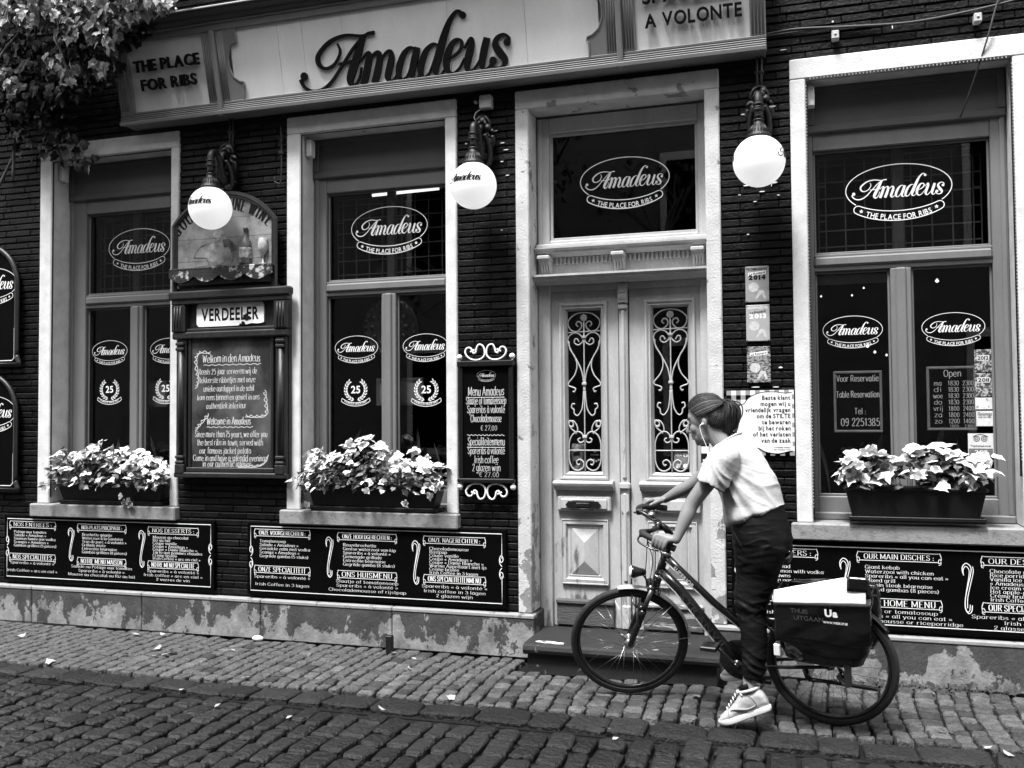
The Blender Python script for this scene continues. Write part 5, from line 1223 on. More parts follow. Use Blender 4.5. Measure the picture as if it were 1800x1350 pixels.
sticker(1.004, 1.099, 1.652, 1.724, worn('printed_card', .62, .22, 40, .58, .02, bump=0), 'small pale card with a printed map, third of the stickers in the right window', [], M['letter_black'])
sticker(1.008, 1.102, 1.548, 1.642, pale, 'white square sticker with handwritten word, above the owl sticker', [('BOOK YOUR TABLE', 1.055, 1.598, .008, .07)], M['letter_black'], lambda b, T: drawn(b, 'Resengo', 1.055, 1.612, .022, T, 'c', width=.08, thick=1.8, thin=1.2, serif=0, slant=.1))
def owl(b, T):
    for s_ in (-1, 1):
        for r in (.016, .007): ribbon(b, [(1.028 + s_ * .021 + r * math.cos(2 * PI * k / 14), 1.470 + r * math.sin(2 * PI * k / 14), .004) for k in range(15)], T)
    ribbon(b, [(x, z, .004) for x, z in crom([(.985, 1.480), (1.005, 1.492), (1.028, 1.496), (1.05, 1.492), (1.071, 1.480)], 4)], T)
P = sticker(.958, 1.100, 1.362, 1.503, pale, 'pale sticker with two round owl eyes and 2011, lowest in the right window', [('TripAdvisor.co.uk', 1.029, 1.420, .012, .115)], M['letter_black'], owl)
b = MB(); b.box(.962, 1.096, .2480, .2488, 1.366, 1.410); pp(b, 'year_band', mat('grey_band', .14, .5, .1, 30), P); b = MB(); sans(b, '2011', 1.029, 1.378, .021, front(.2474), 'c', width=.07, off=.01); pp(b, 'year', M['white'], P, fix=False)
# ================================================================== planting
def leaf_mat(name, centre, edge, thr, rough=.45, spec=.4, trans=.25):
    m = bpy.data.materials.new(name); m.use_nodes = True; t = m.node_tree; N = t.nodes; L = t.links; b = N['Principled BSDF']
    b.inputs['Roughness'].default_value = rough; b.inputs['Specular IOR Level'].default_value = spec
    tc = N.new('ShaderNodeTexCoord'); oi = N.new('ShaderNodeObjectInfo')
    ad = N.new('ShaderNodeVectorMath'); ad.operation = 'ADD'; cm_ = N.new('ShaderNodeCombineXYZ'); ml = N.new('ShaderNodeMath'); ml.operation = 'MULTIPLY'; ml.inputs[1].default_value = 37
    L.new(oi.outputs['Random'], ml.inputs[0]); L.new(ml.outputs[0], cm_.inputs[0]); L.new(ml.outputs[0], cm_.inputs[2]); L.new(tc.outputs['Object'], ad.inputs[0]); L.new(cm_.outputs[0], ad.inputs[1])
    n = N.new('ShaderNodeTexNoise'); n.inputs['Scale'].default_value = 2.6; n.inputs['Detail'].default_value = 4; L.new(ad.outputs[0], n.inputs['Vector'])
    ln = N.new('ShaderNodeVectorMath'); ln.operation = 'LENGTH'; sb = N.new('ShaderNodeVectorMath'); sb.operation = 'SUBTRACT'; sb.inputs[1].default_value = (0, .32, 0)
    L.new(tc.outputs['Object'], sb.inputs[0]); L.new(sb.outputs[0], ln.inputs[0])
    s = N.new('ShaderNodeMath'); s.operation = 'MULTIPLY_ADD'; s.inputs[1].default_value = .9; L.new(n.outputs[0], s.inputs[0]); L.new(ln.outputs['Value'], s.inputs[2])
    r = N.new('ShaderNodeMath'); r.operation = 'MULTIPLY_ADD'; r.inputs[1].default_value = .9; L.new(oi.outputs['Random'], r.inputs[0]); L.new(s.outputs[0], r.inputs[2])
    mr = N.new('ShaderNodeMapRange'); mr.inputs['From Min'].default_value = thr - .05; mr.inputs['From Max'].default_value = thr + .05; L.new(r.outputs[0], mr.inputs['Value'])
    mx = N.new('ShaderNodeMix'); mx.inputs[2].default_value = centre; mx.inputs[3].default_value = edge; L.new(mr.outputs[0], mx.inputs[0])
    o2 = N.new('ShaderNodeMapRange'); o2.inputs['To Min'].default_value = .72; o2.inputs['To Max'].default_value = 1.15
    fr_ = N.new('ShaderNodeMath'); fr_.operation = 'FRACT'; L.new(ml.outputs[0], fr_.inputs[0]); L.new(fr_.outputs[0], o2.inputs['Value'])
    q = N.new('ShaderNodeMath'); q.operation = 'MULTIPLY'; L.new(mx.outputs[0], q.inputs[0]); L.new(o2.outputs[0], q.inputs[1]); L.new(q.outputs[0], b.inputs['Base Color'])
    bp = N.new('ShaderNodeBump'); bp.inputs['Strength'].default_value = .25; bp.inputs['Distance'].default_value = .05; L.new(n.outputs[0], bp.inputs['Height']); L.new(bp.outputs[0], b.inputs['Normal'])
    return m
M['ivy_pale'] = leaf_mat('variegated_ivy_leaf', .13, .66, .94)
M['ivy_shaded'] = leaf_mat('shaded_ivy_leaf', .008, .014, 1.25, .40, .3)  # climbing ivy leaf with the shade put into its colour
M['ivy_inner'] = mat('inner_ivy_leaf', .12, .5, .6, 22)
M['stem'] = mat('ivy_stem', .07, .7, .3, 30)
def leaf_mesh(nm, m, curl, fold):
    half = [(.20, -.10), (.48, .03), (.38, .27), (.42, .54), (.20, .68)]
    j = lambda: random.uniform(-.05, .05)
    vs = [(0, 0), (0, .36), (0, .98 + j())] + [(a + j(), b + j()) for a, b in half] + [(-a + j(), b + j()) for a, b in half]
    V = [(x, y, fold * abs(x) - curl * y * y - .25 * abs(x) ** 2 + random.uniform(-.02, .02)) for x, y in vs]
    F = []
    for o, f in ((3, 1), (8, 0)):
        a, b, c, d, e = range(o, o + 5)
        for t in ((0, a, 1), (a, b, c), (1, a, c), (1, c, d), (1, d, e), (1, e, 2)): F.append(t if f else t[::-1])
    mb = MB(); mb.add(V, F, False); me = mb.mesh(nm); me.materials.append(m); return me
LP = [leaf_mesh('leaf', M['ivy_pale'], random.uniform(.05, .5), random.uniform(-.1, .35)) for _ in range(14)]
LD = [leaf_mesh('leaf', M['ivy_shaded'], random.uniform(.1, .7), random.uniform(-.3, .3)) for _ in range(14)]
def orient(tip, nor):
    y = tip.normalized(); z = (nor - y * nor.dot(y))
    if z.length < 1e-4: z = y.orthogonal()
    z.normalize(); x = y.cross(z); return Matrix(((x.x, y.x, z.x), (x.y, y.y, z.y), (x.z, y.z, z.z))).to_4x4()
def planter(x0, x1, z0, z1, yf, label, tray=True):
    P = empty('planter_box', ((x0 + x1) / 2, yf + .1, z0), label, 'planter'); d = .17; ins = .05
    b = MB(); bot = [(x0 + ins, yf + .03), (x1 - ins, yf + .03), (x1 - ins, yf + d - .03), (x0 + ins, yf + d - .03)]; top = [(x0 + .012, yf + .012), (x1 - .012, yf + .012), (x1 - .012, yf + d - .012), (x0 + .012, yf + d - .012)]
    zt = z1 - .025
    b.add([(a, c_, z0 + .02) for a, c_ in bot] + [(a, c_, zt) for a, c_ in top], [(0, 1, 5, 4), (1, 2, 6, 5), (2, 3, 7, 6), (3, 0, 4, 7), (3, 2, 1, 0)]); pp(b, 'trough', M['plastic'], P)
    b = MB(); w_ = .028
    b.box(x0, x1, yf, yf + w_, zt, z1, .008); b.box(x0, x1, yf + d - w_, yf + d, zt, z1, .008); b.box(x0, x0 + w_, yf + w_, yf + d - w_, zt, z1, .008); b.box(x1 - w_, x1, yf + w_, yf + d - w_, zt, z1, .008); pp(b, 'rim', M['plastic'], P)
    b = MB(); b.box(x0 + .03, x1 - .03, yf + .03, yf + d - .03, zt - .03, zt - .008); pp(b, 'soil', M['soil'], P)
    b = MB(); b.box(x0 + ins - .02, x1 - ins + .03, yf + .01, yf + d - .01, z0, z0 + .018, .003); b.box(x0 + ins - .025, x1 - ins + .035, yf + .0, yf + .008, z0 + .012, z0 + .034, .003); b.box(x0 + ins - .025, x0 + ins - .018, yf + .008, yf + d, z0 + .012, z0 + .034); b.box(x1 - ins + .028, x1 - ins + .035, yf + .008, yf + d, z0 + .012, z0 + .034); pp(b, 'saucer', M['plastic'], P)
def ivy(label, x0, x1, zb, zt, yc, n, prof, size=(.055, .095), yr=.17, top=.35):
    P = empty('ivy_plant', ((x0 + x1) / 2, yc, zb), label, 'plant'); inv = Matrix.Translation(-Vector(P.location))
    st = MB()
    for i in range(n):
        t = random.random(); x = x0 + (x1 - x0) * t; h = prof(t); u = random.random() ** .8
        z = zb + .0 + (zt - zb) * h * u
        fr = random.uniform(-1, .9); fl = .35 + .65 * math.sqrt(max(0, 1 - (u * .8) ** 2)); y = yc + yr * fl * (fr if fr < 0 else fr * .45)
        out = Vector((x - (x0 + x1) / 2, (y - yc) * 2.4, .06)); out.normalize()
        nor = (Vector((0, -.45, 1.0)) * (.5 + u) + out * .55 + Vector((random.gauss(0, .42), random.gauss(0, .35), random.gauss(0, .3))))
        tip = Vector((random.gauss(0, 1), -abs(random.gauss(.5, .6)), random.gauss(-.35, .45))) + out * .5
        s = random.uniform(*size) * (.8 + .35 * u)
        me = random.choice(LP)
        o = bpy.data.objects.new('leaf', me); COL.objects.link(o); o.parent = P; o.matrix_parent_inverse = inv
        o.matrix_basis = Matrix.Translation((x, y, z)) @ orient(tip, nor) @ Matrix.Scale(s, 4)
        if i % 2 == 0:
            r0 = Vector((x0 + (x1 - x0) * (.1 + .8 * t), yc + .02, zb - .05)); e = Vector((x, y, z)); mid = (r0 + e) / 2 + Vector((0, 0, .04)); st.tube(crom([r0, mid, e], 3), .0022, 4)
    o = pp(st, 'stem', M['stem'], P, fix=False); tag(o, kind='stuff')
    fill = MB()                                               # small inner leaves, too deep in the mound to pick apart
    for i in range(n // 2 + 40):
        t = random.random(); x = x0 + .03 + (x1 - x0 - .06) * t; z = zb + (zt - zb) * prof(t) * random.uniform(.05, .75); y = yc + yr * random.uniform(-.75, .3)
        fill.xf = Matrix.Translation((x, y, z)) @ orient(Vector((random.gauss(0, 1), -.5, random.gauss(-.2, .5))), Vector((random.gauss(0, .4), -.6, 1))) @ Matrix.Scale(random.uniform(.035, .06), 4)
        me = random.choice(LP); fill.add([v.co for v in me.vertices], [tuple(q.vertices) for q in me.polygons])
    fill.xf = None; tag(pp(fill, 'inner_leaf', M['ivy_inner'], P, fix=False), kind='stuff')
planter(-5.745, -4.735, .955, 1.125, -.035, 'black plastic planter on the sill of the left window')
planter(-3.485, -2.45, .955, 1.142, -.045, 'black plastic planter on the sill of the middle window')
planter(.215, 1.015, .975, 1.187, -.075, 'black plastic planter with an overhanging rim on the sill of the right window')
mound = lambda t: .62 + .38 * math.sin(PI * min(1, t * 1.05)) + .10 * math.sin(t * 17)
ivy('bushy pale variegated ivy in the planter at the left window', -5.80, -4.70, 1.09, 1.45, .0, 300, mound, (.042, .072))
ivy('bushy pale variegated ivy in the planter at the middle window', -3.53, -2.42, 1.10, 1.455, -.01, 300, mound, (.042, .076))
ivy('sparse pale variegated ivy in the planter at the right window', .20, 1.04, 1.185, 1.46, .0, 115, lambda t: .65 + .35 * math.sin(PI * t) + .12 * math.sin(t * 13), (.065, .105), .12)
# single trailing leaves below the rims
P = [o for o in bpy.data.objects if o.name.startswith('ivy_plant')]
for root, (x, z) in ((P[1], (-2.70, 1.04)), (P[1], (-3.46, 1.02)), (P[0], (-5.08, 1.045)), (P[0], (-5.02, 1.02)), (P[0], (-4.99, .985)), (P[0], (-5.05, 1.00)), (P[1], (-2.50, 1.1))):
    o = bpy.data.objects.new('leaf', random.choice(LP)); COL.objects.link(o); o.parent = root; o.matrix_parent_inverse = Matrix.Translation(-Vector(root.location))
    o.matrix_basis = Matrix.Translation((x, -.07, z)) @ orient(Vector((random.gauss(0, .5), -.2, -.6)), Vector((random.gauss(0, .3), -1, .5))) @ Matrix.Scale(.055, 4)

# the climbing ivy that hangs over the upper left corner
IV = empty('climbing_ivy', (-5.9, -.1, 4.6), 'thick dark climbing ivy hanging over the left end of the fascia sign', 'ivy')
inv = Matrix.Translation(-Vector(IV.location)); cand = []
M['ivy_lit'] = leaf_mat('lit_ivy_leaf', .08, .28, 1.2, .32, .6)  # paler copy of the climbing ivy leaf, light put into its colour
LL = [leaf_mesh('leaf', M['ivy_lit'], random.uniform(.1, .7), random.uniform(-.3, .3)) for _ in range(14)]
def cluster(cx, cy, cz, rx, ry, rz, n, s=(.055, .092), down=.9, kind=None):
    for i in range(n):
        while True:
            p = Vector((random.uniform(-1, 1), random.uniform(-1, 1), random.uniform(-1, 1)))
            if .25 < p.length < 1: break
        q = Vector((cx + p.x * rx, cy + p.y * ry, cz + p.z * rz)); nor = Vector((p.x * .3 + random.gauss(0, .4), -.45 + p.y * .5 + random.gauss(0, .35), .75 + random.gauss(0, .35)))
        tip = Vector((random.gauss(0, .55), -.35 + random.gauss(0, .35), -down + random.gauss(0, .3))); cand.append((q, tip, nor, random.uniform(*s), kind or LD))
# outer sprays: daylight on them painted in as a paler leaf colour
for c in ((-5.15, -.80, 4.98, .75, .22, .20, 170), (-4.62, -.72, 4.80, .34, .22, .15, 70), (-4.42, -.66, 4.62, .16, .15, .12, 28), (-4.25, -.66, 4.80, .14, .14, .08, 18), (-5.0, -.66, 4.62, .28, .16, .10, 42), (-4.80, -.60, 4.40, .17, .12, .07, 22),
          (-5.86, -.52, 4.22, .14, .14, .11, 20), (-5.30, -.52, 4.30, .17, .14, .08, 20), (-4.98, -.44, 4.26, .17, .10, .06, 11), (-5.22, -.52, 4.14, .05, .05, .09, 4), (-5.9, -.7, 5.0, .35, .25, .14, 40), (-5.55, -.7, 4.72, .3, .15, .10, 24)): cluster(*c, kind=LL)
for c in ((-5.2, -.64, 4.66, .55, .18, .11, 100), (-4.72, -.62, 4.56, .26, .16, .09, 50), (-4.33, -.62, 4.585, .17, .10, .05, 24), (-5.75, -.6, 4.72, .3, .16, .10, 44), (-5.05, -.62, 4.50, .30, .12, .06, 34)): cluster(*c, kind=LL)
# growth behind and over it: deep shade painted in as near-black leaf colour
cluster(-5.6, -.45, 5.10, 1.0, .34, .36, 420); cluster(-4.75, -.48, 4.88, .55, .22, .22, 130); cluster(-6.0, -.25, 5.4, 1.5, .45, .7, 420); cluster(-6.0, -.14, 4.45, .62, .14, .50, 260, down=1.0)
cluster(-5.85, -.09, 4.0, .35, .08, .25, 60); cluster(-5.62, -.08, 3.82, .20, .06, .13, 24); cluster(-5.5, -.45, 5.75, 1.5, .55, .5, 620); cluster(-5.42, -.08, 3.71, .12, .05, .08, 9); cluster(-5.75, -.22, 4.45, .85, .16, .38, 520); cluster(-5.05, -.30, 4.62, .50, .12, .14, 150)  # the uppermost clusters lie out of view, added to shade the ivy below
rk = []
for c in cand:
    s = seen(c[0], 0); rk.append((-(s * c[3]) * (3 if c[4] is LL else 1) if s else 0, c))
rk.sort(key=lambda q: q[0]); rest = MB(); rest_lit = MB()
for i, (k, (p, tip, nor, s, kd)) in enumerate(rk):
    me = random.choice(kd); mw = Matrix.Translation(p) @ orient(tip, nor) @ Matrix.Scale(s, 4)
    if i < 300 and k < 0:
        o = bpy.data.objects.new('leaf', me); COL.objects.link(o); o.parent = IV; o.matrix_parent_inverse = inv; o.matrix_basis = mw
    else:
        rb = rest_lit if kd is LL else rest; rb.xf = mw; rb.add([v.co for v in me.vertices], [tuple(q.vertices) for q in me.polygons])
rest.xf = None; rest_lit.xf = None
o = rest_lit.build('lit_leaf_mass', mat('lit_ivy_mass', .18, .32, .5, 9, .2, 25, spec=.6), None, fix=False); o.parent = IV; o.matrix_parent_inverse = inv; tag(o, kind='stuff')
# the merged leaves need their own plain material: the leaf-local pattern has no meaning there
o = rest.build('leaf_mass', mat('shaded_ivy_mass', .009, .42, .6, 9, .2, 25, spec=.3), None, fix=False); o.parent = IV; o.matrix_parent_inverse = inv; tag(o, kind='stuff')
st = MB()
for q in ([(-6.2, -.05, 3.6), (-6.1, -.1, 4.3), (-5.7, -.3, 4.9), (-5.2, -.55, 5.1)], [(-5.7, -.05, 3.7), (-5.8, -.1, 4.2), (-5.6, -.4, 4.8), (-4.6, -.6, 4.95)], [(-5.6, -.4, 4.8), (-5.2, -.5, 4.6), (-4.9, -.5, 4.45), (-4.6, -.55, 4.7)], [(-5.9, -.3, 4.7), (-5.9, -.5, 4.4), (-5.86, -.5, 4.22)], [(-5.4, -.5, 4.7), (-5.3, -.5, 4.4), (-5.2, -.5, 4.15)], [(-6.6, -.04, .4), (-6.65, -.06, 2.0), (-6.5, -.05, 3.2), (-6.2, -.05, 3.8)]): st.tube(crom(q, 6), .011, 6)
o = pp(st, 'vine_stem', M['stem'], IV, fix=False)

# ================================================================== small things on the front
JB = empty('junction_box', (-2.09, 0, 3.82), 'small pale junction box above the middle globe lamp', 'junction box')
b = MB(); b.box(-2.134, -2.046, -.04, .02, 3.775, 3.868, .006); b.lathe([(.012, 0), (.012, .03)], (-2.17, .015, 3.835), (0, -1, 0), 8); pp(b, 'case', M['pale_plastic'], JB)
b = MB(); b.tube(crom([(-2.12, -.02, 3.776), (-2.16, -.03, 3.75), (-2.17, -.03, 3.71), (-2.14, -.03, 3.68), (-2.12, -.03, 3.66)], 5), .004, 6); pp(b, 'lead', M['pale_plastic'], JB)
CC = empty('wall_cable', (.5, 0, 4.04), 'sagging black cable clipped to the bricks above the right window', 'cable')
b = MB(); b.tube(crom([(-.215, .0, 4.06), (-.01, .0, 4.072), (.33, -.01, 4.040), (.66, -.01, 4.022), (.98, -.01, 4.045), (1.3, -.01, 4.09), (2.2, .0, 4.25)], 6), .008, 6); b.tube(crom([(-.215, .0, 4.05), (.1, .004, 4.056), (.5, .0, 4.03)], 6), .005, 6); pp(b, 'cable', M['cable'], CC)
for i, (x, w_) in enumerate(((.219, 'left'), (1.025, 'right'))):
    b = MB(); b.box(x - .022, x + .022, -.045, .02, 3.965, 4.018, .005); b.lathe([(.008, 0), (.008, .004)], (x, -.045, 3.995), (0, -1, 0), 8); o = b.build('wall_clip', M['pale_plastic'], None); tag(o, 'small pale block on the bricks above the right window, the %s one of two' % w_, 'wall clip')
b = MB(); b.tube(crom([(1.30, -.02, 4.6), (1.135, -.03, 4.08), (1.07, -.02, 3.845), (.975, .10, 3.54), (.945, .17, 3.46)], 6), .0055, 6); tag(b.build('hanging_wire', M['cable'], None), 'thin black wire hanging down across the top of the right window', 'wire')
for x, z0, z1, lb in ((-4.150, 3.70, 3.93, 'left'), (-.245, 3.70, 3.93, 'right')):
    b = MB(); b.tube([(x - .012, -.005, z0), (x - .014, -.005, z1)], .008, 6); b.tube([(x + .012, -.005, z0), (x + .016, -.005, z1)], .008, 6); b.box(x - .03, x + .03, -.016, .02, z0 + .11, z0 + .125, .003); tag(b.build('lamp_conduit', M['cable'], None), 'pair of thin conduits running up to the sign from the %s globe lamp' % lb, 'cable')
b = MB(); b.tube(crom([(-3.712, -.02, 3.84), (-3.705, -.02, 3.63), (-3.712, -.02, 3.40), (-3.735, -.03, 3.385), (-3.758, -.03, 3.40), (-3.762, -.03, 3.43)], 6), .006, 6); b.box(-3.73, -3.69, -.03, .02, 3.60, 3.63, .004); b.box(-3.722, -3.698, -.025, .02, 3.70, 3.715, .003); tag(b.build('wall_hook', M['iron'], None), 'long thin iron rod with a hook on the bricks left of the middle window', 'hook')
b = MB(); b.box(-2.80, -2.755, -.165, -.120, -.02, .118, .004); tag(b.build('iron_stub', M['iron'], None), 'short dark iron post standing against the plinth under the middle window', 'post')
# litter: pale fallen leaves
lm = mat('dry_pale_leaf', .32, .7, .2, 40)
LF = [leaf_mesh('fallen_leaf', lm, random.uniform(-.3, .3), random.uniform(-.2, .3)) for _ in range(5)]
_ord = ['leftmost', 'second', 'third', 'fourth', 'fifth', 'sixth', 'seventh', 'eighth', 'ninth', 'tenth', 'eleventh', 'twelfth', 'thirteenth', 'fourteenth', 'fifteenth', 'sixteenth', 'seventeenth', 'eighteenth']
LV = ((-5.63, -.50, .075), (-4.84, -1.02, .09), (-4.84, -.18, .075), (-4.38, -.55, .085), (-4.21, -.59, .07), (-4.24, -.66, .08), (-4.50, -.72, .05), (-4.28, -.70, .06), (-3.87, -.41, .06), (-3.37, -1.0, .075), (-4.16, -1.50, .045), (-1.96, -1.03, .07), (-2.45, -.54, .045), (-4.62, -.16, .06), (-.62, -.62, .07), (-1.0, -1.32, .06), (-.95, -1.45, .045), (.62, -.88, .06), (.9, -1.18, .07), (.80, -1.08, .05), (-3.2, -1.55, .05), (-2.7, -1.62, .045), (-2.25, -1.36, .06), (-3.6, -1.33, .04), (-2.55, -.28, .05), (-2.73, -.17, .06))
zone = lambda y: 'pale pavement cobbles' if y > -1.07 else ('dark kerb stones' if y > -1.32 else 'dark road cobbles')
for x, y, s in LV:
    o = bpy.data.objects.new('fallen_leaf', random.choice(LF)); COL.objects.link(o)
    o.matrix_world = Matrix.Translation((x, y, .016)) @ orient(Vector((random.gauss(0, 1), random.gauss(0, 1), .05)), Vector((random.gauss(0, .25), random.gauss(0, .25), 1))) @ Matrix.Scale(s * .72, 4)
    k_ = sorted(q[0] / (1 + .15 * -q[1]) for q in LV if zone(q[1]) == zone(y)).index(x / (1 + .15 * -y))
    tag(o, 'pale dry leaf on the %s, %s%s' % (zone(y), _ord[k_], ' one' if k_ == 0 else ' from the left'), 'leaf', 'fallen leaves scattered on the cobbles')
b = MB(); b.sphere((-3.85, -.10, .022), .035, 10, 8, (1.3, .8, .6)); tag(b.build('crumpled_paper', M['white'], None), 'crumpled white paper ball by the plinth under the middle window', 'litter')
# weeds along the foot of the plinth at the right
b = MB()
for i in range(230):
    x = random.gauss(.55, .28) if i < 150 else random.uniform(.1, 1.5); y = -.05 - abs(random.gauss(0, .05)); h = random.uniform(.015, .07); a = random.uniform(0, 2 * PI); l = random.uniform(.01, .06)
    dx, dy = math.cos(a), math.sin(a) - .3; w_ = .0018
    b.add([(x - w_ * dy, y + w_ * dx, 0), (x + w_ * dy, y - w_ * dx, 0), (x + dx * l * .5, y + dy * l * .5, h * .8), (x + dx * l, y + dy * l, h * .7)], [(0, 1, 2), (1, 3, 2)])
tag(b.build('weeds', mat('dry_weeds', .10, .8, .3, 30), None, fix=False), 'dry grass and weeds at the foot of the plinth behind the rear wheel', 'weeds', kind='stuff')

# ================================================================== things behind the glass
MD = empty('ornate_shield', (-3.12, .62, 2.34), 'large round embossed metal shield hanging inside the middle window', 'shield')
b = MB(); b.lathe([(.0, .03), (.06, .045), (.10, .03), (.115, .04), (.18, .015), (.19, .03), (.235, .02), (.24, 0)], (-3.12, .64, 2.34), (0, -1, 0), 32)
for k in range(26):
    a = 2 * PI * k / 26; b.sphere((-3.12 + .21 * math.cos(a), .615, 2.34 + .21 * math.sin(a)), .017, 6, 5)
for k in range(12):
    a = 2 * PI * k / 12; b.sphere((-3.12 + .145 * math.cos(a), .61, 2.34 + .145 * math.sin(a)), .024, 6, 5)
pp(b, 'disc', mat('dull_metal', .10, .35, .4, 20, .3, 50, metal=.6), MD)
def sheet(nm, x0, x1, z0, z1, lb):
    P = empty(nm, ((x0 + x1) / 2, .34, z0), lb, 'frame'); b = MB(); b.box(x0, x1, .33, .345, z0, z0 + .02); b.box(x0, x1, .33, .345, z1 - .02, z1); b.box(x0, x0 + .02, .33, .345, z0 + .02, z1 - .02); b.box(x1 - .02, x1, .33, .345, z0 + .02, z1 - .02); pp(b, 'frame', mat('dim_frame', .10, .5, .3, 15), P)
    b = MB(); b.box(x0 + .02, x1 - .02, .338, .342, z0 + .02, z1 - .02); pp(b, 'paper', mat('dim_paper', .20, .8, .3, 9), P)
sheet('framed_card', -5.345, -4.98, 1.73, 1.945, 'framed menu card behind the centre bar of the left window'); sheet('framed_card', -3.10, -2.72, 1.72, 1.925, 'framed menu card behind the centre bar of the middle window')
FT = empty('fluorescent_lamp', (-2.95, .55, 3.37), 'lit tube lamp inside the top of the middle window', 'lamp')
b = MB(); b.tube([(-3.22, .52, 3.375), (-2.66, .52, 3.385)], .012, 8); pp(b, 'tube', M['tube'], FT); b = MB(); b.box(-3.10, -3.03, .53, .56, 3.30, 3.375); pp(b, 'shade', M['white'], FT); b = MB(); b.box(-3.25, -2.63, .535, .57, 3.39, 3.44, .01); pp(b, 'fitting', M['frame'], FT)
bl = [(.40, .75, 2.50, .005), (.33, .9, 2.47, .005), (.42, .8, 2.10, .008), (.47, .85, 2.06, .007), (.55, .9, 2.04, .006), (.86, .7, 2.52, .009), (.12, .8, 2.46, .005), (-2.55, .7, 1.885, .011)]
for i, (x, y, z, r) in enumerate(bl):
    b = MB(); b.lathe([(r * 1.6, -r * .5), (r * .6, r * 1.2), (r * .3, r * 1.6)], (x, y, z), (0, 0, 1), 8); b.sphere((x, y, z - r * .5), r, 8, 6)
    tag(b.build('pendant_bulb', M['bulb'], None), 'tiny lit bulb deep inside the %s' % (('middle of the left pane of the right window, topmost', 'left half of the right window, just below the transom', 'right window, leftmost of three below the left house mark', 'right window, middle of three below the left house mark', 'right window, rightmost of three below the left house mark', 'right pane of the right window, above the house mark', 'right window, at the far left edge') [i] if i < 7 else 'middle window beside the right wreath'), 'bulb', 'tiny lit bulbs inside the windows' if i < 7 else None)
def blades(label, x0, x1, y, n, h0, h1):
    P = empty('snake_plant', ((x0 + x1) / 2, y, 1.0), label, 'plant')
    for i in range(n):
        x = x0 + (x1 - x0) * (i + random.random()) / n; h = random.uniform(h0, h1); lean = random.uniform(-.08, .08); w_ = random.uniform(.012, .022); a = random.uniform(-.6, .6)
        b = MB(); vs = []; k = 7
        for j in range(k + 1):
            t = j / k; ww = w_ * math.sin(PI * min(1, .25 + .75 * (1 - t) ** .7)) * (1 if j < k else 0.02); cx = x + lean * t * t * 2; cz = 1.05 + h * t
            vs += [(cx - ww * math.cos(a), y - ww * math.sin(a), cz), (cx, y + .006, cz), (cx + ww * math.cos(a), y + ww * math.sin(a), cz)]
        b.add(vs, [(j * 3 + q, j * 3 + q + 1, j * 3 + q + 4, j * 3 + q + 3) for j in range(k) for q in (0, 1)]); pp(b, 'blade', M['snake'], P, fix=False)
    b = MB(); b.box(x0 - .02, x1 + .02, y - .06, y + .06, .96, 1.09, .01); pp(b, 'pot', M['plastic'], P)
M['snake'] = mat('snake_plant_leaf', .12, .4, .5, 40)
blades('row of narrow pointed leaves behind the glass of the middle window', -3.42, -2.52, .42, 6, .34, .52); blades('row of narrow pointed leaves behind the glass of the left window', -5.6, -4.9, .42, 4, .3, .5); blades('row of narrow pointed leaves behind the glass of the right window', .12, 1.0, .42, 5, .3, .55)
b = MB(); b.box(.075, .523, .31, .32, 2.475, 2.535, .004); tag(b.build('roller_blind', mat('pale_blind', .30, .8, .1, 9), None), 'edge of a pale rolled blind at the top of the right window', 'blind')
CJ = empty('candle_jar', (-1.538, .30, 1.245), 'pale glass jar standing low behind the grille of the left door leaf', 'jar')
b = MB(); b.lathe([(.044, 0), (.048, .02), (.048, .17), (.042, .19), (.0, .19)], (-1.538, .33, 1.243), (0, 0, 1), 16); pp(b, 'jar', M['pale_plastic'], CJ)
b = MB()
for z_ in (1.30, 1.365): b.add([(-1.565, .2815, z_ - .02), (-1.515, .2813, z_ - .01), (-1.51, .2813, z_ + .02), (-1.56, .2815, z_ + .012)], [(0, 1, 2, 3)])
pp(b, 'label', M['black'], CJ, fix=False)
def dsheet(nm, x0, x1, z0, z1, m, lb, texts=(), tm=None, extra=None):
    P = empty(nm, ((x0 + x1) / 2, .27, z0), lb, 'sticker'); b = MB(); b.box(x0, x1, .2685, .2705, z0, z1); pp(b, 'sheet', m, P); b = MB()
    for t, x, z, h, wd in texts: sans(b, t, x, z, h, front(.268), 'c', width=wd, off=.03)
    if b.v: pp(b, 'print', tm, P, fix=False)
    if extra: b = MB(); extra(b); tag(pp(b, 'printed_dots', tm, P, fix=False), kind='stuff')
dsheet('card_sticker', -.856, -.758, 1.265, 1.375, mat('card_print', .16, .5, .5, 45), 'grey sticker of payment cards reading VISA, low in the right door leaf', [('VISA', -.825, 1.352, .013, .045)], M['white'], lambda b: [disc(b, x, z, r, front(.268)) for x, z, r in ((-.785, 1.358, .011), (-.772, 1.358, .011), (-.83, 1.29, .02), (-.78, 1.285, .016))])
dsheet('text_sticker', -1.445, -1.362, 1.265, 1.40, M['board'], 'dark sticker with faint white print, low in the left door leaf', [('WIJ', -1.404, 1.375, .011, .022), ('AANVAARDEN', -1.404, 1.355, .008, .06)], M['frame'], lambda b: [disc(b, -1.43 + i * .018, 1.315 + .008 * (i % 2), .008, front(.268)) for i in range(4)])
AP = empty('entry_panel', (-.64, .2, 1.30), 'narrow black and white entry panel on the right side of the door frame', 'panel')
b = MB(); b.box(-.668, -.612, .19, .207, 1.27, 1.455, .004); pp(b, 'case', M['black'], AP); b = MB(); b.box(-.664, -.616, .187, .191, 1.375, 1.42); b.box(-.655, -.62, .187, .191, 1.29, 1.335); pp(b, 'label', M['white'], AP)

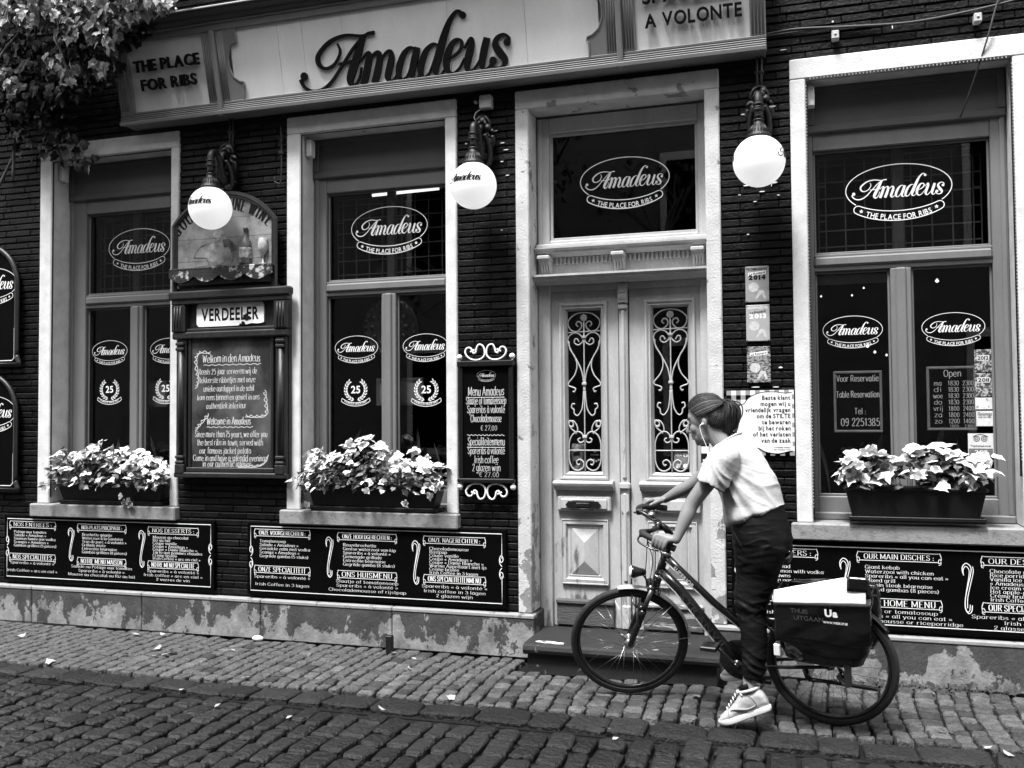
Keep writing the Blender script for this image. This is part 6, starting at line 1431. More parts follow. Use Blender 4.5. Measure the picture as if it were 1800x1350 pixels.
# ================================================================== the far side of the street, seen only as a dark reflection
OB = empty('opposite_building', (-2, -10.2, 0), 'dim brick house front across the street, behind the viewer', 'building')
b = MB(); b.box(-30, 26, -14, -10.0, -.1, 10.5); pp(b, 'wall', M['oppo'], OB)
for i in range(9):
    for z0 in (.9, 4.2, 7.4):
        x = -22 + i * 4.9; b = MB(); b.box(x, x + 1.3, -10.0, -9.95, z0, z0 + 2.1, .01); o = pp(b, 'window', M['stone'], OB); b = MB(); b.box(x + .12, x + 1.18, -9.97, -9.94, z0 + .15, z0 + 1.95); q = b.build('pane', M['board'], None); q.parent = o; q.matrix_parent_inverse = Matrix()

# a street tree across the road, mirrored in the upper panes
ST_ = empty('street_tree', (-3.6, -8.9, 0), 'leafy tree standing across the street behind the viewer', 'tree')
random.seed(21); b = MB(); tips = []
def branch(p, d, r, l, lv):
    e = p + d * l; mid = (p + e) / 2 + Vector((random.gauss(0, .05), random.gauss(0, .05), .05)) * l
    b.tube(crom([p, mid, e], 3), [r, r * .92, r * .88, r * .82, r * .76, r * .7, r * .66], 6)
    if lv == 0: tips.append(e); return
    for k in range(3):
        q = (d + Vector((random.gauss(0, .55), random.gauss(0, .45), random.gauss(.1, .35)))).normalized(); branch(p.lerp(e, random.uniform(.6, 1)), q, r * .6, l * random.uniform(.6, .85), lv - 1)
branch(Vector((-3.6, -8.9, -.1)), Vector((.05, 0, 1)), .15, 2.9, 4); pp(b, 'trunk', M['stem'], ST_, fix=False)
b = MB()
for t in tips:
    for k in range(5):
        c = t + Vector((random.gauss(0, .16), random.gauss(0, .16), random.gauss(0, .14))); b.xf = Matrix.Translation(c) @ orient(Vector((random.gauss(0, 1), random.gauss(0, 1), -.6)), Vector((random.gauss(0, .6), random.gauss(0, .6), 1))) @ Matrix.Scale(.12, 4)
        me = LD[k]; b.add([v.co for v in me.vertices], [tuple(q.vertices) for q in me.polygons])
b.xf = None; tag(pp(b, 'crown', mat('tree_leaves', .05, .5, .3, 5), ST_, fix=False), kind='stuff')
# ================================================================== bicycle: x forward, y to its left (towards the viewer), z up; it leans to its left
PR = Vector((0.1116, -0.8938, 0.0)); E_ = Vector((-0.98079, 0.19508, 0)); N_ = Vector((-0.19508, -0.98079, 0)); LEAN = R(8)
FR = Matrix(((E_.x, N_.x, 0, PR.x), (E_.y, N_.y, 0, PR.y), (0, 0, 1, 0), (0, 0, 0, 1)))       # upright frame used for the rider
BF = FR @ Matrix.Rotation(-LEAN, 4, 'X')
BK = empty('bicycle', (0, 0, 0), 'black trekking bicycle with silver front mudguard, in front of the door', 'bicycle'); BK.matrix_world = BF
M['bike_black'] = mat('black_bike_paint', .010, .22, .1, 10, spec=.6); M['rubber'] = mat('tyre_rubber', .014, .75, .2, 30, .3, 200); M['alu'] = mat('brushed_aluminium', .40, .30, .1, 30, metal=.9); M['steel'] = mat('spoke_steel', .40, .3, .1, 30, metal=.8)
M['silver'] = mat('silver_mudguard', .50, .35, .1, 8, metal=.4); M['grip'] = mat('black_grip_foam', .016, .7, .2, 40, .3, 150); M['stripe'] = mat('pale_frame_stripe', .50, .35, .05, 10); M['dark_metal'] = mat('dark_metal', .12, .35, .2, 30, metal=.8); M['lens'] = mat('lamp_lens', .75, .15, .1, 10)
AX_P = Vector((.912, 0, .745)); AX = Vector((-.375, 0, .927)).normalized(); STEER = R(25)
ST = Matrix.Translation(AX_P) @ Matrix.Rotation(STEER, 4, AX) @ Matrix.Translation(-AX_P)
def bp_(mb, name, m, parent=None, mat_=None, fix=True):
    o = mb.build(name, m, None, fix=fix); o.parent = parent or BK; o.matrix_parent_inverse = Matrix()
    if mat_ is not None: o.matrix_basis = mat_
    return o
RW = .337
def ring(mb, rr, r, y=0.0, seg=48, s2=10): mb.tube([(rr * math.cos(2 * PI * k / seg), y, rr * math.sin(2 * PI * k / seg)) for k in range(seg)], r, s2, closed=True)
spoke_me = None
def wheel(mx, gear):
    global spoke_me
    b = MB(); pr = [(.285, -.010), (.301, -.012), (.303, -.008), (.296, 0), (.303, .008), (.301, .012), (.285, .010), (.281, 0)]
    vs = []; seg = 56
    for k in range(seg):
        a = 2 * PI * k / seg
        for r, y in pr: vs.append((r * math.cos(a), y, r * math.sin(a)))
    b.add(vs, [(k * 8 + j, k * 8 + (j + 1) % 8, ((k + 1) % seg) * 8 + (j + 1) % 8, ((k + 1) % seg) * 8 + j) for k in range(seg) for j in range(8)], True)
    W = bp_(b, 'wheel', M['bike_black'], None, mx)
    b = MB(); ring(b, .3165, .0205); t = bp_(b, 'tyre', M['rubber'], W)
    b = MB(); ring(b, .3045, .0035, .0165, s2=6); ring(b, .3045, .0035, -.0165, s2=6); bp_(b, 'tyre_line', M['grip'], W)
    b = MB(); b.lathe([(.008, -.065), (.012, -.06), (.012, -.036), (.030, -.034), (.030, -.028), (.016, -.024), (.016, .024), (.030, .028), (.030, .034), (.012, .036), (.012, .06), (.008, .065)], (0, 0, 0), (0, 1, 0), 16); bp_(b, 'hub', M['alu'], W)
    n = 28
    for k in range(n):
        a = 2 * PI * k / n; s = 1 if k % 2 else -1; off = .9 if (k // 2) % 2 else -.9
        p0 = Vector((.027 * math.cos(a + off), s * .031, .027 * math.sin(a + off))); p1 = Vector((.285 * math.cos(a), 0, .285 * math.sin(a)))
        if spoke_me is None:
            q = MB(); q.tube([(0, 0, 0), (0, 0, 1)], .0011, 4); spoke_me = q.mesh('spoke'); spoke_me.materials.append(M['steel'])
        o = link('spoke', spoke_me, W); d = p1 - p0; o.matrix_basis = Matrix.Translation(p0) @ d.to_track_quat('Z', 'Y').to_matrix().to_4x4() @ Matrix.Diagonal((1, 1, d.length, 1))
    return W
HUB = Vector((1.117, 0, RW))
wheel(ST @ Matrix.Translation(HUB), False); wheel(Matrix.Translation((0, 0, RW)), True)
def P3(*q): return [Vector((a, c, b)) for a, b, c in [(p + (0,))[:3] if len(p) == 2 else p for p in q]]   # (x, z[, y])
BB = (.49, .275)
b = MB(); b.tube(P3((.905, .765), (.80, .665), (.62, .44), BB), [.030, .030, .029, .028], 12); bp_(b, 'down_tube', M['bike_black'])
b = MB(); b.tube(P3((.862, .845), (.78, .765), (.60, .60), (.405, .445)), [.021, .021, .020, .018], 12); bp_(b, 'top_tube', M['bike_black'])
b = MB(); b.tube(P3(BB, (.40, .455), (.29, .70)), .017, 10); bp_(b, 'seat_tube', M['bike_black'])
b = MB()
for s in (-1, 1): b.tube(P3((.47, .275, s * .03), (.40, .285, s * .045), (.2, .31, s * .06), (0, RW, s * .062)), .010, 8); b.tube(P3((.36, .55, s * .016), (.30, .51, s * .05), (0, RW, s * .064)), .008, 8)
b.lathe([(.026, -.036), (.026, .036)], (BB[0], 0, BB[1]), (0, 1, 0), 16); bp_(b, 'rear_stays', M['bike_black'])
b = MB(); b.tube([AX_P + AX * -.02, AX_P + AX * .135], .023, 12); bp_(b, 'head_tube', M['bike_black'])
b = MB(); b.lathe([(.0285, .12), (.0285, .14)], AX_P, AX, 16); b.lathe([(.0285, -.025), (.0285, -.008)], AX_P, AX, 16); bp_(b, 'headset_ring', M['alu'])
b = MB(); b.tube(P3((.905, .742, .022), (.815, .648, .022), (.637, .424, .022), (.525, .285, .02)), .0042, 6); b.tube(P3((.868, .823, .014), (.792, .752, .014), (.612, .588, .014), (.43, .450, .012)), .0036, 6); bp_(b, 'frame_stripe', M['stripe'])
def along(mb, text, p0, p1, y, h, off=.03):
    p0, p1 = Vector(p0), Vector(p1); d = p1 - p0; L_ = d.length; d /= L_; u = Vector((-d.y, d.x)); u = u if u.y > 0 else -u
    # seen from the left the bicycle points to the left, so words run from the head backwards
    lay, wd = blayout(text, off, .16); sx = L_ / wd
    for ch, cx in lay:
        vs, fs, a, c = bgeo(ch, 0, off)
        mb.add([(p0.x + d.x * (cx + v[0] / BCAP) * sx + u.x * v[1] / BCAP * h, y, p0.y + d.y * (cx + v[0] / BCAP) * sx + u.y * v[1] / BCAP * h) for v in vs], fs)
b = MB(); along(b, 'SUPERIOR', (.822, .788), (.715, .686), .0225, .018); bp_(b, 'top_lettering', M['stripe'], fix=False)
b = MB(); along(b, 'STRANVIL', (.79, .635), (.56, .35), .0312, .030); bp_(b, 'tube_lettering', mat('dull_grey_print', .035, .4, .1, 20), fix=False)
# fork, turned with the bars
off = Vector((.037, 0, .015))
b = MB()
for s in (-1, 1):
    o = Vector((0, s * .058, 0)); top = AX_P - AX * .085 + off * .55 + o; low = HUB + Vector((0, s * .056, 0))
    b.tube([top + (low - top) * .36, top + (low - top) * .42, top + (low - top) * .9, low], [.021, .020, .018, .013], 10)
b.tube([AX_P - AX * .09 + off * .55 + Vector((0, s * .058, 0)) for s in (-1, 1)], .024, 10); b.tube([AX_P - AX * .09, AX_P - AX * .03], .026, 12)
b.tube([AX_P - AX * .21 + off * 1.1 + Vector((0, s * .06, 0)) for s in (-1, -.5, .5, 1)], .012, 8); bp_(b, 'fork', M['bike_black'], None, ST)
b = MB()
for s in (-1, 1):
    o = Vector((0, s * .058, 0)); top = AX_P - AX * .085 + off * .55 + o; low = HUB + Vector((0, s * .056, 0)); b.tube([top, top + (low - top) * .37], .0145, 10)
bp_(b, 'stanchion', M['dark_metal'], None, ST)
b = MB()
for s in (-1, 1):
    q = AX_P - AX * .20 + off * 1.3 + Vector((.02, s * .072, 0)); b.tube([q, q + Vector((.005, 0, -.11)), q + Vector((-.01, -s * .03, -.13))], .008, 6); b.tube([q, q + Vector((.02, 0, .03)), q + Vector((.02, -s * .06, .055))], .005, 6)
bp_(b, 'brake', M['dark_metal'], None, ST)
def guard(c, a0, a1, r, w_, m, mx=None, nm='mudguard', k=20):
    b = MB(); vs = []
    for i in range(k + 1):
        a = R(a0 + (a1 - a0) * i / k)
        for j in range(7):
            y = (j / 3 - 1) * w_; rr = r - .35 * w_ * (y / w_) ** 2 * 1.1; vs.append((c[0] + rr * math.cos(a), y, c[1] + rr * math.sin(a)))
    b.add(vs, [(i * 7 + j, i * 7 + j + 1, (i + 1) * 7 + j + 1, (i + 1) * 7 + j) for i in range(k) for j in range(6)], True); o = bp_(b, nm, m, None, mx, False)
    md = o.modifiers.new('thick', 'SOLIDIFY'); md.thickness = .0025; return o
guard((HUB.x, HUB.z), 84, 178, .352, .027, M['silver'], ST); guard((0, RW), 50, 146, .356, .027, M['bike_black'])
b = MB()
for s in (-1, 1): b.tube([HUB + Vector((0, s * .05, 0)), HUB + Vector((-.35, s * .026, .01))], .0022, 5); b.tube([HUB + Vector((0, s * .05, 0)), HUB + Vector((-.27, s * .026, .225))], .0022, 5)
bp_(b, 'mudguard_stay', M['alu'], None, ST)
b = MB(); hl = AX_P + Vector((.125, 0, .02)); b.lathe([(.004, -.055), (.018, -.045), (.026, -.01), (.036, .018), (.038, .03)], hl, (1, 0, .1), 16); b.tube([hl + Vector((-.03, 0, -.01)), hl + Vector((-.05, 0, -.05)), AX_P - AX * .10 + off], .006, 6); lm_ = bp_(b, 'headlight', M['bike_black'], None, ST)
b = MB(); b.lathe([(.036, .0295), (.034, .036), (.02, .042), (.004, .044)], hl, (1, 0, .1), 16); bp_(b, 'lens', M['lens'], lm_)
# bars
def barp(s): return [AX_P + AX * .318 + Vector((a, s * t, h)) for a, t, h in ((.10, .0, .0), (.11, .05, .003), (.145, .10, .012), (.185, .14, .028), (.195, .18, .034), (.165, .215, .028), (.11, .25, .006), (.035, .285, -.022))]
b = MB(); pl_, pr_ = crom(barp(1), 5), crom(barp(-1), 5); b.tube([Vector(p) for p in pr_[::-1]] + [Vector(p) for p in pl_[1:]], .0125, 10); bp_(b, 'handlebar', M['bike_black'], None, ST)
for s in (1, -1):
    q = crom(barp(s), 5); b = MB(); b.tube(q[19:], .0172, 12); bp_(b, 'grip', M['grip'], None, ST)
    b = MB(); a0 = Vector(q[17]); b.box(a0.x - .02, a0.x + .02, a0.y - .018, a0.y + .018, a0.z - .024, a0.z + .012, .006); b.tube(crom([a0 + Vector((.015, 0, -.015)), a0 + Vector((.03, s * .045, -.03)), a0 + Vector((-.02, s * .095, -.05)), a0 + Vector((-.07, s * .12, -.062))], 4), .0055, 6); bp_(b, 'brake_lever', M['bike_black'], None, ST)
b = MB(); b.tube([AX_P + AX * .13, AX_P + AX * .25], .020, 12); b.tube([AX_P + AX * .235, AX_P + AX * .29 + Vector((.05, 0, 0)), AX_P + AX * .318 + Vector((.10, 0, 0))], [.021, .019, .021], 12); b.lathe([(.022, -.028), (.022, .028)], AX_P + AX * .318 + Vector((.10, 0, 0)), (0, 1, 0), 12); bp_(b, 'stem', M['bike_black'], None, ST)
b = MB(); q = AX_P + AX * .318 + Vector((.13, -.085, .03)); b.sphere(q, .022, 12, 8, (1, 1, .7)); bp_(b, 'bell', M['alu'], None, ST)
b = MB(); q0 = AX_P + AX * .318 + Vector((.15, .1, .0))
for k, (dx, dz_) in enumerate(((.10, -.12), (.07, -.15), (.05, -.10), (.02, -.12))):
    b.tube(crom([q0 + Vector((0, -.01 * k, 0)), q0 + Vector((.02, -.05, -.07)), q0 + Vector((dx - .07, -.07, dz_ - .04)), AX_P + Vector((.075 - .02 * k, .03, -.02 - .03 * k)), AX_P + Vector((.0, .028, -.06 - .01 * k))], 6), .0027, 5)
bp_(b, 'brake_cable', M['bike_black'], None, ST)
b = MB(); b.tube(P3((.30, .68), (.25, .875)), .0135, 10); bp_(b, 'seat_post', M['alu'])
b = MB(); secs = []
for x, z, wd, th in ((.395, .885, .014, .012), (.36, .895, .024, .02), (.31, .90, .035, .026), (.26, .902, .060, .03), (.22, .908, .068, .032), (.185, .913, .060, .028), (.172, .918, .04, .02)): secs.append(((x, 0, z - th), (0, wd, 0), (0, 0, th)))
b.loft(secs, 14); bp_(b, 'saddle', M['bike_black'])
# drivetrain
b = MB(); b.lathe([(.03, -.004), (.112, -.004), (.114, 0), (.112, .004), (.03, .004)], (BB[0], -.052, BB[1]), (0, 1, 0), 32); bp_(b, 'chainring', M['bike_black'])
ca = R(50); cd = Vector((math.cos(ca), 0, math.sin(ca))); cb = Vector((BB[0], 0, BB[1]))
for s, nm in ((1, 1), (-1, -1)):
    b = MB(); e0 = cb + Vector((0, s * .05, 0)); e1 = cb + cd * .168 * s + Vector((0, s * .075, 0)); b.tube([e0 - Vector((0, s * .02, 0)), e0 + cd * .0, e1], [.016, .014, .010], 8); b.lathe([(.018, -.012), (.02, 0), (.018, .012)], e0, (0, 1, 0), 12); bp_(b, 'crank', M['bike_black'])
    b = MB(); q = e1 + Vector((0, s * .06, 0)); b.box(q.x - .045, q.x + .045, q.y - .045, q.y + .045, q.z - .013, q.z + .013, .005); b.tube([e1, q], .007, 6); bp_(b, 'pedal', M['bike_black'])
b = MB(); b.tube(P3((BB[0] + .01, BB[1] + .095, -.052), (.25, .372, -.052), (0, RW + .04, -.05)), .005, 5); b.tube(P3((BB[0] + .0, BB[1] - .098, -.052), (.25, .205, -.052), (-.03, .215, -.05), (-.06, .235, -.05), (-.05, .28, -.05), (-.02, RW - .035, -.05)), .005, 5); bp_(b, 'chain', M['bike_black'])
b = MB(); b.lathe([(.045, -.012), (.038, .0), (.03, .012)], (0, -.045, RW), (0, 1, 0), 20); b.sphere((-.05, -.055, .245), .028, 10, 8); b.tube(P3((0, RW, -.06), (-.03, .29, -.062), (-.05, .24, -.06)), .010, 6); bp_(b, 'derailleur', M['bike_black'])
b = MB(); b.tube(P3((.10, .262, .07), (.02, .268, .085), (-.24, .262, .09)), [.013, .010, .012], 8); b.tube(P3((.10, .262, .07), (.12, .31, .06)), .016, 8); bp_(b, 'kickstand', M['bike_black'])
b = MB()
for s in (-1, 1): b.tube(P3((.26, .73, s * .06), (-.25, .735, s * .06)), .006, 6); b.tube(P3((-.02, .733, s * .06), (0, RW, s * .072)), .006, 6); b.tube(P3((-.15, .733, s * .06), (0, RW, s * .072)), .005, 6)
for x in (.24, .1, -.05, -.22): b.tube(P3((x, .733, -.06), (x, .733, .06)), .005, 6)
b.tube(P3((.26, .73, .03), (.29, .70, .0)), .006, 6); bp_(b, 'luggage_rack', M['bike_black'])

# ------------------------------------------------------------------ shaping cloth and skin: union by voxels, then smoothing and folds
def voxel(mb, name, size, m, parent, smooth=6, disp=None):
    me = mb.mesh(name); o = bpy.data.objects.new(name, me); COL.objects.link(o)
    r = o.modifiers.new('r', 'REMESH'); r.mode = 'VOXEL'; r.voxel_size = size
    if smooth: s = o.modifiers.new('s', 'SMOOTH'); s.factor = .5; s.iterations = smooth
    dg = bpy.context.evaluated_depsgraph_get(); nm = bpy.data.meshes.new_from_object(o.evaluated_get(dg))
    bpy.data.objects.remove(o); bpy.data.meshes.remove(me); nm.name = name
    if disp:
        nv = [v.normal.copy() for v in nm.vertices]
        for v, n in zip(nm.vertices, nv): v.co = v.co + n * disp(v.co, n)
    nm.polygons.foreach_set('use_smooth', [True] * len(nm.polygons)); nm.materials.clear(); nm.materials.append(m); nm.update()
    o = bpy.data.objects.new(name, nm); COL.objects.link(o); o.parent = parent; o.matrix_parent_inverse = Matrix(); return o
def nz(p, a, b, c, seed=0.0): return mnoise.noise(Vector((p.x * a + seed, p.y * b + seed * 2, p.z * c - seed)))

# ================================================================== pannier bag over the rack
PB = empty('pannier_bag', (0, 0, 0), 'shiny black double pannier bag with a broad white band, over the rear wheel', 'bag'); PB.matrix_world = BF
M['vinyl'] = mat('glossy_black_vinyl', .004, .17, .2, 9, .25, 9, spec=.7); M['reflex'] = mat('white_reflective_band', .80, .4, .04, 10)
def bag(s):
    b = MB(); T_ = lambda x, z, t: (x, s * t, z)
    secs = []
    for z, xa, xb, t0, t1 in ((.37, .10, -.10, .10, .14), (.40, .20, -.19, .085, .19), (.46, .225, -.225, .08, .215), (.60, .225, -.232, .078, .22), (.68, .222, -.235, .076, .20), (.72, .215, -.235, .07, .15), (.73, .21, -.23, .07, .12)):
        secs.append((z, xa, xb, t0, t1))
    vs = []
    for z, xa, xb, t0, t1 in secs:
        r = .03; c = [(xa, t0), (xa, t1 - r), (xa - r, t1), ((xa + xb) / 2, t1 + .008), (xb + r, t1), (xb, t1 - r), (xb, t0)]
        vs += [(x, s * t, z + (.02 if x < 0 and z > .7 else 0)) for x, t in c]
    n = 7; k = len(secs)
    b.add(vs, [(i * n + j, i * n + (j + 1) % n, (i + 1) * n + (j + 1) % n, (i + 1) * n + j) for i in range(k - 1) for j in range(n)] + [tuple(range(n)), tuple((k - 1) * n + j for j in range(n))])
    return voxel(b, 'bag_body', .012, M['vinyl'], PB, 3, lambda p, n: .022 * nz(p, 6, 6, 8, 3) * (1.2 if p.z < .5 else .6) + .010 * nz(p, 14, 5, 13, 1))
bag(1); bag(-1)
def flapgrid(x0, x1, z0, z1, nx, nz_, edge, yf):
    vs = []
    for j in range(nz_ + 1):
        for i in range(nx + 1):
            u, v = i / nx, j / nz_; x = x0 + (x1 - x0) * u; z = (z1(u) + (z0(u) - z1(u)) * v); vs.append((x, yf(u, v, x, z), z))
    return vs, [(j * (nx + 1) + i, j * (nx + 1) + i + 1, (j + 1) * (nx + 1) + i + 1, (j + 1) * (nx + 1) + i) for j in range(nz_) for i in range(nx)]
def cloth(name, m, x0, x1, z0, z1, yf, nx=40, nzz=20, th=.003):
    vs, fs = flapgrid(x0, x1, z0, z1, nx, nzz, None, yf); b = MB(); b.add(vs, fs, True); o = bp_(b, name, m, PB, None, False); md = o.modifiers.new('thick', 'SOLIDIFY'); md.thickness = th; md.offset = 1; return o
bz = lambda u: .714 + .028 * u
low = lambda u: .508 + .012 * math.sin(u * 7) + .035 * max(0, math.sin((u - .02) * PI * 1.1)) ** 1.2 * (1 - u * .9) + .02 * u
ybase = lambda u, v, x, z: .236 + .006 * math.sin(u * 9) * v + .012 * v * math.sin(u * 4.2 + .6)
cloth('flap', M['vinyl'], .222, -.238, low, lambda u: bz(u) + .002, lambda u, v, x, z: ybase(u, v, x, z) + .020 * mnoise.noise((x * 8 + z * 6, z * 6, 2)) * (.2 + v) + .006 * mnoise.noise((x * 20, z * 24, 5)) * v)
tz = lambda u: .775 + .085 * min(1, u / .75) + .004 * u
cloth('white_band', M['reflex'], .222, -.222, lambda u: bz(u) + .004, lambda u: tz(u), lambda u, v, x, z: .212 + .026 * v ** .7 + .002 * math.sin(u * 20))
cloth('dark_corner', M['vinyl'], -.135, -.234, lambda u: .805, lambda u: .872, lambda u, v, x, z: .216 + .016 * v, 6, 4)
cloth('top_cover', M['vinyl'], .220, -.235, lambda u: .70, lambda u: tz(u) - .006, lambda u, v, x, z: .209 - .12 * v, 10, 10)
cloth('hem_band', M['grip'], .224, -.240, lambda u: bz(u) - .014, lambda u: bz(u) + .006, lambda u, v, x, z: .2405 + .004 * math.sin(u * 9) * .1, 20, 2)
b = MB(); Tb = lambda x, z, d: (x, .2475 + d, z)
Tm = lambda x, z, d: (-x, .2580 + d, z)          # the viewer sees the bag from the left side, where words run towards the back
sans(b, 'WWW.WEEKUP.BE', .022, .640, .011, Tm, 'l', width=.115, off=.02); sans(b, 'Ua', .030, .676, .034, Tm, 'l', off=.05); bp_(b, 'white_print', M['white'], PB, None, False)
b = MB(); sans(b, 'THUIS', -.135, .680, .022, Tm, 'l', off=.01); sans(b, 'UITGAAN', -.12, .645, .022, Tm, 'l', off=.01); bp_(b, 'grey_print', mat('dull_print', .05, .5, .1, 20), PB, None, False)
b = MB(); b.box(.20, .232, .225, .245, .44, .50, .004); bp_(b, 'side_patch', M['reflex'], PB)
b = MB(); b.box(-.13, -.10, .16, .20, .30, .42, .004); b.tube(P3((-.115, .31, .18), (-.09, .30, .17), (-.06, .34, .16)), .010, 6); bp_(b, 'strap', M['grip'], PB)

# ================================================================== rider: x forward, y towards the viewer, z up
PE = empty('person', (0, 0, 0), 'woman with ponytail and earphones in pale t-shirt and dark trousers, astride the bicycle', 'person'); PE.matrix_world = FR
M['skin'] = mat('skin', .19, .5, .06, 12, .05, 200, spec=.35, grain=.03); M['shirt'] = mat('pale_cotton', .47, .85, .05, .5, .35, 1.0, grain=.03, gscale=8, stretch=(14, 10, 20), bdist=.012); M['trousers'] = mat('dark_trouser_cloth', .0038, .6, .2, .3, .40, 1.0, spec=.12, grain=.05, gscale=5, stretch=(8, 8, 24), bdist=.012)
M['hair'] = mat('brown_hair', .022, .36, .5, 16, .4, 90, spec=.28, stretch=(.5, 4, 2.2)); M['shoe'] = mat('pale_leather', .34, .5, .08, 14, .1, 120); M['sole'] = mat('white_rubber_sole', .52, .6, .05, 14)
cl, sl_ = math.cos(LEAN), math.sin(LEAN)
def b2p(p): return Vector((p[0], p[1] * cl + p[2] * sl_, p[2] * cl - p[1] * sl_))
def limb(mb, pts, ks=4, seg=14, flat=1.0):
    """tapered limb through (x, y, z, radius)"""
    q = crom(pts, ks); mb.tube([Vector(p[:3]) for p in q], [p[3] for p in q], seg)
    mb.sphere(q[0][:3], q[0][3], 12, 8); mb.sphere(q[-1][:3], q[-1][3], 12, 8)
TC = .12
# head frame
HP = R(14); HO = Vector((.615, TC, 1.585)); hf = Vector((math.cos(HP), .0, -math.sin(HP))); hu = Vector((math.sin(HP), 0, math.cos(HP))); hl_ = Vector((0, 1, 0))
def H(f, u, l): return HO + hf * f + hu * u + hl_ * l
HR = Matrix(((hf.x, hl_.x, hu.x), (hf.y, hl_.y, hu.y), (hf.z, hl_.z, hu.z)))
sk = MB()
def hs(f, u, l, r, sq=(1, 1, 1)): sk.sphere(H(f, u, l), r, 20, 14, sq, HR)
hs(-.008, .058, 0, 1, (.096, .074, .098)); hs(.030, .035, 0, 1, (.070, .068, .085)); hs(.042, -.030, 0, 1, (.052, .056, .080)); hs(.070, -.090, 0, .024, (1, 1.2, .9)); hs(.062, -.062, 0, 1, (.034, .046, .045))
hs(.072, .052, 0, 1, (.024, .056, .020))
sk.tube([H(.086, .030, 0), H(.104, .006, 0), H(.121, -.018, 0)], [.008, .010, .013], 10); hs(.121, -.020, 0, .0125); hs(.100, -.028, .010, .009); hs(.100, -.028, -.010, .009)
hs(.096, -.046, 0, 1, (.013, .024, .008)); hs(.093, -.063, 0, 1, (.013, .021, .009)); hs(.083, -.078, 0, 1, (.008, .02, .007))
for s in (-1, 1): hs(.066, -.015, s * .036, 1, (.028, .024, .03)); hs(-.004, .002, s * .072, 1, (.015, .008, .026)); hs(-.008, .002, s * .077, 1, (.009, .006, .022))
limb(sk, [(*H(-.02, -.02, 0), .056), (.555, TC, 1.50, .053), (.505, TC, 1.44, .060), (.47, TC, 1.40, .075)])
hs(.03, -.075, 0, 1, (.045, .05, .035))
# trunk under the clothes
sk.loft([((.33, TC, .98), (.10, 0, .02), (0, .13, 0)), ((.36, TC, 1.10), (.09, 0, .03), (0, .12, 0)), ((.41, TC, 1.25), (.10, 0, .02), (0, .14, 0)), ((.45, TC, 1.37), (.09, 0, -.02), (0, .16, 0)), ((.48, TC, 1.43), (.05, 0, -.03), (0, .10, 0))], 18)
# arms end at the grips
def hand(s):
    q = crom(barp(s), 5); g0, g1 = Vector(q[23]), Vector(q[35]); c = ST @ ((g0 * .45 + g1 * .55)); d = (ST.to_3x3() @ (g0 - g1)).normalized()      # d: forward along the grip
    c = b2p(c); d = Vector(b2p(d))
    out = Vector((0, s, .0)); out = (out - d * out.dot(d)).normalized(); up = d.cross(out) * s; up = up if up.z > 0 else -up
    return c, d, out, up
def build_arm(s, sh, el):
    c, d, out, up = hand(s)
    def G(along, ph, rad): return c + d * along + (out * math.cos(R(ph)) + up * math.sin(R(ph))) * rad
    wr = G(-.070, 78, .052)
    limb(sk, [(*sh, .052), (*(Vector(sh) * .5 + Vector(el) * .5 + Vector((0, .004 * s, -.004))), .046), (*el, .040), (*(Vector(el) * .62 + wr * .38), .039), (*(Vector(el) * .2 + wr * .8), .028), (*wr, .0245)], 4, 14)
    mids = []
    for i, al in enumerate((.034, .012, -.010, -.031)):
        k1 = G(al, 18, .040); mids.append(k1)
        sk.tube(crom([wr, G(al * .6 - .035, 62, .048), G(al, 45, .043), k1], 3), [.017] * 3 + [.0155] * 3 + [.0135] * 3 + [.0115], 8)
        ln = (1.0, 1.06, 1.0, .86)[i]
        ch_ = [k1, G(al + .001, -38 * ln, .0385), G(al, -95 * ln, .0315), G(al - .001, -150 * ln, .0285)]
        sk.tube(crom(ch_, 4), [.0112] * 3 + [.0100] * 4 + [.0092] * 4 + [.0078, .006], 8); sk.sphere(ch_[-1], .0078, 8, 6); sk.sphere(k1, .0122, 8, 6)
    th = [G(-.045, 96, .045), G(-.008, 112, .044), G(.028, 128, .034), (G(.050, 142, .029))]
    sk.tube(crom(th, 4), [.016] * 4 + [.0135] * 4 + [.0112] * 4 + [.009], 8); sk.sphere(th[-1], .009, 8, 6)
    sk.sphere(G(-.025, 75, .040), .024, 10, 8, (1.1, 1, 1))
SHN, ELN = (.470, TC + .180, 1.405), (.635, .345, 1.165); SHF, ELF = (.545, TC - .165, 1.405), (.780, -.075, 1.225)
build_arm(1, SHN, ELN); build_arm(-1, SHF, ELF)
# shins and ankles down to the shoes
FT_N = (Vector((.262, .262, .112)), Vector((.500, .290, .004))); FT_F = (Vector((.355, -.11, .185)), Vector((.585, -.12, .130)))
def leg(hip, knee, ft):
    hd = (ft[1] - ft[0]).normalized(); upv = (Vector((0, 0, 1)) - hd * hd.z).normalized(); an = ft[0] + hd * .070 + upv * .10
    limb(sk, [(*hip, .075), (*((Vector(hip) + Vector(knee)) / 2), .060), (*knee, .036), (*(Vector(knee) * .6 + an * .4), .026), (*(Vector(knee) * .15 + an * .85 + Vector((.0, 0, .0))), .034), (*an, .034), (*(ft[0] + hd * .09 + upv * .05), .03), (*(ft[0] + hd * .18 + upv * .035), .026)], 3, 14)
leg((.33, TC + .085, .93), (.385, .205, .62), FT_N); leg((.34, TC - .085, .93), (.43, -.02, .63), FT_F)
voxel(sk, 'body', .0048, M['skin'], PE, 4)
